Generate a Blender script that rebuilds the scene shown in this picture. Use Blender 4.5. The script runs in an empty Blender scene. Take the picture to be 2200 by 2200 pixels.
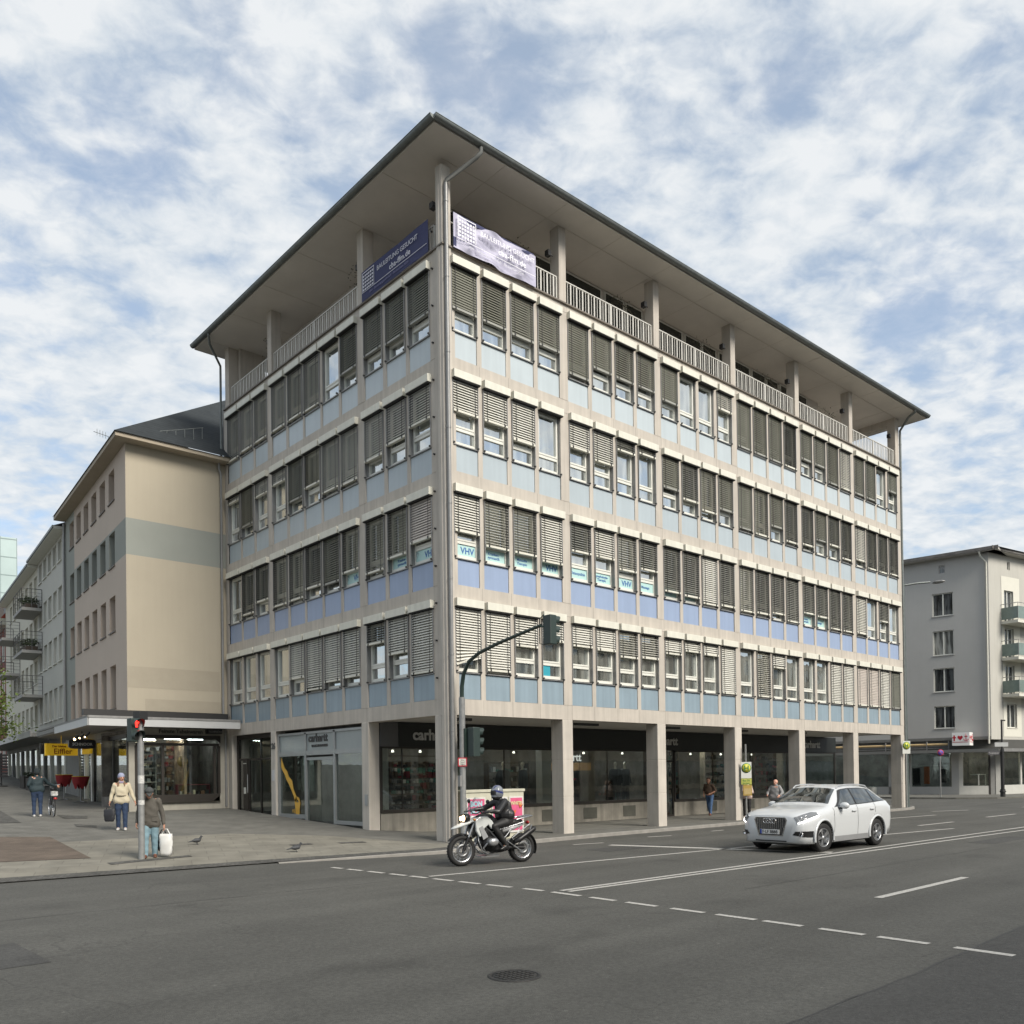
import bpy, bmesh, math, random
from mathutils import Vector, Matrix, Euler
R_ = math.radians
random.seed(7)
SC = bpy.context.scene
COL = SC.collection

# ------------------------------------------------------------------ camera
YAW, PITCH, ROLL = .8443, .01, -.0135
CAMP = Vector((-14.737, -19.208, 1.85))
_f = Vector((math.cos(YAW)*math.cos(PITCH), math.sin(YAW)*math.cos(PITCH), math.sin(PITCH)))
_r = Vector((math.sin(YAW), -math.cos(YAW), 0)); _u = _r.cross(_f)
_c, _s = math.cos(ROLL), math.sin(ROLL)
_R = _c*_r + _s*_u; _U = -_s*_r + _c*_u
cam = bpy.data.cameras.new('camera'); camo = bpy.data.objects.new('camera', cam); COL.objects.link(camo)
camo.matrix_world = Matrix.Translation(CAMP) @ Matrix((_R, _U, -_f)).transposed().to_4x4()
cam.sensor_width = 36; cam.lens = 1877.32/2200*36; cam.shift_y = (1645.96-1100)/2200
cam.clip_start = .1; cam.clip_end = 3000
SC.camera = camo

# ------------------------------------------------------------------ light, sky, exposure
SUN_DIR = Vector((.04, -.78, .62)).normalized()
sl = bpy.data.lights.new('sun', 'SUN'); sl.energy = 2.9; sl.angle = R_(26); sl.color = (1, .93, .83)
so = bpy.data.objects.new('sun', sl); COL.objects.link(so)
so.rotation_euler = SUN_DIR.to_track_quat('Z', 'Y').to_euler()

w = bpy.data.worlds.new('World'); SC.world = w; w.use_nodes = True
nt = w.node_tree; nt.nodes.clear()
def N(t, **k):
    n = nt.nodes.new(t)
    for a, b in k.items(): setattr(n, a, b)
    return n
def Lk(a, b): nt.links.new(a, b)
def math_(op, a, b=None, c=None, clamp=False):
    n = N('ShaderNodeMath', operation=op); n.use_clamp = clamp
    for i, v in enumerate((a, b, c)):
        if v is None: continue
        if isinstance(v, (int, float)): n.inputs[i].default_value = v
        else: Lk(v, n.inputs[i])
    return n.outputs[0]
sky = N('ShaderNodeTexSky', sky_type='NISHITA'); sky.sun_disc = False
sky.sun_elevation = math.asin(SUN_DIR.z); sky.sun_rotation = math.atan2(SUN_DIR.x, SUN_DIR.y)
sky.air_density = 1.0; sky.dust_density = .6; sky.ozone_density = 1.0
out = N('ShaderNodeOutputWorld')
bg1 = N('ShaderNodeBackground'); bg1.inputs[1].default_value = .115; Lk(sky.outputs[0], bg1.inputs[0])
tc = N('ShaderNodeTexCoord'); sp = N('ShaderNodeSeparateXYZ'); Lk(tc.outputs['Generated'], sp.inputs[0])
zz = math_('ADD', math_('MAXIMUM', sp.outputs[2], 0.0), .22)
cb = N('ShaderNodeCombineXYZ'); Lk(math_('DIVIDE', sp.outputs[0], zz), cb.inputs[0]); Lk(math_('DIVIDE', sp.outputs[1], zz), cb.inputs[1])
rotv = N('ShaderNodeVectorRotate', rotation_type='Z_AXIS'); Lk(cb.outputs[0], rotv.inputs[0]); rotv.inputs['Angle'].default_value = R_(35)
mp = N('ShaderNodeMapping'); Lk(rotv.outputs[0], mp.inputs[0]); mp.inputs['Scale'].default_value = (1.0, 1.15, 1); mp.inputs['Location'].default_value = (3.1, 1.7, 0)
def noise(scale, detail, rough, dist, vec=mp.outputs[0]):
    n = N('ShaderNodeTexNoise'); n.inputs['Scale'].default_value = scale; n.inputs['Detail'].default_value = detail
    n.inputs['Roughness'].default_value = rough; n.inputs['Distortion'].default_value = dist; Lk(vec, n.inputs['Vector']); return n.outputs[0]
n1 = noise(1.3, 5, .55, .3); n2 = noise(7.6, 6, .50, .3); n3 = noise(19, 6, .58, .3)
dens = math_('ADD', math_('ADD', math_('MULTIPLY', n1, .24), math_('MULTIPLY', n2, .52)), math_('MULTIPLY', n3, .24))
# openings in the cloud deck, as directions on the sky
nzc = N('ShaderNodeTexNoise'); nzc.inputs['Scale'].default_value = 9; nzc.inputs['Detail'].default_value = 5; Lk(tc.outputs['Generated'], nzc.inputs['Vector'])
nsub = N('ShaderNodeVectorMath', operation='SUBTRACT'); Lk(nzc.outputs['Color'], nsub.inputs[0]); nsub.inputs[1].default_value = (.5, .5, .5)
nscl = N('ShaderNodeVectorMath', operation='SCALE'); Lk(nsub.outputs[0], nscl.inputs[0]); nscl.inputs['Scale'].default_value = .16
nadd = N('ShaderNodeVectorMath', operation='ADD'); Lk(tc.outputs['Generated'], nadd.inputs[0]); Lk(nscl.outputs[0], nadd.inputs[1])
nrm = N('ShaderNodeVectorMath', operation='NORMALIZE'); Lk(nadd.outputs[0], nrm.inputs[0])
HOLES = [((0.221,0.824,0.523),0.00232,0.13),((0.260,0.792,0.552),0.00137,0.13),((0.298,0.783,0.546),0.00088,0.10),((0.347,0.724,0.596),0.00197,0.13),((0.452,0.611,0.650),0.00137,0.13),((0.526,0.592,0.611),0.00197,0.13),((0.488,0.605,0.629),0.00088,0.10),((0.694,0.418,0.586),0.00111,0.12),((0.711,0.386,0.588),0.00067,0.09),((0.761,0.364,0.538),0.00166,0.13),((0.834,0.336,0.437),0.00269,0.13),((0.825,0.366,0.432),0.00111,0.12),((0.755,0.457,0.471),0.00034,0.07),((0.188,0.886,0.424),0.00166,0.13),((0.292,0.706,0.645),0.00111,0.12),((0.191,0.917,0.349),0.00088,0.10),((0.327,0.690,0.645),0.00034,0.07),((0.751,0.265,0.605),0.00088,0.10),((0.281,0.845,0.455),0.00022,0.06),((0.582,0.493,0.646),0.00022,0.06),((0.184,0.865,0.467),0.00049,0.08),((0.879,0.302,0.370),0.00049,0.08),]
def holes(lst, base):
    acc = base
    for d, size, amt in lst:
        vm = N('ShaderNodeVectorMath', operation='DOT_PRODUCT'); Lk(nrm.outputs[0], vm.inputs[0]); vm.inputs[1].default_value = Vector(d).normalized()
        mr = N('ShaderNodeMapRange', interpolation_type='SMOOTHSTEP'); Lk(vm.outputs['Value'], mr.inputs[0])
        mr.inputs[1].default_value = 1-size; mr.inputs[2].default_value = 1.0; mr.inputs[3].default_value = 0; mr.inputs[4].default_value = amt*.42
        acc = math_('SUBTRACT', acc, mr.outputs[0])
    return acc
dens2 = holes(HOLES, dens)
mask = N('ShaderNodeMapRange', interpolation_type='SMOOTHSTEP'); Lk(dens2, mask.inputs[0]); mask.inputs[3].default_value = .47; mask.inputs[4].default_value = .97
mask.inputs[1].default_value = .36; mask.inputs[2].default_value = .55
shade = N('ShaderNodeMapRange'); Lk(math_('ADD', math_('MULTIPLY', n2, .55), math_('MULTIPLY', n3, .45)), shade.inputs[0]); shade.inputs[1].default_value = .38; shade.inputs[2].default_value = .60
cmix = N('ShaderNodeMix', data_type='RGBA'); Lk(shade.outputs[0], cmix.inputs[0])
cmix.inputs[6].default_value = (.345, .395, .445, 1); cmix.inputs[7].default_value = (.515, .53, .54, 1)
bg2 = N('ShaderNodeBackground'); Lk(cmix.outputs[2], bg2.inputs[0]); bg2.inputs[1].default_value = 1.0
ms = N('ShaderNodeMixShader'); Lk(mask.outputs[0], ms.inputs[0]); Lk(bg1.outputs[0], ms.inputs[1]); Lk(bg2.outputs[0], ms.inputs[2])
Lk(ms.outputs[0], out.inputs[0])
SC.view_settings.view_transform = 'Standard'; SC.view_settings.look = 'None'; SC.view_settings.gamma = 1
SC.view_settings.exposure = 0.76
SC.render.engine = 'CYCLES'
SC.cycles.use_denoising = True
SC.cycles.max_bounces = 7; SC.cycles.transparent_max_bounces = 8
SC.cycles.sample_clamp_indirect = 6

# ------------------------------------------------------------------ materials
def _nn(m, t, **k):
    n = m.node_tree.nodes.new(t)
    for a, b in k.items(): setattr(n, a, b)
    return n
MATS = {}
def mat(name, col, rough=.7, metal=0, var=.12, scale=3.0, bump=0, bscale=60, emit=None, spec=None, streak=0, coat=0, alpha=None, var2=None):
    """one real surface: base colour with procedural wear, optional vertical weather streaks and fine bump"""
    if name in MATS: return MATS[name]
    m = bpy.data.materials.new(name); m.use_nodes = True; t = m.node_tree; b = t.nodes['Principled BSDF']
    b.inputs['Roughness'].default_value = rough; b.inputs['Metallic'].default_value = metal
    if spec is not None: b.inputs['IOR'].default_value = spec
    if coat: b.inputs['Coat Weight'].default_value = coat; b.inputs['Coat Roughness'].default_value = .03
    c = tuple(col)+(1,)
    if var or streak:
        g = _nn(m, 'ShaderNodeNewGeometry')
        n = _nn(m, 'ShaderNodeTexNoise'); n.inputs['Scale'].default_value = scale; n.inputs['Detail'].default_value = 6; n.inputs['Roughness'].default_value = .62
        t.links.new(g.outputs['Position'], n.inputs['Vector'])
        mr = _nn(m, 'ShaderNodeMapRange'); mr.inputs[1].default_value = .25; mr.inputs[2].default_value = .75; mr.inputs[3].default_value = 1-var; mr.inputs[4].default_value = 1+var
        t.links.new(n.outputs[0], mr.inputs[0]); val = mr.outputs[0]
        if streak:
            mp = _nn(m, 'ShaderNodeMapping'); mp.inputs['Scale'].default_value = (5, 5, .35); t.links.new(g.outputs['Position'], mp.inputs[0])
            n2 = _nn(m, 'ShaderNodeTexNoise'); n2.inputs['Scale'].default_value = 1.3; n2.inputs['Detail'].default_value = 5; t.links.new(mp.outputs[0], n2.inputs['Vector'])
            m2 = _nn(m, 'ShaderNodeMapRange'); m2.inputs[1].default_value = .3; m2.inputs[2].default_value = .7; m2.inputs[3].default_value = 1-streak; m2.inputs[4].default_value = 1+streak*.5
            t.links.new(n2.outputs[0], m2.inputs[0])
            mu = _nn(m, 'ShaderNodeMath', operation='MULTIPLY'); t.links.new(val, mu.inputs[0]); t.links.new(m2.outputs[0], mu.inputs[1]); val = mu.outputs[0]
        vm = _nn(m, 'ShaderNodeVectorMath', operation='SCALE'); vm.inputs[0].default_value = col; t.links.new(val, vm.inputs['Scale'])
        t.links.new(vm.outputs[0], b.inputs['Base Color'])
    else: b.inputs['Base Color'].default_value = c
    if bump:
        g = _nn(m, 'ShaderNodeNewGeometry'); n = _nn(m, 'ShaderNodeTexNoise'); n.inputs['Scale'].default_value = bscale; n.inputs['Detail'].default_value = 4
        t.links.new(g.outputs['Position'], n.inputs['Vector'])
        bp = _nn(m, 'ShaderNodeBump'); bp.inputs['Strength'].default_value = bump; bp.inputs['Distance'].default_value = .02
        t.links.new(n.outputs[0], bp.inputs['Height']); t.links.new(bp.outputs[0], b.inputs['Normal'])
    if emit:
        b.inputs['Emission Color'].default_value = tuple(emit[:3])+(1,); b.inputs['Emission Strength'].default_value = emit[3]
    if alpha is not None: b.inputs['Alpha'].default_value = alpha
    MATS[name] = m; return m
def glass_mat(name, tint=(1, 1, 1), refl=.10, trans=True, dark=(.03, .035, .035), ior=1.5, rough=.0, wav=0.0):
    """clear pane: see-through plus mirror reflection that grows with angle; trans=False for panes with a dim room behind"""
    m = bpy.data.materials.new(name); m.use_nodes = True; t = m.node_tree; t.nodes.clear()
    o = _nn(m, 'ShaderNodeOutputMaterial'); mx = _nn(m, 'ShaderNodeMixShader'); gl = _nn(m, 'ShaderNodeBsdfGlossy'); gl.inputs['Roughness'].default_value = rough
    gl.inputs['Color'].default_value = (.97, 1, 1, 1)
    f0 = ((ior-1)/(ior+1))**2                              # Schlick's law, the same from either side of the pane
    gg = _nn(m, 'ShaderNodeNewGeometry'); dt = _nn(m, 'ShaderNodeVectorMath', operation='DOT_PRODUCT'); t.links.new(gg.outputs['Incoming'], dt.inputs[0]); t.links.new(gg.outputs['Normal'], dt.inputs[1])
    def mth(op, a, b=None):
        n = _nn(m, 'ShaderNodeMath', operation=op)
        for i, v in enumerate((a, b)):
            if v is None: continue
            if isinstance(v, (int, float)): n.inputs[i].default_value = v
            else: t.links.new(v, n.inputs[i])
        return n.outputs[0]
    sch = mth('ADD', mth('MULTIPLY', mth('POWER', mth('SUBTRACT', 1.0, mth('ABSOLUTE', dt.outputs['Value'])), 5.0), 1-f0), f0)
    ad = _nn(m, 'ShaderNodeMath', operation='ADD'); ad.use_clamp = True; ad.inputs[1].default_value = refl; t.links.new(sch, ad.inputs[0]); t.links.new(ad.outputs[0], mx.inputs[0])
    if trans: tr = _nn(m, 'ShaderNodeBsdfTransparent'); tr.inputs[0].default_value = tuple(tint)+(1,)
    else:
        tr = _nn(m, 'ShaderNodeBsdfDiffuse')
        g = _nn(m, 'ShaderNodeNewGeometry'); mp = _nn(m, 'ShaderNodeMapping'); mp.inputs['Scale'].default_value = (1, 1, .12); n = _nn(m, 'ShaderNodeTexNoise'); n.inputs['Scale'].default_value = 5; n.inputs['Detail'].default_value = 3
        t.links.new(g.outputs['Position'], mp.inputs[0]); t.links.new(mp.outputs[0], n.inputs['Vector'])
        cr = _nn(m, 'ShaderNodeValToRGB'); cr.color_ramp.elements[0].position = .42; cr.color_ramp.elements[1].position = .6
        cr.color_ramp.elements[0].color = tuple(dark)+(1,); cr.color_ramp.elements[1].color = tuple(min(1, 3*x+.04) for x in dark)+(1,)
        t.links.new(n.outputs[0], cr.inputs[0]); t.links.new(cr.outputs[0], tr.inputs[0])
    if wav:
        g2 = _nn(m, 'ShaderNodeNewGeometry'); n2 = _nn(m, 'ShaderNodeTexNoise'); n2.inputs['Scale'].default_value = 1.2
        t.links.new(g2.outputs['Position'], n2.inputs['Vector'])
        bp = _nn(m, 'ShaderNodeBump'); bp.inputs['Strength'].default_value = wav; bp.inputs['Distance'].default_value = .05
        t.links.new(n2.outputs[0], bp.inputs['Height']); t.links.new(bp.outputs[0], gl.inputs['Normal'])
    t.links.new(tr.outputs[0], mx.inputs[1]); t.links.new(gl.outputs[0], mx.inputs[2]); t.links.new(mx.outputs[0], o.inputs[0])
    return m

# ------------------------------------------------------------------ mesh building
class MB:
    def __init__(s): s.v = []; s.f = []; s.m = []; s.sm = []
    def add(s, vs, fs, mi=0, smooth=False):
        o = len(s.v); s.v += [tuple(x) for x in vs]
        for f in fs: s.f.append(tuple(i+o for i in f)); s.m.append(mi); s.sm.append(smooth)
        return s
    def box(s, x0, x1, y0, y1, z0, z1, mi=0, M=None):
        if x0 > x1: x0, x1 = x1, x0
        if y0 > y1: y0, y1 = y1, y0
        if z0 > z1: z0, z1 = z1, z0
        vs = [Vector(p) for p in ((x0,y0,z0),(x1,y0,z0),(x1,y1,z0),(x0,y1,z0),(x0,y0,z1),(x1,y0,z1),(x1,y1,z1),(x0,y1,z1))]
        if M is not None: vs = [M @ v for v in vs]
        return s.add(vs, [(0,3,2,1),(4,5,6,7),(0,1,5,4),(1,2,6,5),(2,3,7,6),(3,0,4,7)], mi)
    def quad(s, a, b, c, d, mi=0): return s.add([a, b, c, d], [(0,1,2,3)], mi)
    def poly(s, pts, mi=0): return s.add(pts, [tuple(range(len(pts)))], mi)
    def prism(s, pts, h, mi=0):
        """pts: 3D outline; h: extrusion vector"""
        n = len(pts); h = Vector(h); a = [Vector(p) for p in pts]
        vs = a+[p+h for p in a]
        fs = [tuple(range(n))[::-1], tuple(range(n, 2*n))]+[(i, (i+1) % n, n+(i+1) % n, n+i) for i in range(n)]
        return s.add(vs, fs, mi)
    def tube(s, pts, r, n=8, mi=0, cap=True, smooth=True):
        pts = [Vector(p) for p in pts]; k = len(pts); rs = r if isinstance(r, (list, tuple)) else [r]*k
        up = None; rings = []
        for i, p in enumerate(pts):
            d = (pts[min(i+1, k-1)]-pts[max(i-1, 0)])
            if d.length < 1e-9: d = Vector((0, 0, 1))
            d.normalize()
            if up is None:
                up = Vector((0, 0, 1)) if abs(d.z) < .9 else Vector((1, 0, 0))
            x = up-d*up.dot(d)
            if x.length < 1e-5: x = Vector((0, 1, 0))-d*d.y
            x.normalize(); up = x; y = d.cross(x)
            rings.append([p+(x*math.cos(2*math.pi*j/n)+y*math.sin(2*math.pi*j/n))*rs[i] for j in range(n)])
        vs = [v for rg in rings for v in rg]
        fs = [(i*n+j, i*n+(j+1) % n, (i+1)*n+(j+1) % n, (i+1)*n+j) for i in range(k-1) for j in range(n)]
        s.add(vs, fs, mi, smooth)
        if cap: s.add(rings[0], [tuple(range(n))[::-1]], mi); s.add(rings[-1], [tuple(range(n))], mi)
        return s
    def lathe(s, prof, c=(0, 0, 0), axis='Z', n=24, mi=0, smooth=True, a0=0, a1=2*math.pi):
        c = Vector(c); full = abs(a1-a0-2*math.pi) < 1e-6; cols = n if full else n+1; vs = []
        for r, h in prof:
            for j in range(cols):
                a = a0+(a1-a0)*j/n; q = (r*math.cos(a), r*math.sin(a), h)
                if axis == 'Y': q = (q[0], q[2], q[1])
                if axis == 'X': q = (q[2], q[0], q[1])
                vs.append(c+Vector(q))
        fs = [(i*cols+j, i*cols+(j+1) % cols, (i+1)*cols+(j+1) % cols, (i+1)*cols+j) for i in range(len(prof)-1) for j in range(cols if full else n)]
        return s.add(vs, fs, mi, smooth)
    def ball(s, c, r, n=10, mi=0, sc=(1, 1, 1)):
        c = Vector(c); vs = []; m = max(4, n//2+1)
        for i in range(m+1):
            th = math.pi*i/m
            for j in range(n):
                a = 2*math.pi*j/n; vs.append(c+Vector((math.sin(th)*math.cos(a)*sc[0], math.sin(th)*math.sin(a)*sc[1], math.cos(th)*sc[2]))*r)
        return s.add(vs, [(i*n+j, (i+1)*n+j, (i+1)*n+(j+1) % n, i*n+(j+1) % n) for i in range(m) for j in range(n)], mi, True)
    def xf(s, M, i0=0):
        s.v = s.v[:i0]+[tuple(M @ Vector(v)) for v in s.v[i0:]]; return s
    def mesh(s, name, mats):
        me = bpy.data.meshes.new(name); me.from_pydata(s.v, [], s.f)
        if not isinstance(mats, (list, tuple)): mats = [mats]
        for m in mats: me.materials.append(m)
        me.polygons.foreach_set('material_index', s.m); me.polygons.foreach_set('use_smooth', s.sm); me.update()
        return me
    def build(s, name, mats, parent=None, M=None): return link(name, s.mesh(name, mats), parent, M)
def link(name, me, parent=None, M=None):
    o = bpy.data.objects.new(name, me); COL.objects.link(o)
    if parent is not None: o.parent = parent
    if M is not None: o.matrix_local = M
    return o
def fixn(o):
    bm = bmesh.new(); bm.from_mesh(o.data); bmesh.ops.remove_doubles(bm, verts=bm.verts, dist=1e-5); bmesh.ops.recalc_face_normals(bm, faces=bm.faces); bm.to_mesh(o.data); bm.free(); return o
def tag(o, label=None, cat=None, group=None, kind=None):
    if label: o['label'] = label
    if cat: o['category'] = cat
    if group: o['group'] = group
    if kind: o['kind'] = kind
    return o
def thing(name, label, cat, loc=(0, 0, 0), rz=0, group=None, kind=None):
    o = bpy.data.objects.new(name, None); COL.objects.link(o); o.location = loc; o.rotation_euler = (0, 0, rz); o.empty_display_size = .2
    return tag(o, label, cat, group, kind)
def copy_tree(o, parent=None):
    c = o.copy(); COL.objects.link(c); c.parent = parent
    for ch in o.children: copy_tree(ch, c)
    return c
def TR(x, y, z, rz=0): return Matrix.Translation((x, y, z)) @ Matrix.Rotation(rz, 4, 'Z')
def text_mesh(body, size, depth=.01, font_off=0, align='LEFT', spacing=1.0, shear=0, valign='BOTTOM_BASELINE'):
    cu = bpy.data.curves.new('t', 'FONT'); cu.body = body; cu.size = size; cu.extrude = depth/2; cu.offset = font_off; cu.align_x = align; cu.space_character = spacing; cu.shear = shear; cu.space_line = .95
    cu.resolution_u = 3
    o = bpy.data.objects.new('t', cu); COL.objects.link(o)
    bpy.context.view_layer.update()
    me = bpy.data.meshes.new_from_object(o.evaluated_get(bpy.context.evaluated_depsgraph_get()))
    bpy.data.objects.remove(o); bpy.data.curves.remove(cu)
    for v in me.vertices: v.co = Vector((v.co.x, -v.co.z, v.co.y))   # stand it up: reads along +x, faces -y
    me.update(); return me
def put_text(name, body, size, m, parent, M, **k):
    me = text_mesh(body, size, **k); me.materials.clear(); me.materials.append(m); me.name = name
    return link(name, me, parent, M)
def text_into(b, body, size, mi, M, **k):
    """text as part of another mesh"""
    me = text_mesh(body, size, **k); b.add([M @ v.co for v in me.vertices], [tuple(p.vertices) for p in me.polygons], mi); bpy.data.meshes.remove(me)
def voxel(bm_mb, size, smooth=True, it=2):
    """fuse overlapping solids into one continuous skin"""
    me = bm_mb.mesh('tmp', []); o = bpy.data.objects.new('tmp', me); COL.objects.link(o)
    r = o.modifiers.new('r', 'REMESH'); r.mode = 'VOXEL'; r.voxel_size = size; r.use_smooth_shade = smooth
    if it: s_ = o.modifiers.new('s', 'SMOOTH'); s_.iterations = it; s_.factor = .5
    bpy.context.view_layer.update()
    res = bpy.data.meshes.new_from_object(o.evaluated_get(bpy.context.evaluated_depsgraph_get()))
    bpy.data.objects.remove(o); bpy.data.meshes.remove(me); res.materials.clear(); return res
# ================================================================== ground, road, pavements
def lerp_tab(tab, x):
    if x <= tab[0][0]: return tab[0][1]
    for (a, va), (b, vb) in zip(tab, tab[1:]):
        if x <= b: return va+(vb-va)*(x-a)/(b-a)
    return tab[-1][1]
KERB = [(-90, 5.6), (-30, 1.15), (-11, -.29), (-9.36, -.42), (-7.54, -.57), (-5.8, -.72), (-4.5, -1.0), (-3.15, -1.35), (-1.6, -1.75), (0, -1.6), (2.15, -1.08), (5.4, -.86), (10, -.8), (20, -.6), (27.6, -.42), (28.6, -.2), (29.6, .25), (30.3, 1.1), (30.6, 2.4), (30.62, 70)]
def kerb(x): return lerp_tab(KERB, x)
def kh(x): return lerp_tab([(-90, -.092), (-6, -.092), (-3, -.04), (0, 0), (99, 0)], x)
def zg(x, y):
    """walking level of the pavement: the side street climbs away from the main road"""
    z = .047*max(0, y)*(1-min(1, max(0, x)/2.5))
    d = y-kerb(min(x, 29.5))
    return z+kh(x)*max(0, 1-max(d, 0)/1.2) if x < 0 else z
def asphalt(name, base, spec=.0):
    m = mat(name, base, rough=.86, var=.16, scale=.35, bump=.35, bscale=90)
    t = m.node_tree; b = t.nodes['Principled BSDF']; b.inputs['Specular IOR Level'].default_value = .35
    src = b.inputs['Base Color'].links[0].from_socket
    g = _nn(m, 'ShaderNodeNewGeometry')
    def mul(src, scale, lo, hi, a, bb, stretch=(1, 1, 1), det=4, typ='noise'):
        mp = _nn(m, 'ShaderNodeMapping'); mp.inputs['Scale'].default_value = stretch; t.links.new(g.outputs['Position'], mp.inputs[0])
        n = _nn(m, 'ShaderNodeTexNoise') if typ == 'noise' else _nn(m, 'ShaderNodeTexVoronoi')
        n.inputs['Scale'].default_value = scale
        if typ == 'noise': n.inputs['Detail'].default_value = det
        t.links.new(mp.outputs[0], n.inputs['Vector'])
        mr = _nn(m, 'ShaderNodeMapRange'); mr.inputs[1].default_value = lo; mr.inputs[2].default_value = hi; mr.inputs[3].default_value = a; mr.inputs[4].default_value = bb
        t.links.new(n.outputs[0], mr.inputs[0])
        vm = _nn(m, 'ShaderNodeVectorMath', operation='SCALE'); t.links.new(src, vm.inputs[0]); t.links.new(mr.outputs[0], vm.inputs['Scale']); return vm.outputs[0]
    s = mul(src, 26, .3, .7, .80, 1.2, det=3)                 # stone grain
    s = mul(s, 90, .3, .7, .78, 1.22, det=2)
    s = mul(s, .9, .35, .7, .86, 1.08, stretch=(.10, 1.2, 1))   # wheel tracks along the road
    s = mul(s, 2.6, 0, .07, 1.9, 1.0, typ='vor')              # scattered pale specks
    # hairline cracks: thin lines between large irregular cells, kept only in worn areas
    wn = _nn(m, 'ShaderNodeTexNoise'); wn.inputs['Scale'].default_value = 1.5; wn.inputs['Detail'].default_value = 3; t.links.new(g.outputs['Position'], wn.inputs['Vector'])
    wa = _nn(m, 'ShaderNodeVectorMath', operation='SCALE'); t.links.new(wn.outputs['Color'], wa.inputs[0]); wa.inputs['Scale'].default_value = .5
    wb = _nn(m, 'ShaderNodeVectorMath', operation='ADD'); t.links.new(g.outputs['Position'], wb.inputs[0]); t.links.new(wa.outputs[0], wb.inputs[1])
    vo = _nn(m, 'ShaderNodeTexVoronoi', feature='DISTANCE_TO_EDGE'); vo.inputs['Scale'].default_value = .33; t.links.new(wb.outputs[0], vo.inputs['Vector'])
    c1 = _nn(m, 'ShaderNodeMapRange'); c1.inputs[1].default_value = .0015; c1.inputs[2].default_value = .005; c1.inputs[3].default_value = 1; c1.inputs[4].default_value = 0; t.links.new(vo.outputs[0], c1.inputs[0])
    wm = _nn(m, 'ShaderNodeTexNoise'); wm.inputs['Scale'].default_value = .22; t.links.new(g.outputs['Position'], wm.inputs['Vector'])
    c2 = _nn(m, 'ShaderNodeMapRange'); c2.inputs[1].default_value = .48; c2.inputs[2].default_value = .56; c2.inputs[3].default_value = 0; c2.inputs[4].default_value = .2; t.links.new(wm.outputs[0], c2.inputs[0])
    c3 = _nn(m, 'ShaderNodeMath', operation='MULTIPLY'); t.links.new(c1.outputs[0], c3.inputs[0]); t.links.new(c2.outputs[0], c3.inputs[1])
    c4 = _nn(m, 'ShaderNodeMath', operation='SUBTRACT'); c4.inputs[0].default_value = 1; t.links.new(c3.outputs[0], c4.inputs[1])
    vs_ = _nn(m, 'ShaderNodeVectorMath', operation='SCALE'); t.links.new(s, vs_.inputs[0]); t.links.new(c4.outputs[0], vs_.inputs['Scale']); s = vs_.outputs[0]
    s = mul(s, .55, .60, .70, 1.0, .80, det=5)                # oil and damp stains
    t.links.new(s, b.inputs['Base Color']); return m
M_ROAD = asphalt('asphalt', (.080, .079, .071)); M_ROAD2 = asphalt('asphalt_patch', (.060, .0595, .056))
def slab_mat(name, base, sx, sy, mortar=.012, rot=0, contrast=.12, offset=.5):
    m = mat(name, base, rough=.85, var=.12, scale=.6, bump=.15, bscale=70); t = m.node_tree; b = t.nodes['Principled BSDF']; b.inputs['Specular IOR Level'].default_value = .3
    src = b.inputs['Base Color'].links[0].from_socket
    g = _nn(m, 'ShaderNodeNewGeometry'); mp = _nn(m, 'ShaderNodeMapping'); mp.inputs['Rotation'].default_value = (0, 0, rot); t.links.new(g.outputs['Position'], mp.inputs[0])
    br = _nn(m, 'ShaderNodeTexBrick'); br.offset = offset; br.inputs['Scale'].default_value = 1; br.inputs['Brick Width'].default_value = sx; br.inputs['Row Height'].default_value = sy; br.inputs['Mortar Size'].default_value = mortar; br.inputs['Mortar Smooth'].default_value = .3
    br.inputs['Color1'].default_value = (1-contrast,)*3+(1,); br.inputs['Color2'].default_value = (1+contrast,)*3+(1,); br.inputs['Mortar'].default_value = (.76, .76, .76, 1)
    t.links.new(mp.outputs[0], br.inputs['Vector'])
    mu = _nn(m, 'ShaderNodeVectorMath', operation='MULTIPLY'); t.links.new(src, mu.inputs[0]); t.links.new(br.outputs[0], mu.inputs[1])
    n = _nn(m, 'ShaderNodeTexNoise'); n.inputs['Scale'].default_value = 1.7; n.inputs['Detail'].default_value = 7; t.links.new(g.outputs['Position'], n.inputs['Vector'])
    mr = _nn(m, 'ShaderNodeMapRange'); mr.inputs[1].default_value = .35; mr.inputs[2].default_value = .65; mr.inputs[3].default_value = .86; mr.inputs[4].default_value = 1.1; t.links.new(n.outputs[0], mr.inputs[0])
    sc = _nn(m, 'ShaderNodeVectorMath', operation='SCALE'); t.links.new(mu.outputs[0], sc.inputs[0]); t.links.new(mr.outputs[0], sc.inputs['Scale']); t.links.new(sc.outputs[0], b.inputs['Base Color']); return m
M_SLAB = slab_mat('light_paving', (.19, .18, .150), .75, .5, rot=.35, contrast=.06)
M_SLAB2 = slab_mat('grey_paving', (.133, .130, .116), .4, .4, mortar=.008, contrast=.06)
M_COB = slab_mat('small_setts', (.085, .083, .076), .1, .1, mortar=.014, contrast=.3)
M_BROWN = slab_mat('brown_paving', (.118, .094, .074), .2, .1, mortar=.006, contrast=.12)
M_KERB = mat('kerb_stone', (.23, .22, .20), .8, var=.2, scale=4)
M_PAINT = mat('road_paint', (.40, .39, .36), .7, var=.42, scale=22)

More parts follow.
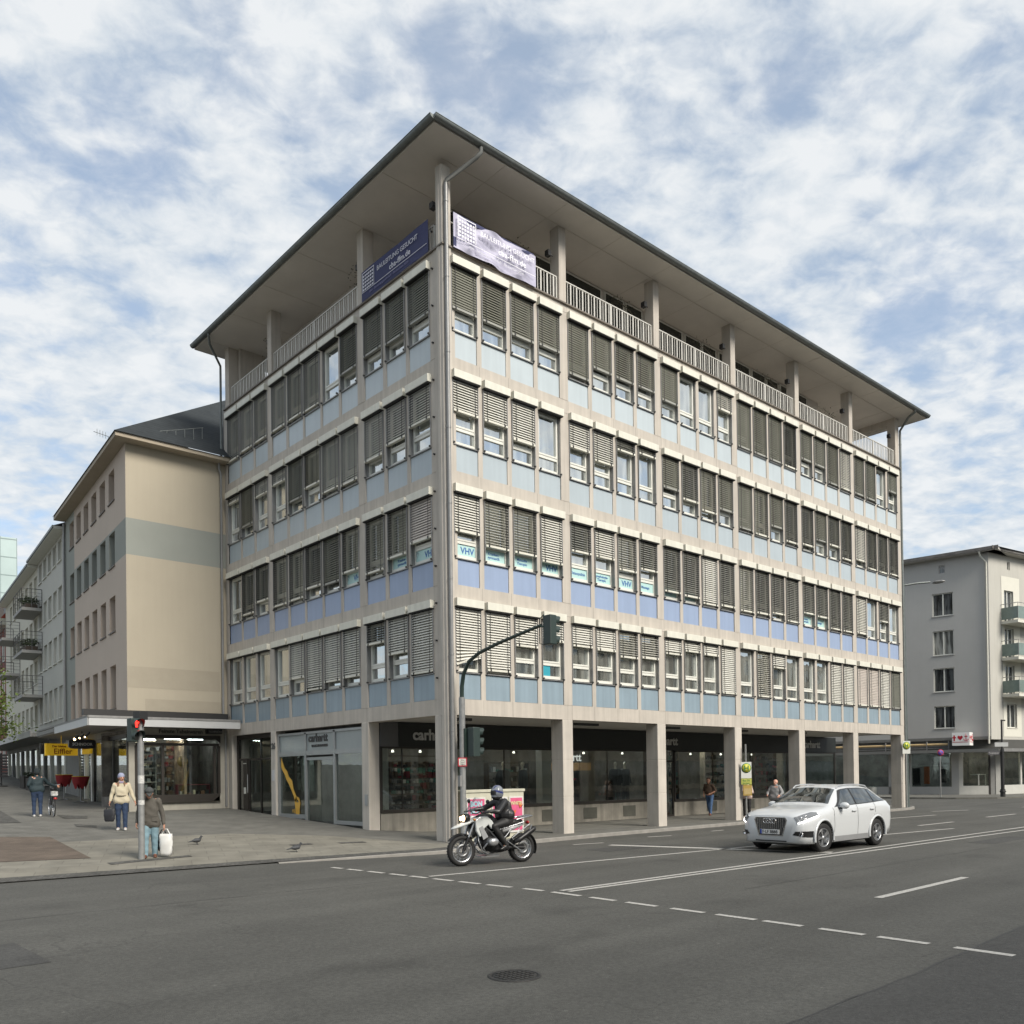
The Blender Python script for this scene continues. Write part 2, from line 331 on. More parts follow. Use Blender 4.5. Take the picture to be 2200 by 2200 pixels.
RZ = -.10
b = MB(); b.quad((-1500, -1500, RZ), (1500, -1500, RZ), (1500, 1500, RZ), (-1500, 1500, RZ))
tag(b.build('road', M_ROAD), kind='structure')
b = MB(); sea = [(-8.9, -15.56), (-7.39, -15.53), (-5.88, -15.48), (-4.47, -15.38), (-2.9, -15.30), (2.5, -15.1), (9, -14.8), (9, -30), (-8.9, -30)]
b.poly([(x, y, RZ+.004) for x, y in sea[::-1]]); o = b.build('road_patch', M_ROAD2); fixn(o); tag(o, kind='structure')

# pavement sheet with its rise up the side street
xs = [-90, -70, -50, -40, -30, -24, -20, -17]+[-15+i*.5 for i in range(35)]+[3+i*1.0 for i in range(25)]+[27.6, 28, 28.6, 29.1, 29.6, 30, 30.3, 30.6]
xs = sorted(set(xs))
def strip_sheet(name, m, xs, y0f, y1f, ny, dz, zf=zg, powr=1.0):
    b = MB(); vs = []
    for x in xs:
        a, c = y0f(x), y1f(x)
        for j in range(ny+1):
            y = a+(c-a)*(j/ny)**powr; vs.append((x, y, zf(x, y)+dz))
    n = ny+1
    b.add(vs, [(i*n+j, (i+1)*n+j, (i+1)*n+j+1, i*n+j+1) for i in range(len(xs)-1) for j in range(ny)])
    return tag(b.build(name, m), kind='structure')
def ky(x): return kerb(x)+.12
strip_sheet('pavement', M_SLAB2, xs, ky, lambda x: 70 if x < 0 else (40 if x < 28 else 70), 60, 0, powr=2.2)
# pale slab band along the kerb of the open corner
strip_sheet('pavement_band', M_SLAB, [x for x in xs if -40 <= x <= 0], lambda x: ky(x)+.42, lambda x: lerp_tab([(-40, 5.6), (-11, 5.6), (-5.6, 5.45), (-4, 5.3), (-1.8, 3.2), (-.6, .1), (0, -.35)], x), 24, .004)
strip_sheet('kerb_setts', M_COB, [x for x in xs if -90 <= x <= 2.5], ky, lambda x: ky(x)+lerp_tab([(-20, .42), (-4, .42), (0, .5), (2.5, .02)], x), 3, .008)
# kerb stones
b = MB(); pts = [(x, kerb(x)) for x in xs if -6 < x < 30.2]+[(30.5, 1.6), (30.6, 2.4), (30.62, 40)]
for (x0, y0), (x1, y1) in zip(pts, pts[1:]):
    d = Vector((x1-x0, y1-y0, 0)); L = d.length
    if L < 1e-6: continue
    nn = Vector((-d.y, d.x, 0)).normalized()*.125
    za, zb = (kh(x0) if x0 < 0 else 0)+.006, (kh(x1) if x1 < 0 else 0)+.006
    p = [Vector((x0, y0, RZ-.05)), Vector((x1, y1, RZ-.05)), Vector((x1, y1, zb-.012)), Vector((x0, y0, za-.012))]
    b.add(p+[Vector((x1, y1, zb))+nn*.12, Vector((x0, y0, za))+nn*.12, Vector((x1, y1, zb))+nn, Vector((x0, y0, za))+nn], [(0, 1, 2, 3), (3, 2, 4, 5), (5, 4, 6, 7)])
tag(b.build('kerb', M_KERB), kind='structure')
# tar seams and small trench repairs
M_TAR = mat('tar_seam', (.035, .034, .032), .7, var=.2, scale=8)
def ribbon(name, pts, w, m, z=RZ+.003, seed=1):
    rg = random.Random(seed); b = MB(); P = []
    for (x0, y0), (x1, y1) in zip(pts, pts[1:]):
        n = max(2, int(math.hypot(x1-x0, y1-y0)/.4))
        P += [(x0+(x1-x0)*k/n+rg.uniform(-.02, .02), y0+(y1-y0)*k/n+rg.uniform(-.02, .02)) for k in range(n)]
    P.append(pts[-1]); vs = []
    for i, (x, y) in enumerate(P):
        a, c = P[max(0, i-1)], P[min(len(P)-1, i+1)]; d = Vector((c[0]-a[0], c[1]-a[1], 0)).normalized(); n = Vector((-d.y, d.x, 0))*w/2*rg.uniform(.6, 1.3); vs += [Vector((x, y, z))-n, Vector((x, y, z))+n]
    b.add(vs, [(2*i, 2*i+2, 2*i+3, 2*i+1) for i in range(len(P)-1)]); return tag(b.build(name, m), kind='structure')
ribbon('tar_seam', [(-8.9, -15.56), (-5.88, -15.48), (-2.9, -15.3), (9, -14.8)], .025, M_TAR, RZ+.005)
ribbon('tar_seam', [(-14, -5.2), (-6, -5.5), (8, -5.1), (30, -4.9)], .015, M_TAR, seed=2); ribbon('tar_seam', [(-2.2, -10.9), (12, -10.9), (40, -10.6)], .015, M_TAR, seed=3)
for k, (x0, x1, y0, y1) in enumerate(((-13.5, -12.2, -8.9, -7.3), (1.5, 3.9, -4.5, -3.6), (9.5, 12.5, -10.6, -9.9))):
    b = MB(); b.quad((x0, y0, RZ+.0035), (x1, y0+.05, RZ+.0035), (x1-.03, y1, RZ+.0035), (x0+.02, y1-.04, RZ+.0035)); tag(b.build('road_patch', M_ROAD2), kind='structure')
# painted markings
def line(b, x0, y0, x1, y1, w, z=RZ+.006, seg=1):
    d = Vector((x1-x0, y1-y0, 0)).normalized(); n = Vector((-d.y, d.x, 0))*w/2
    b.quad(Vector((x0, y0, z))-n, Vector((x1, y1, z))-n, Vector((x1, y1, z))+n, Vector((x0, y0, z))+n)
dash = [(-2.48, -2.86), (-3.05, -3.56), (-3.77, -4.29), (-4.49, -4.99), (-5.12, -5.62), (-5.81, -6.36), (-6.54, -7.09), (-7.27, -7.86), (-8.14, -8.60), (-8.81, -9.47), (-9.70, -10.23), (-10.46, -11.05), (-11.32, -11.89), (-12.10, -12.72), (-12.84, -13.40), (-13.64, -14.22), (-14.39, -14.98), (-15.26, -15.86)]
dx = [(-16, -4.83), (-13, -4.73), (-10, -4.68), (-8.5, -4.64), (-7, -4.78), (-5, -4.92), (-2.4, -5.12)]
for i, (a, c) in enumerate(dash):
    b = MB(); line(b, lerp_tab(dx, a), a, lerp_tab(dx, c), c, .115); tag(b.build('road_marking', M_PAINT), kind='structure')
for seg in [(-4.7, -5.45, 4.9, -6.3, .115), (4.9, -6.3, 15.0, -7.42, .12), (3.05, -3.16, 4.75, -8.7, .30), (-4.43, -8.80, 17, -8.87, .11), (17, -8.87, 90, -9.1, .12), (-4.42, -8.97, 15.4, -9.37, .11), (15.4, -9.37, 90, -9.9, .12), (-1.75, -12.93, 1.75, -12.86, .13),
            (15.84, -5.92, 18.7, -5.95, .14), (22.63, -5.66, 25.82, -5.66, .14), (29.5, -5.6, 33, -5.6, .14), (19.7, -3.1, 23.3, -3.4, .14), (26.5, -1.9, 28.6, -2.7, .18), (5.99, -2.05, 6.9, -2.24, .12), (2.51, -2.3, 3.51, -2.5, .12), (9.31, -2.0, 9.98, -2.0, .12), (33, -3.6, 36, -3.9, .14), (38, -5.4, 42, -5.4, .14)]:
    b = MB(); line(b, *seg); tag(b.build('road_marking', M_PAINT), kind='structure')
# coloured paving fields
def field(name, m, pts, dz=.012):
    b = MB(); n = len(pts)
    b.poly([(x, y, zg(x, y)+dz) for x, y in pts]); o = b.build(name, m); fixn(o)
    if o.data.polygons[0].normal.z < 0: o.data.flip_normals()
    return tag(o, kind='structure')
for pts in ([(-16, 2.9), (-10.48, 2.28), (-8.74, 1.89), (-8.36, 6.88), (-9.42, 7.55), (-16, 8.5)],): field('brown_paving', M_BROWN, pts)
for pts in ([(-12, 12.6), (-8.58, 11.77), (-8.03, 11.63), (-7.56, 16.91), (-12, 17.5)],): field('dark_paving', M_COB, pts)
for pts in ([(-6.38, 14.09), (-5.67, 13.06), (-5.91, 12.23), (-6.55, 12.59)], [(-6.83, 10.34), (-6.39, 9.57), (-6.56, 8.98), (-7.0, 9.44)], [(-8.7, .62), (-6.8, .95), (-6.8, 1.2), (-8.7, .9)], [(-3.9, 1.6), (-3.3, 1.6), (-3.3, 1.85), (-3.9, 1.85)], [(-2.6, 1.35), (-1.9, 1.2), (-1.9, 1.45), (-2.6, 1.6)]):
    field('pavement_repair', M_COB, pts, .014)
# pavement round the far corner
b = MB(); far = [(43.6, 70), (43.7, 6.4), (44.2, 4.0), (45.6, 2.0), (48, 1.0), (54, .2), (90, -4), (90, 70)]
b.prism([(x, y, RZ-.05) for x, y in far[::-1]], (0, 0, .15)); o = b.build('far_pavement', M_SLAB2); fixn(o); tag(o, kind='structure')
# manhole cover
t = thing('manhole_cover', 'round cast iron manhole cover set in the asphalt', 'manhole cover', (-9.1, -12.86, RZ))
M_IRON = mat('cast_iron', (.035, .034, .032), .6, metal=.3, var=.3, scale=20)
b = MB(); b.lathe([(.26, .0), (.26, .008), (.225, .010), (.225, .003)], n=40); b.build('rim', M_IRON, t)
b = MB(); b.lathe([(.222, .002), (.222, .007), (0.0, .007)], n=40)
for k in range(7):
    for j in range(7):
        x, y = (k-3)*.058, (j-3)*.058
        if x*x+y*y < .2*.2: b.box(x-.018, x+.018, y-.018, y+.018, .006, .012)
b.build('lid', M_IRON, t)
# ================================================================== the office building on the corner
M_CON = mat('facade_stone', (.45, .413, .362), .82, var=.10, scale=1.1, bump=.1, bscale=35, streak=.13)
M_CON2 = mat('column_stone', (.475, .44, .388), .8, var=.10, scale=1.5, bump=.1, bscale=35, streak=.16)
M_SOF = mat('soffit_plaster', (.60, .565, .515), .9, var=.08, scale=.8)
M_ZINC = mat('zinc', (.16, .175, .17), .5, metal=.5, var=.2, scale=6)
M_PIPE = mat('painted_pipe', (.25, .25, .245), .45, metal=.3, var=.1, scale=5, streak=.15)
M_WHITE = mat('white_frame', (.66, .66, .60), .45, var=.06, scale=5)
M_BOX = mat('blind_casing', (.62, .61, .53), .5, var=.07, scale=4, streak=.08)
M_SLAT = mat('pale_slats', (.60, .59, .53), .45, metal=.1, var=.08, scale=2)
M_SLATP = mat('pinkish_slats', (.50, .45, .40), .5, var=.08, scale=2)
M_SLATD = mat('shaded_slats', (.155, .155, .122), .5, metal=.2, var=.10, scale=2)  # dark tone stands in for the shaded undersides of the pale slats
M_SLATM = mat('half_shaded_slats', (.29, .29, .26), .5, metal=.1, var=.10, scale=2)  # same pale slats again, partial underside shade mixed into the colour
M_DARK = mat('dark_gap', (.012, .012, .012), .8, var=0)
M_BLACK = mat('black_metal', (.02, .02, .02), .5, var=.1)
M_ROOM = mat('dim_room', (.05, .05, .047), .9, var=.3, scale=1.5)
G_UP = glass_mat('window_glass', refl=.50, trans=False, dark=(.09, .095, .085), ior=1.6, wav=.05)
G_SHOP = glass_mat('shop_glass', tint=(.86, .9, .88), refl=.05, trans=True, ior=1.5, wav=.03)
M_PAN = [mat('panel_steel_blue', (.235, .305, .355), .35, var=.08, scale=.8, streak=.10), mat('panel_violet_blue', (.265, .335, .475), .35, var=.05, scale=.8, streak=.05),
         mat('panel_pale_blue', (.375, .43, .46), .35, var=.05, scale=.8, streak=.05), mat('panel_ice_blue', (.435, .49, .515), .35, var=.05, scale=.8, streak=.05)]
B0 = thing('office_building', 'five storey stone office building with blue panels, blinds, roof terrace and street arcade', 'building')
FR = Matrix.Identity(4)                                  # right facade: x along the street, y inward
FL = Matrix.Rotation(-math.pi/2, 4, 'Z')                 # side street facade: local x runs towards -Y, local y inward
ZB = [4.0, 7.2, 10.4, 13.6]
RX = [(.27, 5)]; RWIN = []                               # window openings of the long side
for bay in range(6):
    s0 = .27 if bay == 0 else 4.91+(bay-1)*4.625
    for k in range(4): RWIN.append((s0+k*1.115, s0+k*1.115+(.94 if k < 3 else .93)))
RCOL = [(4.46+i*4.625, 4.91+i*4.625) for i in range(5)]+[(27.70, 28.08)]
LWIN = [(.62, 1.68), (1.85, 2.87), (3.06, 4.09), (4.49, 5.51), (5.67, 6.73), (6.87, 7.95), (8.08, 9.13), (9.31, 10.37), (10.73, 11.79), (11.95, 13.0), (13.14, 14.2)]
LEND = 14.5; REND = 28.08
# stone grid
g = MB()
def openings_grid(g, wins, end, M, start):
    # beams between storeys
    for z0, z1 in [(3.55, 4.0)]+[(ZB[i]+2.80, ZB[i+1]) for i in range(3)]+[(16.40, 16.62)]:
        g.box(start, end, .012, .42, z0, z1, M=M)
    xs = [start]+[v for w_ in wins for v in w_]+[end]
    for i in range(0, len(xs), 2):
        a, c = xs[i], xs[i+1]
        for k in range(4): g.box(a, c, .02 if c-a < .25 else .004, .415, ZB[k], ZB[k]+2.80, M=M)
openings_grid(g, RWIN, REND, FR, .0)
openings_grid(g, [(-d, -c) for c, d in LWIN][::-1], -.015, FL, -LEND)
# thin joint lines lie on the beams in a darker stone tone; storey cores close the rooms
jt = .0075
for zb, h_ in ((3.55, .45), (6.8, .4), (10.0, .4), (13.2, .4), (16.4, .2)):
    for i, (a, c) in enumerate(RWIN):
        x = a-.09 if i % 4 else a-.0; g.box(x-jt/2, x+jt/2, .0095, .0125, zb+.003, zb+h_-.003, 1)
    for i, (a, c) in enumerate(LWIN): y = c+.08; g.box(.0095, .0125, y-jt/2, y+jt/2, zb+.003, zb+h_-.003, 1)
for i, (x0, x1) in enumerate(RCOL[:-1]):
    for k in range(4): g.box(x0+.01, x1-.01, .0005, .0045, ZB[k]+2.78, ZB[k]+2.788, 1)
g.build('stone_grid', [M_CON, mat('stone_joint', (.27, .25, .22), .9, var=.1)], B0)
g = MB(); g.box(.43, REND-.02, .43, 14.2, 3.72, 16.55); g.build('core', M_ROOM, B0)
# party wall to the neighbour, end wall
g = MB(); g.box(0.01, REND, LEND-.3, LEND+.1, .3, 16.6); g.box(REND-.35, REND-.03, .46, LEND-.3, 3.6, 16.4)
g.build('end_wall', M_CON, B0)
# ground floor piers
def column(x0, x1, y0, y1, z0, z1, m=M_CON2, name='column', joints=()):
    b = MB(); zs = [z0]+list(joints)+[z1]
    for a, c in zip(zs, zs[1:]): b.box(x0, x1, y0, y1, a+(.004 if a != z0 else 0), c-(.004 if c != z1 else 0))
    if joints: b.box(x0+.006, x1-.006, y0+.006, y1-.006, z0, z1)
    o = b.build(name, m, B0)
    bv = o.modifiers.new('b', 'BEVEL'); bv.width = .012; bv.segments = 1; return o
for x0, x1 in RCOL: column(x0, x1, .0, .52, -.03, 3.546, joints=(1.15, 2.3))
column(0.0, .30, .30, .62, -.06, 3.55, joints=(1.15, 2.3)); 
b = MB(); b.box(-.02, .30, -.02, .28, -.1, 18.9); b.box(-.035, .045, .10, .24, 0, 18.9); o = b.build('corner_pier', M_CON2, B0); bv = o.modifiers.new('b', 'BEVEL'); bv.width = .02
column(0.0, .40, 4.09, 4.49, .1, 3.55); column(0.0, .40, 10.37, 10.73, .4, 3.55); column(0.0, .40, 14.1, 14.5, .55, 3.55)
# bolts in the corner pier
b = MB()
for k in range(13): b.tube([(-.05, .47, 4.6+k*1.05), (.01, .47, 4.6+k*1.05)], .028, 8)
b.build('wall_anchor', M_BLACK, B0)
# windows ------------------------------------------------------------
def frame_mesh(wd):
    b = MB(); f = .055; h0, h1 = .79, 2.60; T = 1.20
    b.box(0, f, .12, .19, h0, h1); b.box(wd-f, wd, .12, .19, h0, h1); b.box(f, wd-f, .12, .19, h0, h0+.09); b.box(f, wd-f, .12, .19, h1-.06, h1); b.box(f, wd-f, .12, .19, T, T+.09)
    c = .05                                            # opening sash, proud of the outer frame
    for z0, z1 in ((T+.09, h1-.06),):
        b.box(f, f+c, .105, .18, z0, z1); b.box(wd-f-c, wd-f, .105, .18, z0, z1); b.box(f+c, wd-f-c, .105, .18, z0, z0+c); b.box(f+c, wd-f-c, .105, .18, z1-c, z1)
    b.box(wd-.022, wd, .04, .12, h0, h1, 1); b.box(0, .022, .04, .12, h0, h1, 1)
    return b.mesh('frame', [M_WHITE, M_PIPE])
def sill_mesh(wd): 
    b = MB(); b.box(-.01, wd+.01, -.015, .13, .73, .755, 0); b.box(.01, .05, -.06, .0, .755, .80, 1); b.box(wd-.05, wd-.01, -.06, .0, .755, .80, 1); return b.mesh('sill', [M_PIPE, M_BLACK])
def pane_mesh(wd):
    b = MB(); b.box(.055, wd-.055, .165, .175, .88, 1.20); b.box(.1, wd-.1, .16, .17, 1.33, 2.5); return b.mesh('pane', [G_UP])
def casing_mesh(wd):
    b = MB(); b.box(-.012, wd+.03, -.14, .05, 2.585, 2.805, 0); b.box(.0, wd+.01, -.12, .04, 2.55, 2.585, 1); return b.mesh('blind_casing', [M_BOX, M_DARK])
def panel_mesh(wd):
    b = MB(); b.box(.008, wd-.008, .038, .10, .008, .724); return b
LIB = {}
def lib(kind, fn, wd):
    k = (kind, round(wd, 2))
    if k not in LIB: LIB[k] = fn(round(wd, 2))
    return LIB[k]
TILT = {'s': (R_(48), M_SLAT, .074), 'd': (R_(16), M_SLATD, .074), 'm': (R_(30), M_SLATM, .074), 'k': (R_(22), M_SLAT, .078), 'p': (R_(58), M_SLATP, .074)}
def blind_mesh(wd, kind, drop, rng, broken=False):
    tilt, m, pitch = TILT[kind]; b = MB(); top = 2.56; bot = top-drop*1.74; z = top-.03
    d = .048; n = 0; tilt += rng.uniform(-.05, .05)
    if kind == 'd': tilt = R_(60)+rng.uniform(-.1, .12)
    while z > bot+.05:
        a = 0.0
        if broken and z < bot+.45: a = (bot+.45-z)*.42
        x0, x1 = .035, wd-.035; yc = -.005; cy, cz = d*math.cos(tilt), d*math.sin(tilt)
        # outer edge down when lying open to the sky
        s = -1
        p = [(x0, yc-cy, z+s*cz-a), (x0, yc+cy, z-s*cz-a), (x1, yc+cy, z-s*cz+a*.6), (x1, yc-cy, z+s*cz+a*.6)]
        mid = [(x0, yc-.006, z+.006-a), (x1, yc-.006, z+.006+a*.6)]
        b.add([p[0], mid[0], mid[1], p[3], p[1], p[2]], [(0, 3, 2, 1), (1, 2, 5, 4)], 0)
        z -= pitch; n += 1
    z = bot
    if not broken: b.box(.03, wd-.03, -.055, .045, z-.03, z+.03, 1)
    else: b.add([Vector(p) for p in ((.03, -.05, z-.1), (wd-.03, -.05, z+.25), (wd-.03, .04, z+.25), (.03, .04, z-.1), (.03, -.05, z-.06), (wd-.03, -.05, z+.29), (wd-.03, .04, z+.29), (.03, .04, z-.06))], [(0,3,2,1),(4,5,6,7),(0,1,5,4),(1,2,6,5),(2,3,7,6),(3,0,4,7)], 1)
    for x in (.14, wd-.14):
        b.box(x-.006, x+.006, -.062, -.052, z, 2.56, 2)
        if not broken: b.box(x-.02, x+.02, -.075, -.05, z-.03, z+.035, 2)
    b.box(0.0, .02, -.03, .03, .76, 2.56, 3); b.box(wd-.02, wd, -.03, .03, .76, 2.56, 3)
    return b, [m, M_BOX if kind != 'd' else M_SLATM, M_BLACK, M_PIPE]
RBL = ['s.88b s.97 s.50 s.35 s.38 s.40 k.48 k.45 s.30 s.20 s.22 s1 n k1 s.30 n n n s1 s1 p1 p1 s1 d1',
       's.60 k.75 k.75 s.80 m.50 s.50 k.65 m.55 m.88 m.90 s.98 m.95 k.97 m.95 m.88 m1 m.72 m.74 m.97 m.97 s.95 n m.50 n',
       's.50 s.50 s.66 n s.45 s.55 m.20 m.12 d.62 m.74 k.85 d.70 d.97 k1 d.70 m.95 m.90 d.68 m.70 m.95 s.86 m1 m1 m.97',
       'd.68 d.68 d.70 d.67 d.96 d.66 d.66 d.64 d.70 n n s.36 d1 d1 d1 m1 d.66 d.66 d.97 s.97 d.96 d.96 n d.50']
LBL = ['s1 s.60 m.35 s.86 s.88 s.98 s.70 n n.08 n n', 'p.66 k.78 k.92 k.76 d.86 m.82 k.95 k.96 m.74 m.92 n', 's.55 s.65 s.75 s.96 s.93 k.66 d.78 s.25 s.30 d.80 s.12', 'd.68 d.74 d.70 d.74 n s.98 s.95 s.96 s.95 s.96 s1']
SIGN = {('R', 1, 0): 'VHV', ('R', 1, 3): 'VHV', ('R', 1, 6): 'VHV', ('L', 1, 0): 'VHV', ('L', 1, 3): 'VHV', ('R', 1, 1): 'Kranken-\ngymnastik', ('R', 1, 2): 'Manuelle\nTherapie', ('R', 1, 4): 'Osteopathie', ('R', 1, 5): 'Lymphologie-\nTherapie', ('R', 1, 7): 'Massage',
        ('R', 1, 16): 'Kranken-\ngymnastik', ('R', 1, 17): 'Massage', ('R', 1, 21): 'VHV', ('R', 1, 22): 'Manuelle\nTherapie', ('R', 1, 23): 'Massage\nTherapie', ('L', 1, 1): 'Kranken-\ngymnastik', ('L', 1, 8): 'Manuelle\nTherapie', ('L', 1, 10): 'Manuelle\nTherapie', ('R', 1, 8): 'Massage', ('R', 1, 9): 'Therapie'}
M_SIGN = mat('pale_cyan_film', (.42, .62, .60), .4, var=.04); M_SIGNT = mat('blue_lettering', (.05, .14, .36), .5, var=0)
M_TEAL = mat('teal_sheet', (.03, .30, .38), .5, var=.04)
rng = random.Random(3)
units = []
for side, wins, tabs, M in (('R', RWIN, RBL, FR), ('L', LWIN, LBL, FL)):
    for fl in range(4):
        st = tabs[fl].split()
        for i, (a, c) in enumerate(wins):
            dist = (Vector((a, 0, ZB[fl])) if side == 'R' else Vector((0, a, ZB[fl]))) - CAMP
            units.append((dist.length*(1.0 if side == 'R' else 1.25), side, fl, i, a, c, st[i], M))
units.sort(key=lambda u: u[0])
rest = MB(); restm = []
rest_pan = MB()
def matidx(m):
    if m not in restm: restm.append(m)
    return restm.index(m)
def absorb(dst, me_or_mb, mats, M):
    if isinstance(me_or_mb, MB): vs, fs, mi = me_or_mb.v, me_or_mb.f, me_or_mb.m
    else: vs = [v.co for v in me_or_mb.vertices]; fs = [tuple(p.vertices) for p in me_or_mb.polygons]; mi = [p.material_index for p in me_or_mb.polygons]; mats = list(me_or_mb.materials)
    o = len(dst.v); dst.v += [tuple(M @ Vector(v)) for v in vs]
    for f, k in zip(fs, mi): dst.f.append(tuple(x+o for x in f)); dst.m.append(matidx(mats[k])); dst.sm.append(False)
for n, (dist, side, fl, i, a, c, st, M) in enumerate(units):
    wd = c-a; org = (M @ Matrix.Translation((a, 0, ZB[fl]))) if side == 'R' else (M @ Matrix.Translation((-c, 0, ZB[fl])))
    kind = st[0]; broken = st.endswith('b'); drop = 0 if kind == 'n' else float(st[1:].rstrip('b'))
    fm, pm, cm, sm = lib('f', frame_mesh, wd), lib('p', pane_mesh, wd), lib('c', casing_mesh, wd), lib('s', sill_mesh, wd)
    bl = blind_mesh(wd, kind, drop, rng, broken) if kind != 'n' else None
    pan = panel_mesh(wd)
    if n < 100:
        wo = link('window', fm, B0, org)
        link('pane', pm, wo); link('blind_casing', cm, wo); link('sill', sm, wo)
        if bl: bl[0].build('blind', bl[1], wo)
        if (side, fl, i) in SIGN:
            txt = SIGN[(side, fl, i)]; b = MB(); b.box(.06, wd-.06, .150, .158, .885, 1.195, 0)
            big = txt == 'VHV'
            if big:
                text_into(b, txt, .25, 1, Matrix.Translation((wd-.10, .146, .95)), align='RIGHT', depth=.004, font_off=.006)
                for r_ in range(3): b.tube([(.12+.05*math.cos(t_*.5), .147, 1.07+.06*math.sin(t_*.5)+r_*.02) for t_ in range(0, 10)], .006, 4, 2)
            else:
                two = '\n' in txt
                text_into(b, txt, .115 if two else .13, 1, Matrix.Translation((wd/2, .146, 1.06 if two else 1.0)), align='CENTER', depth=.004, font_off=.002)
            b.build('window_sign', [M_SIGN, M_SIGNT, MATS['panel_pale_blue']], wo)
        if (side, fl, i) == ('R', 0, 3): b = MB(); b.box(.06, .06+.42, .150, .158, .885, 1.195); b.build('window_sign', M_TEAL, wo)
        pan.build('spandrel_panel', M_PAN[fl], B0, org)
    else:
        for me in (fm, pm, cm, sm): absorb(rest, me, None, org)
        if bl: absorb(rest, bl[0], bl[1], org)
        o_ = len(rest_pan.v); pan.m = [fl]*len(pan.f); pan.xf(org); rest_pan.add(pan.v, pan.f); rest_pan.m[-len(pan.f):] = pan.m
if rest.v:
    o = rest.build('window', restm, B0); tag(o, kind='stuff')
    o = rest_pan.build('spandrel_panel', M_PAN, B0); tag(o, kind='stuff')
# shadow gap behind the panels
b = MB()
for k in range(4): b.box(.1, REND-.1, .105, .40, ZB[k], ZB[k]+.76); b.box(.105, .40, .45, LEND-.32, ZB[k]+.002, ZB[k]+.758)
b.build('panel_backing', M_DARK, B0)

# roof terrace -------------------------------------------------------
M_TERR = mat('terrace_wall', (.55, .52, .48), .85, var=.1, scale=1)
b = MB(); b.box(.43, REND-.05, .43, 14.1, 16.56, 16.64); b.build('terrace_floor', M_SOF, B0)
b = MB(); b.box(-.05, REND+.05, -.06, .46, 16.622, 16.665); b.box(-.06, .46, .462, LEND, 16.622, 16.665); b.build('coping', mat('dark_coping', (.16, .14, .12), .6, metal=.2, var=.2), B0)
for x0, x1 in RCOL: column(x0+.14 if x1 < 27 else x0, x1, .02, .42, 16.665, 19.12, M_CON)
for y0, y1 in ((4.12, 4.47), (10.40, 10.72), (14.1, 14.45)): column(.02, .42, y0, y1, 16.665, 19.12, M_CON)
b = MB()                                                   # set-back storey
b.box(1.5, 23.2, 1.6, 13.2, 16.64, 19.1); b.build('terrace_storey', M_TERR, B0)
for bay in range(5):
    for (u0, u1) in ((.15, .95), (1.25, 3.35), (3.65, 4.55)):
        x0 = bay*4.63+.2+u0+ (1.3 if bay == 0 and u0 < .5 else 0); x1 = bay*4.63+.2+u1
        if x1-x0 < .3: x1 = x0+.4
        if x1 > 23: continue
        b = MB(); b.box(x0-.06, x1+.06, 1.55, 1.598, 16.7, 19.0, 0); o = b.build('terrace_window', [M_TERR if False else M_WHITE], B0)
        b = MB(); b.box(x0, x1, 1.535, 1.547, 16.8, 18.93, 0); b.build('pane', [mat('dark_tinted_glass', (.03, .033, .028), .12, var=.2)], o)
b = MB(); b.box(REND-.38, REND-.02, .42, 14.1, 18.78, 19.13); b.build('terrace_beam', M_CON, B0)
b = MB(); b.box(.42, 1.5, 13.9, 14.3, 16.66, 19.12); b.build('terrace_end_wall', M_CON, B0)
# parapet on the far short side
b = MB(); b.box(REND-.25, REND-.05, .5, 14, 16.64, 17.15); b.build('terrace_parapet', M_SOF, B0)
# roof slab, eaves and gutter
OV = .93; X0, X1, Y0_, Y1_ = -OV, REND+OV, -OV, LEND+.65
b = MB(); b.box(X0, X1, Y0_, Y1_, 19.06, 19.16)
ri = 3.2
b.add([(X0, Y0_, 19.162), (X1, Y0_, 19.162), (X1, Y1_, 19.162), (X0, Y1_, 19.162), (X0+ri, Y0_+ri, 19.9), (X1-ri, Y0_+ri, 19.9), (X1-ri, Y1_-ri, 19.9), (X0+ri, Y1_-ri, 19.9)], [(0, 1, 5, 4), (1, 2, 6, 5), (2, 3, 7, 6), (3, 0, 4, 7), (4, 5, 6, 7)], 1)
b.build('roof', [M_SOF, M_ZINC], B0)
b = MB()
for k in range(1, 12): b.box(X0+k*2.5, X0+k*2.5+.012, Y0_+.02, 1.5, 19.054, 19.059)
for k in range(1, 7): b.box(X0+.02, 1.45, Y0_+k*2.5, Y0_+k*2.5+.012, 19.052, 19.0585)
b.box(X0+.95, X1-.9, .03-.02, .05-.02, 19.051, 19.0583)
b.build('soffit_joint', mat('soffit_joint', (.52, .48, .42), .9, var=0), B0)
def half_round(p, q, r=.085):
    b = MB(); p, q = Vector(p), Vector(q); d = (q-p).normalized(); out = d.cross(Vector((0, 0, 1)))
    n = 10; A = [p+out*math.cos(math.pi*(1+i/n))*r+Vector((0, 0, math.sin(math.pi*(1+i/n))*r)) for i in range(n+1)]
    Bq = [v+(q-p) for v in A]; b.add(A+Bq, [(i, i+1, n+2+i, n+1+i) for i in range(n)], 0, True)
    b.tube([p-out*r, q-out*r], .012, 6); b.tube([p+out*r, q+out*r], .012, 6)
    b.add([*A, p], [tuple(range(n+1))]); b.add([*Bq], [tuple(range(n+1))]); return b
gz = 19.185
for p, q in (((X0-.08, Y0_-.08, gz), (X1+.08, Y0_-.08, gz)), ((X0-.08, Y1_, gz), (X0-.08, Y0_-.08, gz)), ((X1+.08, Y0_-.08, gz), (X1+.08, Y1_, gz))):
    half_round(p, q, .105).build('gutter', M_ZINC, B0)
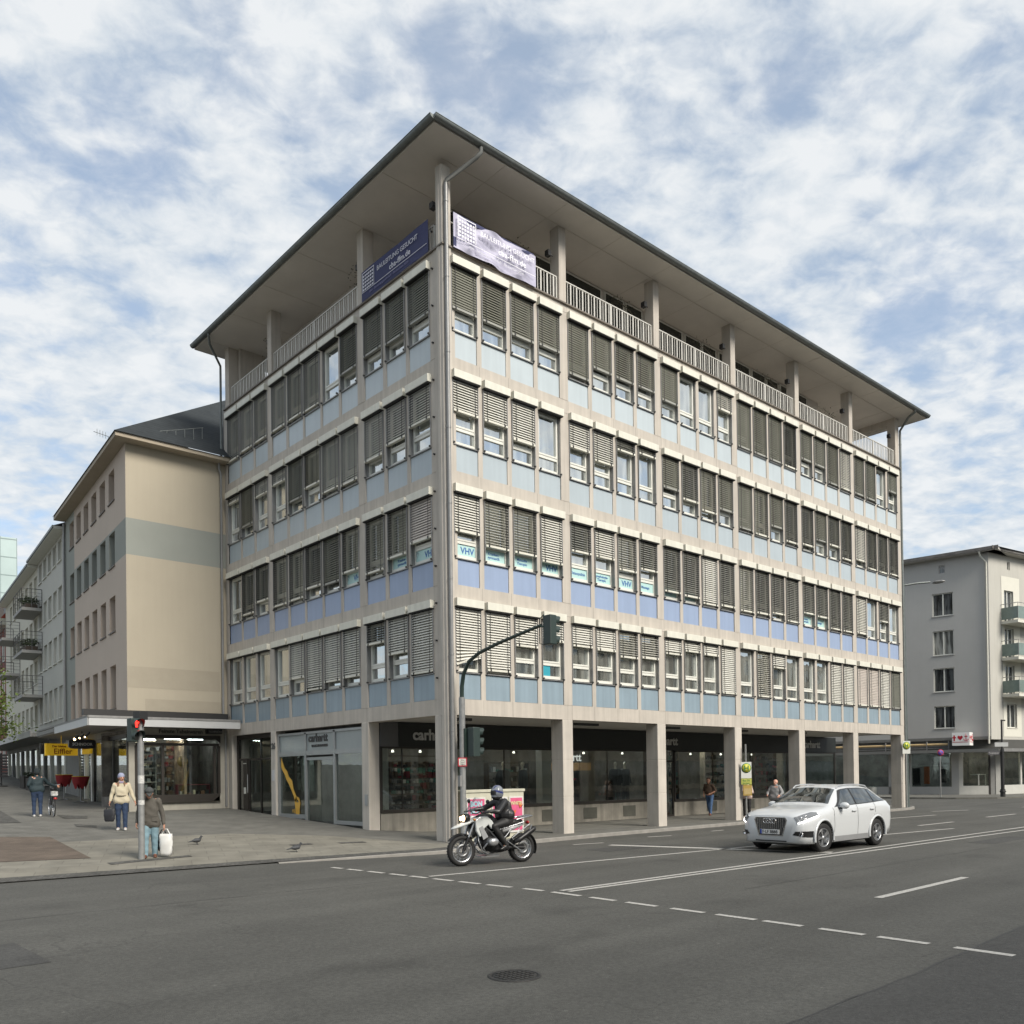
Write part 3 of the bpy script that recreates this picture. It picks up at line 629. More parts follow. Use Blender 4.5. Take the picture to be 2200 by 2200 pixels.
def pipe(pts, r, m, zsplit=None, name='downpipe', clamps=True):
    b = MB(); b.tube(pts, r, 10)
    if clamps:
        x, y = pts[-1][0], pts[-1][1]; z = pts[-1][2]+1
        while z < pts[-2][2]: b.tube([(x, y, z), (x, y, z+.05)], r+.01, 10); z += 2.1
    return b.build(name, m, B0)
pipe([(.055, -.12, 18.3), (.055, -.12, 18.1), (.055, -.12, -.02)], .055, M_PIPE)
b = MB(); b.tube([(.62, Y0_-.06, 19.12), (.62, Y0_-.06, 18.95), (.52, Y0_+.02, 18.8), (.10, -.09, 18.42), (.055, -.12, 18.28)], .058, 10); b.build('pipe_elbow', mat('dull_grey_pipe', (.11, .115, .11), .7, var=.15), B0)
pipe([(REND-.45, Y0_-.06, 19.1), (REND-.45, Y0_-.06, 19.0), (REND-.3, -.6, 18.9), (REND+.04, -.03, 18.5), (REND+.06, -.02, 18.2), (REND+.06, -.02, 0)], .055, M_ZINC)
pipe([(X0-.06, LEND-.9, 19.1), (X0-.06, LEND-.9, 19.0), (X0+.1, LEND-.6, 18.85), (-.1, LEND+.1, 18.45), (-.09, LEND+.12, 18.2), (-.09, LEND+.12, .62)], .045, M_ZINC)
# railings
def railing(x0, x1, M, name='railing'):
    b = MB(); n = int((x1-x0)/.135)
    b.box(x0, x1, .10, .145, 17.44, 17.475); b.box(x0, x1, .105, .14, 16.70, 16.73)
    for k in range(n+1):
        x = x0+(x1-x0)*k/n; wdt = .011 if k % 2 else .028
        b.box(x-wdt, x+wdt, .112, .132, 16.73, 17.44)
    for x in (x0+.02, (x0+x1)/2, x1-.02): b.box(x-.02, x+.02, .102, .142, 16.66, 17.475)
    o = b.build(name, mat('railing_paint', (.52, .51, .47), .5, var=.06), B0, M); return o
edges = [.32]+[v for x0, x1 in RCOL for v in (x0+.14 if x1 < 27 else x0, x1)]
for k in range(0, len(edges)-1, 2): railing(edges[k]+.02, edges[k+1]-.02, FR)
for y0, y1 in ((.5, 4.1), (4.49, 10.38), (10.74, 14.08)): railing(-y1, -y0, FL)
# terrace spotlights on the columns
for x, y in [(4.40, .2), (9.03, .2), (13.65, .2), (18.28, .2), (22.9, .2), (27.5, .2)]:
    b = MB(); b.box(x-.16, x-.02, y-.08, y+.08, 18.05, 18.22); b.tube([(x+.1, y, 18.12), (x-.05, y, 18.12)], .02, 6); b.build('spotlight', M_BLACK, B0)
for y in (.62, 4.6, 10.85): b = MB(); b.box(.14, .30, y, y+.16, 18.05, 18.22); b.tube([(.2, y-.06, 18.1), (.2, y+.05, 18.1)], .02, 6); b.build('spotlight', M_BLACK, B0)

# arcade and shop ------------------------------------------------------
b = MB(); b.box(.02, REND-.02, .425, 4.4, 3.60, 3.70); b.box(.02, .41, .425, 4.08, 3.56, 3.60); b.box(.3, REND-.3, .5, .64, 3.585, 3.599) ; b.build('arcade_ceiling', mat('arcade_plaster', (.55, .53, .49), .9, var=.06), B0)
SY = 4.10                                                  # shop front line
M_FAS = mat('black_fascia', (.016, .019, .018), .45, var=.15, scale=2)
b = MB(); b.box(1.1, 28.9, SY-.08, SY+.12, 2.80, 3.58); b.build('fascia', M_FAS, B0)
b = MB(); b.box(.42, 1.098, SY-.05, SY+.12, 2.80, 3.58); b.build('fascia_return', mat('grey_fascia', (.10, .10, .10), .5), B0)
M_PLINTH = mat('plinth_stone', (.25, .235, .20), .85, var=.2, scale=2, streak=.25)
b = MB(); b.box(.42, 13.9, SY-.02, SY+.25, -.05, .70); b.box(15.2, 28.9, SY-.02, SY+.25, -.05, .62); b.build('plinth', M_PLINTH, B0)
for x in (5.3, 7.4, 9.6, 11.9, 17.5, 20.5): b = MB(); b.box(x, x+.75, SY-.035, SY-.021, .12, .55); b.build('cellar_grille', mat('grille_grey', (.085, .085, .07), .7, var=.2), B0)
M_SF = mat('dark_shop_frame', (.028, .024, .02), .45, var=.1)
mull = [.42, 1.25, 4.9, 8.05, 10.4, 13.9]
b = MB(); b.box(.42, 13.9, SY-.07, SY+.03, .70, .80); b.box(.42, 13.9, SY-.05, SY+.03, 2.74, 2.80); b.box(15.2, 28.9, SY-.07, SY+.03, .62, .72); b.box(15.2, 28.9, SY-.05, SY+.03, 2.74, 2.80)
for x in (.44, 13.86, 15.24, 28.86): b.box(x-.04, x+.04, SY-.05, SY+.03, .7, 2.8)
for x in (1.25, 5.6, 8.4, 11.0, 18.0, 21.0, 24.2): b.box(x-.012, x+.012, SY-.03, SY+.02, .8, 2.75)
b.build('shop_window_frame', M_SF, B0)
for x0, x1, z0 in ((.45, 1.24, .8), (1.26, 5.59, .8), (5.61, 8.39, .8), (8.41, 10.99, .8), (11.01, 13.85, .8), (15.25, 17.99, .72), (18.01, 20.99, .72), (21.01, 24.19, .72), (24.21, 28.85, .72)):
    b = MB(); b.box(x0, x1, SY, SY+.012, z0, 2.74); b.build('shop_window', G_SHOP, B0)
# glazed entrance in the arcade
b = MB(); b.box(13.92, 13.98, SY-.03, SY+.05, 0, 2.8); b.box(15.12, 15.18, SY-.03, SY+.05, 0, 2.8); b.box(13.98, 15.12, SY-.03, SY+.05, 2.3, 2.36); b.box(13.98, 15.12, SY-.03, SY+.05, 0, .08)
e = b.build('entrance_door', M_SF, B0); b = MB(); b.box(13.98, 15.12, SY, SY+.012, .08, 2.3); b.box(13.98, 15.12, SY, SY+.012, 2.36, 2.8); b.build('pane', G_SHOP, e)
# shop room behind the glass
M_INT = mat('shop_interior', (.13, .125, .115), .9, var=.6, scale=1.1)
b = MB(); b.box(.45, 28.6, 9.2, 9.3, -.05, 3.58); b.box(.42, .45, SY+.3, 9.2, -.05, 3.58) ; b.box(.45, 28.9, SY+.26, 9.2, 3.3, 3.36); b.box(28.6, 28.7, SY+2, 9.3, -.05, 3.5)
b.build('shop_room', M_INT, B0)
b = MB(); b.box(.5, 28.5, SY+.26, 9.2, -.02, .02); b.box(.5, 13.8, SY+.255, SY+1.3, .02, .62); b.box(15.3, 28.5, SY+.255, SY+1.1, .02, .55); b.build('shop_floor', mat('shop_floor_dark', (.16, .13, .10), .5, var=.2), B0)
M_CRD = mat('interior_white', (.36, .35, .32), .8, var=.08)
for x0, x1, y in ((.72, 1.0, 4.5), (4.1, 4.55, 5.0), (8.5, 9.0, 5.2), (15.9, 16.5, 5.4), (21.4, 21.7, 4.6), (25.9, 26.4, 4.5), (24.3, 24.45, 4.4)):
    b = MB(); b.box(x0, x1, y, y+.35, .02, 3.3); b.build('inner_pier', M_CRD, B0)
M_GLOW = mat('shop_light', (1, .9, .75), .5, var=0, emit=(1, .86, .66, 26)); M_GLOWC = mat('shop_light_white', (1, 1, 1), .5, var=0, emit=(.9, .96, 1, 26))
for k, (x, y) in enumerate(((1.8, 5.2), (3.4, 6.6), (5.9, 5.6), (7.6, 6.8), (9.6, 5.3), (11.4, 6.4), (12.9, 5.4), (16.4, 6.0), (18.6, 5.4), (20.2, 6.8), (22.6, 5.6), (24.8, 6.4), (26.8, 5.4))):
    b = MB(); b.box(x-.5, x+.5, y-.04, y+.04, 3.22, 3.27); b.build('shop_lamp', M_GLOW if k % 3 else M_GLOWC, B0)
b = MB()
for x, z in ((15.6, 2.55), (15.85, 2.45), (15.7, 2.32)): b.ball((x, 5.4, z), .045, 8)
b.build('hanging_bulb', mat('bulb_glow', (1, .8, .5), .4, var=0, emit=(1, .6, .3, 14)), B0)
b = MB()
for x in (1.3, 2.4, 4.9, 6.6, 9.3, 10.3, 12.6, 17.2, 19.5, 22.0): b.lathe([(.03, 0), (.05, -.08), (0, -.08)], (x, 4.7, 2.72), 'Z', 8)
b.build('spot_row', mat('spot_glow', (1, 1, 1), .5, var=0, emit=(1, .93, .8, 1.6)), B0)
# timber valance and lit name inside the window
b = MB(); b.box(11.3, 13.8, 7.6, 7.7, 2.0, 2.35); b.build('timber_board', mat('lit_timber', (.38, .23, .10), .6, var=.2, scale=4), B0)
put_text('inner_lettering', 'carhartt', .5, mat('lit_letters', (.7, .7, .7), .5, var=0, emit=(1, 1, 1, .35)), B0, TR(11.5, 7.55, 2.42), depth=.02, font_off=.004)
# shop lettering on the fascia
M_LET = mat('pale_letters', (.50, .50, .48), .5, var=0)
for x in (1.62, 13.75, 25.6): put_text('shop_lettering', 'carhartt', .50, M_LET, B0, TR(x, SY-.10, 3.03), depth=.03, font_off=.012, spacing=1.0)
# bulkhead lamps under the arcade ceiling
for x in (1.6, 7.3, 11.9, 16.5, 21.2): b = MB(); b.box(x-.55, x+.55, 1.6, 1.78, 3.52, 3.60); b.build('ceiling_lamp', mat('lamp_case_dark', (.06, .06, .06), .5), B0)

# side street ground floor -------------------------------------------
# house entrance in the third bay
M_ALU = mat('aluminium', (.33, .345, .345), .4, metal=.5, var=.06)
b = MB(); b.box(.20, .30, 10.75, 14.08, 3.38, 3.55); b.box(.20, .30, 10.75, 10.85, .5, 3.4); b.box(.20, .30, 13.95, 14.08, .55, 3.4); b.box(.22, .28, 10.85, 13.95, 2.55, 2.63); b.box(.22, .28, 12.0, 12.08, .5, 3.4); b.box(.22, .28, 13.0, 13.1, .5, 2.6)
b.box(.18, .24, 13.1, 13.5, .62, 2.6); e = b.build('house_door', M_SF, B0)
b = MB(); b.tube([(.1, 12.93, 1.3), (.1, 12.93, 2.0)], .018, 8, 0); b.build('door_handle', M_ALU, e)
b = MB(); b.box(.165, .178, 13.25, 13.42, 1.25, 1.5); b.box(.165, .178, 13.2, 13.45, 2.42, 2.45); b.build('name_plate', M_WHITE, e)
b = MB(); b.box(.25, .262, 10.87, 12.0, .62, 3.37); b.box(.25, .262, 12.09, 12.99, .66, 2.54); b.box(.25, .262, 12.09, 13.94, 2.64, 3.37); b.box(.25, .262, 13.5, 13.94, .66, 2.54); b.build('pane', G_SHOP, e)
# aluminium shop front in the middle bay
b = MB(); z0 = .40
for y0, y1 in ((4.50, 4.62), (10.24, 10.36), (8.24, 8.36), (6.28, 6.40)): b.box(.08, .20, y0, y1, .25, 3.42)
b.box(.08, .20, 4.62, 10.24, 3.36, 3.44); b.box(.09, .19, 4.62, 10.24, 2.62, 2.78); b.box(.09, .19, 4.62, 6.28, .30, .42); b.box(.09, .19, 8.36, 10.24, .42, .56); b.box(.11, .19, 6.4, 8.24, 2.45, 2.55)
sf = b.build('shop_front', M_ALU, B0)
for y0, y1, zz0 in ((4.62, 6.28, .42), (6.40, 7.3, .38), (7.34, 8.24, .38), (8.36, 10.24, .56)):
    b = MB(); b.box(.14, .152, y0, y1, zz0, 2.62 if y1 < 6.3 or y0 > 8.3 else 2.45); b.build('pane', G_SHOP, sf)
for y0, y1 in ((4.62, 6.28), (6.40, 8.24), (8.36, 10.24)): b = MB(); b.box(.13, .15, y0, y1, 2.78, 3.36); b.build('fanlight_panel', mat('frosted_panel', (.28, .31, .31), .3, var=.05), sf)
put_text('shop_lettering', 'carhartt', .40, mat('dark_letters', (.05, .05, .05), .5, var=0), sf, FL @ Matrix.Translation((-8.12, .115, 3.08)), depth=.02, font_off=.008)
put_text('shop_lettering', 'WORK IN PROGRESS', .115, MATS['dark_letters'], sf, FL @ Matrix.Translation((-7.9, .115, 2.90)), depth=.02, font_off=.004)
put_text('house_number', '26', .30, MATS['dark_letters'], B0, FL @ Matrix.Translation((-10.66, -.012, 2.92)), depth=.02, font_off=.01)
b = MB(); b.box(-.012, -.002, 10.45, 10.66, 1.75, 2.15); b.build('notice', mat('paper', (.5, .5, .5), .8, var=.05), B0)
b = MB(); b.box(-.03, -.001, 4.14, 4.30, .95, 1.3); b.build('intercom', M_ALU, B0)
# yellow figure on the left pane of the aluminium front
M_YEL = mat('yellow_film', (.62, .36, .05), .5, var=.06)
b = MB(); pr = [(10.18, 2.62), (10.08, 2.45), (9.9, 2.2), (9.72, 2.1), (9.6, 1.9), (9.35, 1.75), (9.25, 1.45), (9.05, 1.2), (9.0, 1.02)]; lo = [(9.15, 1.0), (9.25, 1.2), (9.45, 1.45), (9.6, 1.62), (9.8, 1.8), (9.92, 1.98), (10.08, 2.12), (10.18, 2.25)]
b.poly([(.125, y, z) for y, z in pr+lo]); b.lathe([(.09, 0), (.2, 0)], (.125, 8.98, .98), 'X', 16); b.poly([(.124, y, z) for y, z in ((8.75, .98), (8.82, .72), (8.85, .5), (9.1, .5), (9.12, .72), (9.18, .98))])
b.build('window_film', M_YEL, sf); put_text('window_lettering', 'FIESTA', .19, M_YEL, sf, FL @ Matrix.Translation((-9.35, .12, .60)), depth=.004)
# shop display inside the side front: shirts
b = MB(); b.box(.6, .64, 4.9, 5.6, 1.9, 2.7); b.build('green_display', mat('green_cloth', (.03, .22, .09), .8), B0)
# plinth stone under corner window, low
b = MB(); b.box(.41, .45, .62, 4.05, -.05, 0); b.box(.06, .38, .64, 4.08, -.1, -.06) if False else None
# ================================================================== neighbouring buildings
def frame_at(x, y, deg):            # local x along the wall, local y into the building when the wall is seen from its -y side
    return Matrix.Translation((x, y, 0)) @ Matrix.Rotation(R_(deg), 4, 'Z')
def wall_holes(b, x0, x1, z0, z1, holes, y=0, th=.3, mi=0, M=None, reveal=None, rmi=0):
    """wall sheet in the local xz plane with rectangular openings and real reveals"""
    xs = sorted({x0, x1, *[h[0] for h in holes], *[h[1] for h in holes]}); zs = sorted({z0, z1, *[h[2] for h in holes], *[h[3] for h in holes]})
    T = M or Matrix.Identity(4); reveal = reveal or th
    for a, c in zip(xs, xs[1:]):
        for d, e in zip(zs, zs[1:]):
            if any(h[0] <= a+1e-6 and h[1] >= c-1e-6 and h[2] <= d+1e-6 and h[3] >= e-1e-6 for h in holes): continue
            b.add([T @ Vector(p) for p in ((a, y, d), (c, y, d), (c, y, e), (a, y, e))], [(0, 1, 2, 3)], mi)
    for h in holes:
        a, c, d, e = h[:4]
        q = [(a, d), (c, d), (c, e), (a, e)]
        for (p0, p1) in zip(q, q[1:]+q[:1]):
            b.add([T @ Vector(p) for p in ((p0[0], y, p0[1]), (p1[0], y, p1[1]), (p1[0], y+reveal, p1[1]), (p0[0], y+reveal, p0[1]))], [(3, 2, 1, 0)], rmi)
def simple_window(root, M, x0, x1, z0, z1, y, frame_m, glass_m, sill_m=None, div=1, transom=None, name='window', sillout=.06, wallmat=None):
    b = MB(); f = .06
    b.box(x0, x0+f, y-.03, y+.05, z0, z1); b.box(x1-f, x1, y-.03, y+.05, z0, z1); b.box(x0+f, x1-f, y-.03, y+.05, z0, z0+f); b.box(x0+f, x1-f, y-.03, y+.05, z1-f, z1)
    for k in range(1, div): xx = x0+(x1-x0)*k/div; b.box(xx-.04, xx+.04, y-.035, y+.045, z0+f, z1-f)
    o = b.build(name, frame_m, root, M)
    b = MB(); b.box(x0+f, x1-f, y+.02, y+.03, z0+f, z1-f); b.build('pane', glass_m, o)
    if sill_m: b = MB(); b.box(x0-.04, x1+.04, -sillout, y, z0-.05, z0-.005); b.build('sill', sill_m, o)
    return o
G_FAR = glass_mat('far_window_glass', refl=.06, trans=False, dark=(.022, .024, .024), ior=1.5)
G_CURT = glass_mat('curtained_glass', refl=.06, trans=False, dark=(.11, .11, .10), ior=1.5)
M_BEI = mat('beige_render', (.385, .345, .27), .9, var=.05, scale=.4, streak=.02); M_PINK = mat('pinkish_render', (.44, .375, .315), .9, var=.04, scale=.5, streak=.02); M_GRB = mat('grey_green_render', (.25, .265, .24), .9, var=.05, scale=.6)
M_SLATE = mat('slate', (.032, .037, .040), .85, var=.25, scale=3); M_SLATE.node_tree.nodes['Principled BSDF'].inputs['Specular IOR Level'].default_value = .15
def add_rows(m, pitch, lo=.6):
    t = m.node_tree; b = t.nodes['Principled BSDF']; g = _nn(m, 'ShaderNodeNewGeometry'); src = b.inputs['Base Color'].links[0].from_socket
    sx = _nn(m, 'ShaderNodeSeparateXYZ'); t.links.new(g.outputs['Position'], sx.inputs[0]); mo = _nn(m, 'ShaderNodeMath', operation='FRACT'); dv = _nn(m, 'ShaderNodeMath', operation='DIVIDE'); t.links.new(sx.outputs[2], dv.inputs[0]); dv.inputs[1].default_value = pitch; t.links.new(dv.outputs[0], mo.inputs[0])
    mr = _nn(m, 'ShaderNodeMapRange'); mr.inputs[1].default_value = 0; mr.inputs[2].default_value = .25; mr.inputs[3].default_value = lo; mr.inputs[4].default_value = 1.08; t.links.new(mo.outputs[0], mr.inputs[0])
    sc = _nn(m, 'ShaderNodeVectorMath', operation='SCALE'); t.links.new(src, sc.inputs[0]); t.links.new(mr.outputs[0], sc.inputs['Scale']); t.links.new(sc.outputs[0], b.inputs['Base Color'])
add_rows(M_SLATE, .16)
DEG = 84.8; C0 = (-3.85, 14.5)
th = R_(DEG); DV = Vector((math.cos(th), math.sin(th), 0)); LV = Vector((-math.sin(th), math.cos(th), 0))
# local frame for the street side: x runs towards the camera (-DV), y points into the block
FS = Matrix.Translation((C0[0], C0[1], 0)) @ Matrix.Rotation(th-math.pi, 4, 'Z')     # local x = -DV, local y = -LV (to the right, into the block)
def S(s): return -s
BB = thing('beige_house', 'beige rendered house with deep window recesses, a grey green band and a dark slate roof', 'building', (0, 0, 0))
rows = [(12.78, 14.0), (10.22, 11.56), (7.66, 9.05), (4.66, 6.35)]
cols_ = [(1.80+k*1.66, 2.80+k*1.66) for k in range(6)]
b = MB(); holes = [(S(c), S(a), z0, z1) for a, c in cols_ for z0, z1 in rows]
E_ = 12.3
# street side, rendered in three colours
def clip(hs, xa, xb, za, zb): return [(max(h[0], xa), min(h[1], xb), max(h[2], za), min(h[3], zb)) for h in hs if h[0] < xb and h[1] > xa and h[2] < zb and h[3] > za]
for xa, xb, za, zb, mi in ((S(10.0), 0, 3.8, 10.27, 1), (S(10.0), 0, 10.27, 11.64, 2), (S(10.0), 0, 11.64, 14.4, 1), (S(E_), S(10.0), 3.8, 14.4, 2)):
    hs = [h for h in holes if xa-1e-6 <= h[0] and h[1] <= xb+1e-6]
    xs_ = clip(hs, xa, xb, za, zb)
    xs0 = sorted({xa, xb, *[h[0] for h in xs_], *[h[1] for h in xs_]}); zs0 = sorted({za, zb, *[h[2] for h in xs_], *[h[3] for h in xs_]})
    for a, c in zip(xs0, xs0[1:]):
        for d, e in zip(zs0, zs0[1:]):
            if any(h[0] <= a+1e-6 and h[1] >= c-1e-6 and h[2] <= d+1e-6 and h[3] >= e-1e-6 for h in xs_): continue
            b.add([FS @ Vector(p) for p in ((a, 0, d), (c, 0, d), (c, 0, e), (a, 0, e))], [(0, 1, 2, 3)], mi)
for h in holes:
    q = [(h[0], h[2]), (h[1], h[2]), (h[1], h[3]), (h[0], h[3])]
    for p0, p1 in zip(q, q[1:]+q[:1]):
        b.add([FS @ Vector(p) for p in ((p0[0], 0, p0[1]), (p1[0], 0, p1[1]), (p1[0], .5, p1[1]), (p0[0], .5, p0[1]))], [(3, 2, 1, 0)], 2 if 10.2 < h[2] < 10.3 else 1)
# gable side along y=14.5
gx = C0[0]
for z0, z1, mi in ((3.8, 10.27, 0), (10.27, 11.64, 2), (11.64, 14.5, 0)): b.add([(gx, 14.5, z0), (.0, 14.5, z0), (.0, 14.5, z1), (gx, 14.5, z1)], [(0, 1, 2, 3)], mi)
b.build('wall', [M_BEI, M_PINK, M_GRB], BB)
b = MB(); b.box(gx+.01, -.3, 14.496, 14.499, 5.3, 6.1); b.box(-3.2, -.25, 14.494, 14.498, 4.45, 4.9); b.build('render_patch', mat('beige_patch', (.335, .30, .235), .9, var=.06, scale=2), BB)
M_REVW = mat('beige_blind_sheet', (.30, .265, .20), .8, var=.06)
for a, c in cols_:
    for k, (z0, z1) in enumerate(rows):
        o = simple_window(BB, FS, S(c), S(a), z0, z1, .45, M_BEI if k != 1 else M_GRB, G_FAR, mat('dark_sill', (.10, .085, .07), .6), sillout=.05)
ev = FS @ Vector((0, -.5, 0)); 
b = MB()
pe = [Vector((ev.x-.25, 13.98, 14.42)), Vector((0.2, 13.98, 14.60)), Vector((.2, 14.7, 14.60)), ]
far_l = FS @ Vector((S(E_), -.5, 14.42)); far_r = FS @ Vector((S(E_), 6, 14.42)); cn = Vector((ev.x-.02, 13.95, 14.42)); cr = Vector((.0, 13.95, 14.42))
b.prism([cn, far_l, far_r, Vector((.9, 14.9, 14.42)), Vector((-.02, 14.45, 14.42)), Vector((-.02, 13.95, 14.42))], (0, 0, .16), 0)
b.build('eaves', mat('eaves_board', (.33, .285, .22), .8, var=.06), BB)
b = MB(); c0 = Vector((-4.42, 13.88, 14.57)); Hh = c0+Vector((8, 8, 6.0)); fe = FS @ Vector((S(E_), -.55, 14.57)); fr_ = fe+Vector((8, .5, 6.0))
b.add([c0, Vector((9, 13.88, 14.57)), Vector((9, Hh.y, Hh.z)), Hh, fe, fr_], [(0, 1, 2, 3), (4, 0, 3, 5)])
b.build('roof', M_SLATE, BB)
b = MB(); p = Vector((-3.4, 14.9, 14.75))
for k in range(6): b.tube([p+Vector((.35*k+.9, 0, .1+.12*k)), p+Vector((.35*k+.9, 0, .55+.12*k))], .012, 5)
b.tube([p+Vector((.9, 0, .55)), p+Vector((2.7, 0, 1.15))], .012, 5)
for k in range(2): b.tube([p+Vector((-.2+.12*k, .1, 0)), p+Vector((.25+.12*k, .1, .62))], .012, 5)
b.build('roof_ladder', M_ZINC, BB)
b = MB(); b.tube([FS @ Vector((-1.3, -.3, 14.6)), FS @ Vector((-1.3, -.3, 15.0))], .01, 5); b.tube([FS @ Vector((-1.3, -.3, 15.0)), FS @ Vector((-.9, -.9, 14.93))], .01, 5)
for k in range(4): q = FS @ Vector((-1.2+.1*k, -.42-.12*k, 14.98-.015*k)); b.tube([q+Vector((0, 0, .12)), q-Vector((0, 0, .12))], .008, 4)
b.build('antenna', M_ZINC, BB)
b = MB(); b.tube([(-.30, 14.35, 14.5), (-.30, 14.38, 14.2), (-.2, 14.42, 14.0), (-.2, 14.42, 4.35)], .05, 8); b.tube([(-.2, 14.42, 4.3), (-.12, 14.40, 3.9), (-.12, 14.40, .75)], .05, 8); b.build('downpipe', M_PIPE, BB)
q = FS @ Vector((S(12.15), -.08, 0)); b = MB(); b.tube([q+Vector((0, 0, 14.3)), q+Vector((0, 0, 4.6))], .06, 8); b.build('downpipe', M_PIPE, BB)
# canopy over the shops
M_CANW = mat('white_canopy_edge', (.44, .45, .45), .4, var=.05); M_CAND = mat('canopy_grey', (.17, .17, .16), .6, var=.1); M_SOFD = mat('canopy_soffit', (.30, .29, .27), .8, var=.06)
cx, cy = -5.55, 13.30                         # outer corner of the canopy
cl = Vector((cx, cy, 0)); ce = cl+DV*6.6; ce2 = cl+DV*11.2
b = MB()
b.prism([Vector((-.05, cy, 3.82)), Vector((-.05, 14.49, 3.82)), Vector((C0[0], 14.49, 3.82)), FS @ Vector((S(12.3), 0, 3.82)), ce2-Vector((0, 0, 0))+Vector((0, 0, 3.82)), cl+Vector((0, 0, 3.82))], (0, 0, .14)); cano = b.build('canopy', M_SOFD, BB); fixn(cano)
b = MB(); b.box(cx, -.02, cy-.05, cy, 3.78, 4.05, 0); b.box(cx-.02, -.02, cy-.07, cy+.03, 4.05, 4.13, 1)
b.prism([cl+Vector((-.05, -.05, 3.78)), ce+Vector((-.05, 0, 3.78)), ce+Vector((0, 0, 3.78)), cl+Vector((0, 0, 3.78))], (0, 0, .27), 0)
b.prism([ce+Vector((-.06, 0, 3.86)), ce2+Vector((-.06, 0, 3.86)), ce2+Vector((0, 0, 3.86)), ce+Vector((0, 0, 3.86))], (0, 0, .14), 2)
b.prism([cl+Vector((-.06, -.06, 4.052)), ce2+Vector((-.06, 0, 4.052)), ce2+Vector((.05, 0, 4.052)), cl+Vector((.05, 0, 4.052))], (0, 0, .07), 2)
o = b.build('canopy_edge', [M_CANW, M_PIPE, M_CAND], BB); fixn(o)
b = MB(); b.box(cx+.1, -.1, 14.2, 14.45, 4.2, 4.42); b.build('canopy_gutter', M_BLACK, BB)
# corner shop
M_TRAV = mat('pale_shop_stone', (.33, .315, .27), .8, var=.1, scale=2, streak=.1)
b = MB(); wall_holes(b, -3.85, -.0, .3, 3.8, [(-3.6, -.42, .97, 3.54)], y=14.42, th=.1, reveal=.06)
for v_ in (0,): pass
b.build('shop_wall', M_TRAV, BB)
b = MB(); b.box(-3.6, -.42, 14.36, 14.46, 3.40, 3.54); b.box(-3.6, -.42, 14.36, 14.46, 3.14, 3.24); b.box(-3.6, -.42, 14.30, 14.46, .97, 1.27)
for x in (-3.58, -2.62, -.60, -.42): b.box(x-.05, x+.05, 14.35, 14.46, 1.27, 3.14)
for sx in (0,): b.prism([(-.72, 14.352, 3.545), (-.36, 14.352, 3.25), (-.36, 14.352, 3.545)], (0, .06, 0), 0); b.prism([(-.72, 14.30, .965), (-.36, 14.30, 1.25), (-.36, 14.30, .965)], (0, .12, 0), 1)
b.build('shop_window_frame', [M_SF, M_TRAV], BB)
b = MB(); b.box(-3.6, -.45, 14.44, 14.45, 1.27, 3.4); b.build('shop_window', G_SHOP, BB)
b = MB(); b.box(-3.9, -.3, 17.4, 17.5, .5, 3.7); b.box(-.35, -.3, 14.47, 17.4, .5, 3.7); b.box(-3.9, -.3, 14.5, 17.4, 3.6, 3.7); b.box(-3.9, -.3, 14.5, 17.4, .5, 1.2); b.build('shop_room', mat('shop_room_dark', (.14, .13, .115), .9, var=.7, scale=2), BB)
put_text('shop_lettering', 'Feinste Tabakwaren', .21, MATS['dark_letters'], BB, TR(-2.75, 14.405, 3.62), depth=.02, font_off=.004)
b = MB(); b.box(-.95, -.35, 14.2, 14.40, 3.62, 3.80); s_ = b.build('name_board', M_BLACK, BB); put_text('board_lettering', 'SCHNOOR', .12, mat('grey_letters', (.3, .3, .3), .5, var=0), s_, TR(-.88, 14.19, 3.66), depth=.006)
# chamfered glass corner and street side shop fronts
b = MB(); YS = 0
for x in (0, S(2.3), S(3.3), S(3.8), S(5.9)): b.add([FS @ Vector(p) for p in ((x-.06, -.04, .6), (x+.06, -.04, .6), (x+.06, .1, .6), (x-.06, .1, .6), (x-.06, -.04, 3.5), (x+.06, -.04, 3.5), (x+.06, .1, 3.5), (x-.06, .1, 3.5))], [(0, 3, 2, 1), (4, 5, 6, 7), (0, 1, 5, 4), (1, 2, 6, 5), (2, 3, 7, 6), (3, 0, 4, 7)])
b.box(S(6.0), .05, -.06, .1, 3.42, 3.56, 0, FS); b.box(S(3.0), .05, -.06, .12, .7, 1.25, 0, FS); b.build('shop_window_frame', M_SF, BB)
b = MB(); b.box(S(6), 0, .0, .01, .9, 3.42, 0, FS); b.build('shop_window', G_SHOP, BB)
b = MB(); b.box(S(12.3), S(.6), 2.2, 2.3, .6, 3.8, 0, FS); b.box(S(6.05), S(5.95), .1, 2.2, .6, 3.8, 0, FS); b.build('shop_back_wall', mat('shop_room_warm', (.28, .2, .13), .9, var=.5, scale=3), BB)
b = MB(); b.box(S(12.3), .1, -.02, .12, 3.56, 3.83, 0, FS)
b.box(S(6.2), S(6.0), -.1, .1, .7, 3.56, 1, FS); b.box(S(7.9), S(7.75), -.05, .1, .7, 3.56, 1, FS); b.box(S(12.3), S(9.2), -.02, .1, .7, 3.56, 2, FS); b.box(S(7.75), S(6.2), -.03, .08, 3.0, 3.12, 1, FS)
b.build('shop_front', [M_TRAV, M_WHITE, mat('grey_pillar', (.17, .17, .16), .8)], BB)
b = MB(); b.box(S(9.2), S(7.9), .02, .03, .8, 3.5, 0, FS); b.box(S(7.75), S(6.2), .04, .05, .75, 3.0, 0, FS); b.build('shop_window', G_SHOP, BB)
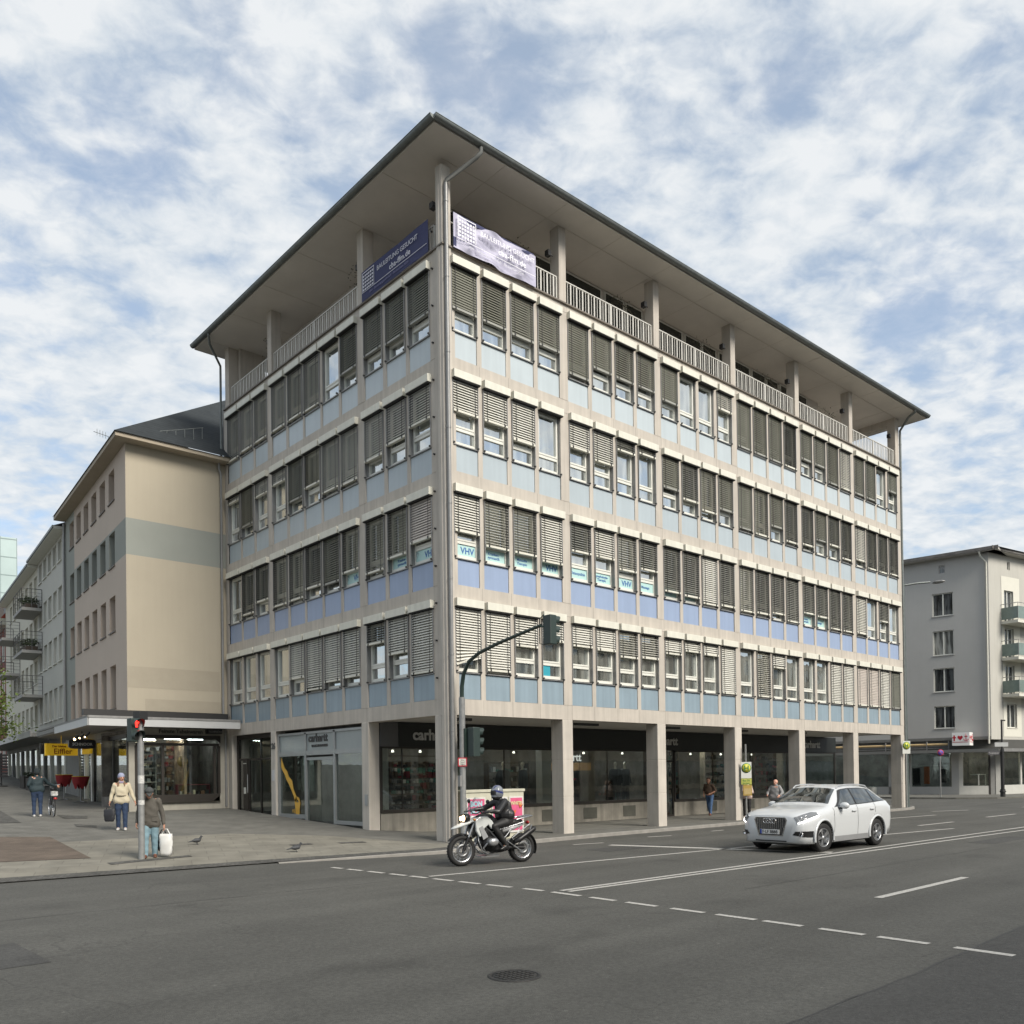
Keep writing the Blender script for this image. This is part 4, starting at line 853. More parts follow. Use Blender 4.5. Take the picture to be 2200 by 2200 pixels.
# spots under the canopy
M_LAMP = mat('lamp_glow', (1, .8, .5), .5, var=0, emit=(1, .72, .38, 6))
b = MB(); b.tube([FS @ Vector((-.5, -1.2, 3.62)), FS @ Vector((-3.2, -1.2, 3.62))], .025, 6)
for x in (-.6, -1.6, -2.6): b.tube([FS @ Vector((x, -1.2, 3.6)), FS @ Vector((x-.1, -1.3, 3.48))], .04, 6)
tr = b.build('lamp_track', M_BLACK, BB)
b = MB(); b.ball(FS @ Vector((-1.7, -1.32, 3.46)), .035, 8); b.ball(FS @ Vector((-2.7, -1.32, 3.46)), .05, 8); b.ball(FS @ Vector((-.7, -1.32, 3.46)), .03, 8); b.build('bulb', M_LAMP, tr)
for x, y, c_ in ((-2.9, 15.3, 1), (-1.9, 15.3, 1), (-1.0, 15.3, 1), (-2.4, 16.6, 0)):
    b = MB(); b.box(x-.3, x+.3, y-.03, y+.03, 3.42, 3.46); b.build('shop_lamp', M_GLOWC if c_ else M_GLOW, BB)
for s_ in (1.2, 3.0, 5.2, 7.0, 8.6, 10.8): b = MB(); b.box(S(s_)-.4, S(s_)+.4, .9, .96, 3.44, 3.48, 0, FS); b.build('shop_lamp', M_GLOW, BB)
# hanging signs
def board(name, label, x, y, z0, z1, wdt, txts, m, mt, rz, group=None, shape=None, th=.12):
    t = thing(name, label, 'shop sign', (x, y, z0), rz, group)
    b = MB(); h = z1-z0
    if shape == 'oval': b.prism([(wdt/2*math.copysign(min(1, abs(math.cos(a))*1.15), math.cos(a)), -th/2, h/2+h/2*math.copysign(min(1, abs(math.sin(a))*1.3), math.sin(a))) for a in [2*math.pi*k/24 for k in range(24)]], (0, th, 0))
    else: b.box(-wdt/2, wdt/2, -th/2, th/2, 0, h)
    b.tube([(0, 0, h), (0, 0, 3.82-z0)], .015, 6) if z1 < 3.8 else None
    o = b.build('board', m, t); fixn(o)
    for tx, sz, px, pz, mm in txts: put_text('lettering', tx, sz, mm, o, Matrix.Translation((px, -th/2-.006, pz)), depth=.006, align='CENTER', font_off=.004)
    return t
M_SY = mat('yellow_sign', (.62, .40, .02), .5, var=.05, emit=(.7, .42, .02, .12)); M_SR = mat('dark_red_letters', (.20, .03, .01), .5, var=0); M_SW = mat('silver_letters', (.42, .42, .42), .5, var=0)
q = FS @ Vector((S(7.6), -1.0, 0)); board('shop_sign', 'yellow shop sign reading Eiffler, hanging crosswise under the canopy', q.x, q.y, 2.95, 3.47, 1.3, [('Eiffler', .32, .05, .08, M_SR), ('Der kleine', .13, -.1, .36, M_SR)], M_SY, M_SR, 0)
q = FS @ Vector((S(6.6), -.16, 0)); board('shop_sign', 'yellow shop sign with orange writing, flat on the wall right of the hanging Eiffler sign', q.x, q.y, 3.0, 3.60, 1.55, [('Der Kleine Eiffler', .19, 0, .2, mat('orange_letters', (.55, .17, .01), .5, var=0))], M_SY, M_SR, th-math.pi)
q = FS @ Vector((S(3.6), -.9, 0)); board('shop_sign', 'dark oval shop sign reading SCHNOOR, hanging by the glass shop corner', q.x, q.y, 3.12, 3.50, 1.0, [('SCHNOOR', .15, 0, .13, M_SW)], mat('navy_sign', (.012, .013, .02), .4, var=.1), M_SW, 0, shape='oval')
q = FS @ Vector((S(11.0), -1.0, 0)); board('shop_sign', 'black hanging shop sign with a faint pale crest, behind the yellow Eiffler sign', q.x, q.y, 3.1, 3.62, .7, [('♥', .3, 0, .12, mat('faint_green', (.08, .09, .06), .5, var=0))], M_BLACK, M_SW, 0)

# ---- pale apartment house with balconies
M_GREYW = mat('pale_grey_render', (.43, .43, .395), .9, var=.05, scale=.5); M_CREAM = mat('cream_render', (.50, .49, .42), .9, var=.05, scale=.5)
M_LTRIM = mat('light_trim', (.58, .58, .53), .7, var=.05)
def far_house(name, label, s0, s1, m, rowz, colx, eave, wdt, roofm, base=.9, shops=True, depth=10, gm=G_CURT, off=0):
    t = thing(name, label, 'building'); b = MB()
    hs = [(S(x), S(x-wdt), z0, z1) for x in colx for z0, z1 in rowz]
    wall_holes(b, S(s1), S(s0), 4.3, eave, hs, M=FS @ Matrix.Translation((0, off, 0)), reveal=.18)
    b.box(S(s1), S(s0), .4+off, depth, 4.3, eave, 0, FS); b.build('wall', m, t)
    b = MB()
    for h in hs: pass
    for h in hs: simple_window(t, FS @ Matrix.Translation((0, off, 0)), h[0], h[1], h[2], h[3], .15, M_WHITE, gm, M_LTRIM, div=2, sillout=.07)
    b = MB(); b.box(S(s1), S(s0)+.0, -.5+off, depth, eave, eave+.14, 0, FS); b.box(S(s1), S(s0), -.56+off, -.5+off, eave+.04, eave+.16, 1, FS)
    rf = b.build('eaves', [M_LTRIM, M_ZINC], t)
    b = MB(); A = [FS @ Vector(p) for p in ((S(s1), -.5+off, eave+.15), (S(s0), -.5+off, eave+.15), (S(s0), depth/2, eave+2.6), (S(s1), depth/2, eave+2.6))]; b.add(A, [(0, 1, 2, 3)]); b.build('roof', roofm, t)
    if shops:
        b = MB(); b.box(S(s1), S(s0), -.0+off, .1+off, 3.7, 4.32, 1, FS)
        x = s0
        k = 0
        while x < s1-.5:
            b.box(S(x+.35), S(x), -.06, .1, base, 3.7, 1 if k % 2 else 0, FS); x += 2.1; k += 1
        b.build('shop_front', [m, MATS['grey_pillar']], t)
        b = MB(); b.box(S(s1), S(s0), .02, .03, base, 3.7, 0, FS); b.build('shop_window', G_SHOP, t)
        b = MB(); b.box(S(s1), S(s0), 2.5, 2.6, base, 3.75, 0, FS); b.build('shop_back_wall', mat('shop_room_grey', (.2, .2, .19), .9, var=.6, scale=2.2), t)
        b = MB(); b.box(S(s1), S(s0), -1.5, -.0, 3.98, 4.16, 0, FS); b.box(S(s1), S(s0), -1.56, -1.5, 3.98, 4.26, 1, FS); b.build('canopy', [M_CAND, M_PIPE], t)
    return t
GH = far_house('apartment_house', 'pale grey apartment house with a white eaves overhang, next to the beige house', 12.32, 20.9, M_GREYW, [(12.82, 13.88), (10.30, 11.56), (7.86, 9.20), (5.02, 6.60)], [14.3+k*1.52 for k in range(5)], 14.05, 1.05, M_SLATE)
CH = far_house('apartment_house', 'cream apartment house with steel balconies, beyond the pale grey house', 20.92, 35, M_CREAM, [(12.4, 13.5), (9.9, 11.1), (7.4, 8.7), (5.0, 6.2)], [22.2+k*1.75 for k in range(7)], 13.9, 1.1, M_SLATE)
def balcony(root, s0, s1, z, out, label=None):
    b = MB(); b.box(S(s1), S(s0), -out, -.01, z-.16, z, 0, FS); f = b.build('balcony', mat('balcony_slab', (.27, .27, .26), .8, var=.1), root)
    b = MB(); M = FS
    def rail(x0, y0, x1, y1):
        for h in (1.02, .82, .62, .42, .22): b.tube([M @ Vector((x0, y0, z+h)), M @ Vector((x1, y1, z+h))], .02 if h > 1 else .009, 5)
        n = max(2, int(math.hypot(x1-x0, y1-y0)/.8))
        for k in range(n+1): px, py = x0+(x1-x0)*k/n, y0+(y1-y0)*k/n; b.tube([M @ Vector((px, py, z)), M @ Vector((px, py, z+1.02))], .018, 5)
    rail(S(s0), -.02, S(s0), -out); rail(S(s0), -out, S(s1), -out); rail(S(s1), -out, S(s1), -.02); b.build('balcony_railing', mat('dark_railing', (.10, .10, .10), .5, metal=.3), f)
    return f
for z in (11.35, 9.02, 6.6): balcony(CH, 19.3, 22.6, z, 1.0)
for z in (10.85, 8.65): balcony(CH, 28.0, 31.0, z, 1.0)
# plants and furniture on the balconies
def leafy(name, label, cat, c, r, n, m, seed, size=.08, group=None, stem=None):
    rg = random.Random(seed); b = MB()
    for k in range(n):
        v = Vector((rg.gauss(0, 1), rg.gauss(0, 1), rg.gauss(0, 1))).normalized()*(rg.random()**.4); p = Vector(c)+Vector((v.x*r[0], v.y*r[1], v.z*r[2]))
        a = Vector((rg.uniform(-1, 1), rg.uniform(-1, 1), rg.uniform(-1, 1))).normalized()*size; d = a.cross(Vector((rg.uniform(-1, 1), rg.uniform(-1, 1), rg.uniform(-1, 1)))).normalized()*size*.55
        b.add([p-a, p+d, p+a, p-d], [(0, 1, 2, 3)])
    return b
M_LEAF = mat('spring_leaves', (.135, .19, .035), .6, var=.35, scale=4); M_LEAFD = mat('dark_leaves', (.035, .05, .02), .6, var=.3, scale=5); M_DRY = mat('dry_vine', (.10, .085, .06), .8, var=.3, scale=6)
for z, sd, lb in ((9.02, 1, 'dark potted plants crowding the middle steel balcony of the cream house'), (11.35, 2, 'dark potted plants on the topmost steel balcony of the cream house')):
    q = FS @ Vector((S(20.6), -.5, z)); t = thing('potted_plant', lb, 'plant', q); b = leafy('', '', '', (0, 0, .55), (.5, .9, .22), 260, M_LEAFD, sd); b.build('leaves', M_LEAFD, t); b = MB(); b.box(-.3, .3, -.7, .7, 0, .3); b.build('pot', mat('brown_pot', (.06, .045, .035), .8), t)
# brick house and glass tower beyond
M_BRICK = mat('red_brick', (.17, .045, .03), .85, var=.3, scale=3); M_REDR = mat('red_roof_edge', (.30, .06, .035), .7, var=.1)
RB = thing('brick_house', 'dark red brick house with a red roof and black dormers, beyond the cream house', 'building')
b = MB(); b.box(S(62), S(35.1), .1, 9, 1.5, 13.2, 0, FS); b.build('wall', M_BRICK, RB)
b = MB(); b.add([FS @ Vector(p) for p in ((S(62), -.3, 13.2), (S(35.1), -.3, 13.2), (S(35.1), 3.4, 18.2), (S(62), 3.4, 18.2), (S(35.1), 9, 18.2), (S(62), 9, 18.2), (S(35.1), 9, 13.2))], [(0, 1, 2, 3), (3, 2, 4, 5), (1, 6, 4, 2)]); b.build('roof', M_REDR, RB)
b = MB(); b.box(S(62), S(35.05), -.5, .1, 12.75, 13.2, 0, FS); b.build('cornice', M_CREAM, RB)
for s_ in (37.5, 41.5, 46, 51): b = MB(); b.box(S(s_+1.2), S(s_), .3, 2.5, 13.9, 15.2, 0, FS); b.build('dormer', M_BLACK, RB)
for s_ in (36.5, 39, 41.5, 44, 47, 50, 53):
    for z in (3, 5.8, 8.2, 10.4): simple_window(RB, FS, S(s_+1.1), S(s_), z, z+1.5, .08, M_WHITE, G_FAR)
GT = thing('glass_tower', 'pale green glass office tower rising far behind the brick house', 'building', (0, 0, 0))
M_TG = mat('tower_glass', (.38, .47, .46), .25, var=.12, scale=.15); M_TL = mat('tower_joints', (.20, .26, .26), .5)
tp = CAMP+Vector((.24, 1.115, 0)).normalized()*170
Mt = Matrix.Translation((tp.x-6.3, tp.y+6.0, 0)) @ Matrix.Rotation(R_(-8), 4, 'Z') @ Matrix.Diagonal((.5, .5, .955, 1))
b = MB(); b.box(0, 15.0, 0, 18, 0, 46.5, 0, Mt); b.build('tower_wall', M_TG, GT)
b = MB()
for k in range(1, 15): b.box(-.05, 15.05, -.05, 18.05, 3.3*k-.12, 3.3*k+.06, 0, Mt)
for x in (0, 5, 10, 15): b.box(x-.1, x+.1, -.08, 18.08, 0, 46.5, 0, Mt)
b.build('mullions', M_TL, GT)

# ---- grey corner building at the far right
RH = thing('corner_house', 'grey rendered five storey corner house with ground floor shops and balconies, across the side street', 'building')
FA = Matrix.Translation((51.3, 4.3, 0)) @ Matrix.Rotation(R_(98-180), 4, 'Z')   # local x = towards the corner; s = -x ; y into the block
FB = Matrix.Translation((51.3, 4.3, 0)) @ Matrix.Rotation(R_(-10), 4, 'Z')
M_RG = mat('mid_grey_render', (.42, .415, .395), .9, var=.05, scale=.4, streak=.015); M_RW = mat('off_white_render', (.43, .42, .38), .9, var=.06, scale=.4, streak=.05); M_RWF = mat('white_window_field', (.58, .57, .50), .9, var=.03)
wz = [(12.98, 14.63), (10.12, 11.9), (7.46, 9.17), (4.80, 6.42)]
b = MB(); hs = [(-3.72, -2.32, z0, z1) for z0, z1 in wz]+[(-3.24, -2.81, 16.06, 16.66)]
wall_holes(b, -16, 0, 3.9, 17.1, hs, M=FA, reveal=.16); b.box(-16, -.3, .4, 12, 3.9, 17.1, 0, FA); b.build('side_wall', M_RG, RH)
for h in hs[:4]: 
    o = simple_window(RH, FA, *h, .13, M_WHITE, G_FAR if h[2] != 10.12 else G_CURT, M_RG, div=2)
    b = MB(); b.tube([FA @ Vector((h[0], -.04, h[2]+.42)), FA @ Vector((h[1], -.04, h[2]+.42))], .012, 5)
    for k in range(13): xx = h[0]+(h[1]-h[0])*k/12; b.tube([FA @ Vector((xx, -.04, h[2])), FA @ Vector((xx, -.04, h[2]+(.42 if h[2] > 5 else 1.5)))], .008, 4)
    b.build('window_guard', M_BLACK, o, FA.inverted() if False else None)
    bpy.context.view_layer
h = hs[4]; simple_window(RH, FA, *h, .1, M_RG, G_FAR)
b = MB(); hb = []
for z0, z1 in ((12.35, 14.6), (9.75, 11.9), (7.15, 9.2)): hb.append((1.9, 3.1, z0, z1))
hb.append((2.0, 3.3, 4.75, 6.45)); hb.append((2.4, 2.75, 16.1, 16.7))
wall_holes(b, 0, 14, 3.9, 17.1, hb, M=FB, reveal=.2); b.box(.3, 14, .4, 12, 3.9, 17.1, 0, FB); b.build('front_wall', M_RW, RH)
b = MB(); fld = [(1.55, 3.5, z0-.1, z1+.35) for z0, z1 in [(h[2], h[3]) for h in hb[:3]]]+[(1.55, 3.9, 4.1, 7.0)]
wall_holes(b, 1.55, 3.9, 4.1, 15.6, hb[:4], y=-.02, M=FB, reveal=.02); b.build('window_field', M_RWF, RH)
for h in hb[:4]: simple_window(RH, FB, *h, .15, M_WHITE, G_FAR, M_RWF, div=2)
simple_window(RH, FB, *hb[4], .1, M_RW, G_FAR)
M_BGL = mat('green_balcony_glass', (.16, .21, .19), .2, var=.15, scale=3)
for z in (12.3, 9.7, 7.1):
    b = MB(); b.box(1.45, 5.2, -1.2, -.01, z-.2, z, 0, FB); f = b.build('balcony', M_RWF, RH)
    b = MB(); b.box(1.5, 5.15, -1.19, -1.17, z+.1, z+.95, 0, FB); b.box(1.5, 1.52, -1.17, -.02, z+.1, z+.95, 0, FB); b.build('balcony_glass', M_BGL, f)
    b = MB(); b.tube([FB @ Vector((1.48, -.02, z+1.2)), FB @ Vector((1.48, -1.2, z+1.2)), FB @ Vector((5.2, -1.2, z+1.2))], .025, 6)
    for x in (1.48, 2.7, 3.9, 5.1): b.tube([FB @ Vector((x, -1.2, z)), FB @ Vector((x, -1.2, z+1.2))], .02, 5)
    b.build('balcony_railing', M_PIPE, f)
b = MB(); b.box(-16, .75, -.62, 12, 17.1, 17.26, 0, FA); b.box(-.3, 14, -.62, 12, 17.1, 17.26, 0, FB)
b.box(-16, .78, -.68, -.62, 17.14, 17.36, 1, FA); b.box(-.62, 14, -.68, -.62, 17.14, 17.36, 1, FB)
A = [FA @ Vector((-16, -.6, 17.3)), FA @ Vector((.7, -.6, 17.3)), FB @ Vector((14, -.6, 17.3)), FB @ Vector((9, 6, 18.2)), FA @ Vector((-10, 6, 18.2))]
b.build('eaves', [mat('far_eaves', (.40, .39, .36), .8), mat('weathered_edge', (.14, .13, .12), .7, var=.5, scale=2)], RH)
b = MB(); b.add([Vector((v.x, v.y, v.z)) for v in A], [(0, 1, 4), (1, 2, 3, 4)]); b.build('roof', M_SLATE, RH)
b = MB(); P_ = [FA @ Vector(v) for v in ((-.45, -.62, 17.1), (-.4, -.5, 16.8), (-.14, -.08, 16.4), (-.14, -.08, 3.6))]; b.tube(P_, .06, 8); b.build('downpipe', M_RWF, RH)
# shops of the corner house (corner is cut back at street level)
b = MB(); b.box(-16, -2.13, -.0, .1, 3.0, 3.9, 1, FA); b.box(-16, -2.13, -.02, .1, 0, .57, 0, FA); b.box(-2.62, -2.13, -.02, .1, .57, 3.0, 0, FA); b.box(-5.5, -5.36, -.01, .1, .57, 3.0, 0, FA); b.box(-7.0, -6.7, -.02, .1, 0, 3.0, 0, FA)
g1 = b.build('shop_front', [M_RG, mat('dark_band', (.07, .07, .065), .7, var=.15)], RH)
b = MB(); b.box(-16, -2.62, .05, .06, .57, 3.0, 0, FA); b.build('shop_window', G_SHOP, RH)
ca = FA @ Vector((-2.15, 0, 0)); cbb = FB @ Vector((1.2, 0, 0)); dvec = (cbb-ca); Lc = math.hypot(dvec.x, dvec.y); FC = Matrix.Translation((ca.x, ca.y, 0)) @ Matrix.Rotation(math.atan2(dvec.y, dvec.x), 4, 'Z')
b = MB(); b.box(0, Lc*.72, -.02, .1, 0, .62, 0, FC); b.box(0, Lc*.10, -.02, .1, .62, 3.0, 0, FC); b.box(Lc*.70, Lc*.74, -.04, .1, .0, 3.0, 1, FC); b.box(Lc*.86, Lc, -.03, .1, 0, 3.0, 0, FC); b.box(Lc*.74, Lc*.86, 0, .1, 0, 3.0, 2, FC); b.box(0, Lc, 0, .1, 3.0, 3.9, 3, FC)
b.box(1.2, 14, -.02, .1, 0, .65, 0, FB); b.box(1.2, 14, 0, .1, 3.0, 3.9, 3, FB); b.box(3.6, 3.8, -.03, .1, .65, 3.0, 0, FB); b.box(1.2, 1.35, -.03, .1, .65, 3.0, 0, FB)
b.build('shop_front', [mat('white_plinth', (.46, .46, .43), .7, var=.06), M_SF, mat('shop_pillar_grey', (.25, .25, .24), .8), MATS['dark_band']], RH)
b = MB(); b.box(Lc*.1, Lc*.7, .05, .06, .62, 3.0, 0, FC); b.box(1.35, 14, .05, .06, .65, 3.0, 0, FB); b.build('shop_window', G_SHOP, RH)
b = MB(); b.box(-16, -2.2, 3.2, 3.3, 0, 3.9, 0, FA); b.box(.5, 14, 3.4, 3.5, 0, 3.9, 0, FB); b.build('shop_back_wall', mat('shop_room_pale', (.2, .2, .19), .9, var=.5, scale=1.5), RH)
b = MB(); b.box(-16, .75, -1.3, .0, 3.02, 3.16, 0, FA); b.box(-.9, 14, -1.3, .0, 3.02, 3.16, 0, FB); b.box(-.9, 14, -1.36, -1.3, 3.0, 3.22, 1, FB); b.box(-16, .7, -1.36, -1.3, 3.0, 3.22, 0, FA); b.build('canopy', [M_CAND, M_PIPE], RH)
b = MB(); b.box(-16, .0, -.08, .0, 3.92, 4.12, 0, FA); b.build('cornice_band', M_CAND, RH)
b = MB(); b.tube([FA @ Vector((-14, -.55, 3.62)), FA @ Vector((-2.7, -.55, 3.62))], .085, 10, 0); b.box(-14, -2.6, -.62, -.5, 3.34, 3.38, 1, FA); b.box(-14, -2.6, -.62, -.5, 3.48, 3.5, 1, FA)
for x in (-13, -10, -7, -4.1, -2.65): b.box(x-.02, x+.02, -.66, -.46, 3.2, 3.85, 1, FA)
b.build('awning', [mat('yellowish_awning', (.50, .36, .18), .7, var=.2, scale=3), M_PIPE], RH)
for x in (-12, -9, -6, -3.6): b = MB(); b.box(x-.5, x+.5, 1.4, 1.46, 3.3, 3.34, 0, FA); b.build('shop_lamp', M_GLOWC, RH)
for x in (1.4, 3.2): b = MB(); b.box(x-.4, x+.4, 1.2, 1.26, 3.3, 3.34, 0, FC); b.build('shop_lamp', M_GLOW, RH)
for x in (3, 6, 9): b = MB(); b.box(x-.4, x+.4, 1.6, 1.66, 3.3, 3.34, 0, FB); b.build('shop_lamp', M_GLOW, RH)
# sign box with symbols
t = thing('sign_box', 'white box sign with a red cross, heart and anchor above the far shop', 'sign')
M_BOXW = mat('white_sign_box', (.66, .66, .64), .5, var=.03, emit=(1, 1, 1, .05)); M_REDS = mat('red_symbol', (.45, .01, .03), .5, var=0)
b = MB(); sx0, sx1, sz0, sz1 = -2.28, -1.15, 3.5, 4.42; b.box(sx0, sx1, -1.12, -.12, sz0, sz1, 0, FA); sb = b.build('box', M_BOXW, t)
def symbols(M, wdt, nm='symbols'):
    b = MB(); sc = wdt/1.2
    b.box(.10*sc, .20*sc, -.01, .0, .32, .72, 0, M); b.box(.02*sc, .28*sc, -.012, -.002, .52, .60, 0, M)
    hp = []
    for k in range(24): a = 2*math.pi*k/24; hx, hz = 16*math.sin(a)**3, 13*math.cos(a)-5*math.cos(2*a)-2*math.cos(3*a)-math.cos(4*a); hp.append(M @ Vector((.56*sc+hx*.0115*sc, -.01, .54+hz*.0125)))
    b.poly(hp)
    b.box(.94*sc, .99*sc, -.01, 0, .34, .72, 0, M); b.box(.86*sc, 1.07*sc, -.012, -.002, .60, .65, 0, M); b.lathe([(.05, 0), (.08, 0)], M @ Vector((.965*sc, -.014, .74)), 'Y', 12)
    arc = [M @ Vector((.965*sc+math.cos(a)*.16*sc, -.012, .46+math.sin(a)*.13)) for a in [math.pi+math.pi*k/10 for k in range(11)]]; b.tube(arc, .02, 5)
    b.box(.02*sc, 1.12*sc, -.01, 0, .22, .255, 0, M)
    return b.build(nm, M_REDS, sb)
symbols(FA @ Matrix.Translation((sx0, -1.125, sz0)), sx1-sx0)
Mside = FA @ Matrix.Translation((sx1+.005, -1.12, sz0)) @ Matrix.Rotation(math.pi/2, 4, 'Z'); symbols(Mside, .95)
# buildings across the main road, behind the viewpoint: they shade the street and show in the panes
_OPP = [('town_house', 'plain grey plaster block across the main road, seen only in window reflections', -40, 8, (.30, .29, .27)), ('town_house', 'tan plaster block across the main road, seen only in window reflections', 9, 60, (.33, .28, .22))]
# ================================================================== opposite side of the main road
M_OPG = glass_mat('opposite_glass', refl=.05, trans=False, dark=(.02, .022, .022))
for k, (nm, lb, x0, x1, colr) in enumerate((('town_house', 'plain grey plaster block across the main road, behind the viewer', -46, 6, (.27, .26, .24)), ('town_house', 'tan plaster block across the main road, behind the viewer', 6.6, 190, (.30, .255, .20)))):
    t = thing(nm, lb, 'building'); Mo = Matrix.Translation((x1, -36, 0)) @ Matrix.Rotation(math.pi, 4, 'Z'); W = x1-x0; H = 15.5-k*.8
    cols = [1.2+i*3.1 for i in range(int((W-2)/3.1))]; rowsz = [4.6, 7.5, 10.4, 13.1-k*.4]
    hs = [(c, c+1.5, z, z+1.5) for c in cols for z in rowsz]
    b = MB(); wall_holes(b, 0, W, RZ, H, hs+[(.8, W-.8, .5, 3.2)], M=Mo, reveal=.2); b.box(0, W, .6, 11, RZ, H, 0, Mo); b.build('wall', mat('opposite_render_%d' % k, colr, .9, var=.06, scale=.4), t)
    b = MB(); [b.box(h[0], h[1], .18, .2, h[2], h[3], 0, Mo) for h in hs+[(.8, W-.8, .5, 3.2)]]; o = b.build('window_glazing', M_OPG, t)
# ================================================================== lights, signs and other street furniture
M_GALV = mat('galvanised_steel', (.27, .275, .27), .5, metal=.4, var=.18, scale=9); M_POLEG = mat('dark_green_pole', (.018, .035, .028), .45, var=.15)
M_SIG = mat('signal_housing', (.022, .038, .034), .5, var=.1); M_SIGB = mat('signal_black', (.008, .008, .008), .5, var=0); M_LENS = mat('unlit_lens', (.03, .03, .03), .15, var=0); M_RED = mat('red_light', (.5, .01, .01), .4, var=0, emit=(1, .015, .01, 5))
def signal_head(root, M, n, h=.27, wd=.26, dp=.2, lens=.1, lit=None, visor=.2, back=False):
    """front of the signal looks along local -y"""
    b = MB(); H = n*h
    b.box(-wd/2, wd/2, -dp/2, dp/2, 0, H-.006)
    hd = b.build('signal_head', M_SIG, root, M); bv = hd.modifiers.new('b', 'BEVEL'); bv.width = .02; bv.segments = 2
    for k in range(n):
        zc = H-(k+.5)*h; b = MB(); b.lathe([(0, -dp/2-.012), (lens, -dp/2-.012), (lens+.01, -dp/2+.001)], (0, 0, zc), 'Y', 20); b.build('lens', M_LENS if (lit is None or True) else M_RED, hd)
        b = MB(); v = []
        for j in range(17):
            a = R_(-35)+R_(250)*j/16; c_, s_ = math.cos(a)*(lens+.018), math.sin(a)*(lens+.018); dd = visor*(.55+.45*math.sin(max(0, min(math.pi, a))))
            v += [(c_, -dp/2, zc+s_), (c_, -dp/2-dd, zc+s_*.96), (c_*1.06, -dp/2-dd, zc+s_*1.02), (c_*1.06, -dp/2, zc+s_*1.06)]
        b.add(v, [(4*j+i, 4*j+(i+1) % 4, 4*j+4+(i+1) % 4, 4*j+4+i) for j in range(16) for i in range(4)], 0, False); b.build('visor', M_SIG, hd)
    return hd
# mast with long curved arm beside the corner pier
t = thing('traffic_light', 'traffic light pole with long curved dark arm and two heads, beside the corner pier', 'traffic light', (.2, -.36, 0))
b = MB(); b.tube([(0, 0, -.02), (0, 0, 4.0)], .085, 14); b.tube([(0, 0, 0), (0, 0, .06)], .11, 14); pole = b.build('pole', M_GALV, t)
arm = [(0, 0, 3.99), (0, -.01, 4.3), (0, -.09, 4.63), (0, -.33, 4.95), (0, -.75, 5.13), (0, -1.5, 5.29), (0, -2.4, 5.43), (0, -3.2, 5.55)]
b = MB(); b.tube(arm, [.06, .058, .055, .052, .05, .047, .044, .04], 12); b.build('arm', M_POLEG, t)
b = MB(); b.tube([(.02, -3.28, 5.8), (.02, -3.12, 5.72), (.02, -3.12, 5.1), (.02, -3.28, 5.06)], .014, 6); b.tube([(0, -3.1, 5.54), (0, -3.3, 5.5)], .03, 6); b.build('bracket', M_POLEG, t)
signal_head(t, Matrix.Translation((.10, -3.40, 5.05)) @ Matrix.Rotation(math.pi/2, 4, 'Z'), 3, h=.245, wd=.27, dp=.22)
signal_head(t, Matrix.Translation((.16, -.30, 2.36)) @ Matrix.Rotation(math.pi/2, 4, 'Z'), 3, h=.27, wd=.27, dp=.24)
b = MB(); b.box(-.02, .12, -.14, .0, 2.36, 3.14); b.build('backplate', M_POLEG, t)
b = MB(); b.box(-.13, .12, -.102, -.09, 2.10, 2.34, 0); b.box(-.10, .09, -.108, -.1025, 2.13, 2.31, 1); sg = b.build('signal_notice', [mat('notice_red', (.42, .02, .04), .5), M_WHITE], t, Matrix.Rotation(R_(-38), 4, 'Z'))
for k, tx in enumerate(('Bitte', 'Signal', 'folgen')): put_text('lettering', tx, .055, M_DARK, sg, Matrix.Translation((-.005, -.111, 2.255-.055*k)), depth=.002, align='CENTER')
b = MB(); b.box(-.13, -.07, -.05, .06, 1.55, 1.85); b.build('push_button_box', M_PIPE, t)
# pedestrian signal
t = thing('pedestrian_light', 'pedestrian light showing a red figure on a worn grey pole', 'traffic light', (-7.88, 1.15, .05))
b = MB(); b.tube([(0, 0, -.05), (0, 0, 3.16)], .068, 16); b.build('pole', M_GALV, t)
b = MB(); b.tube([(0, 0, 1.24), (0, 0, 1.34)], .0705, 14); b.tube([(0, 0, 1.72), (0, 0, 1.9)], .0698, 14); b.build('sticker', mat('sticker_remains', (.5, .5, .48), .8, var=.4, scale=40), t)
b = MB(); b.box(-.11, .11, -.11, .11, 3.16, 3.34); b.build('pole_cap_box', M_BLACK, t, Matrix.Rotation(R_(20), 4, 'Z'))
Mh = Matrix.Translation((-.12, .06, 2.66)) @ Matrix.Rotation(R_(12), 4, 'Z'); hd = signal_head(t, Mh, 2, h=.27, wd=.25, dp=.2, lens=.098, visor=.22)
b = MB(); zc = .405; y = -.118                          # waiting figure
b.ball((-.012, y, zc+.055), .02, 8, sc=(1, .2, 1)); b.box(-.04, .018, y-.002, y+.002, zc-.02, zc+.04); b.box(-.034, -.014, y-.002, y+.002, zc-.075, zc-.02); b.box(-.006, .014, y-.002, y+.002, zc-.075, zc-.02); b.ball((.03, y, zc+.03), .018, 8, sc=(.8, .2, 1.3)); b.build('red_figure', M_RED, hd)
b = MB(); b.tube([(-.05, 0, 2.75), (.0, 0, 2.72)], .02, 6); b.tube([(-.05, 0, 3.1), (0, 0, 3.08)], .02, 6); b.build('bracket', M_SIG, t)
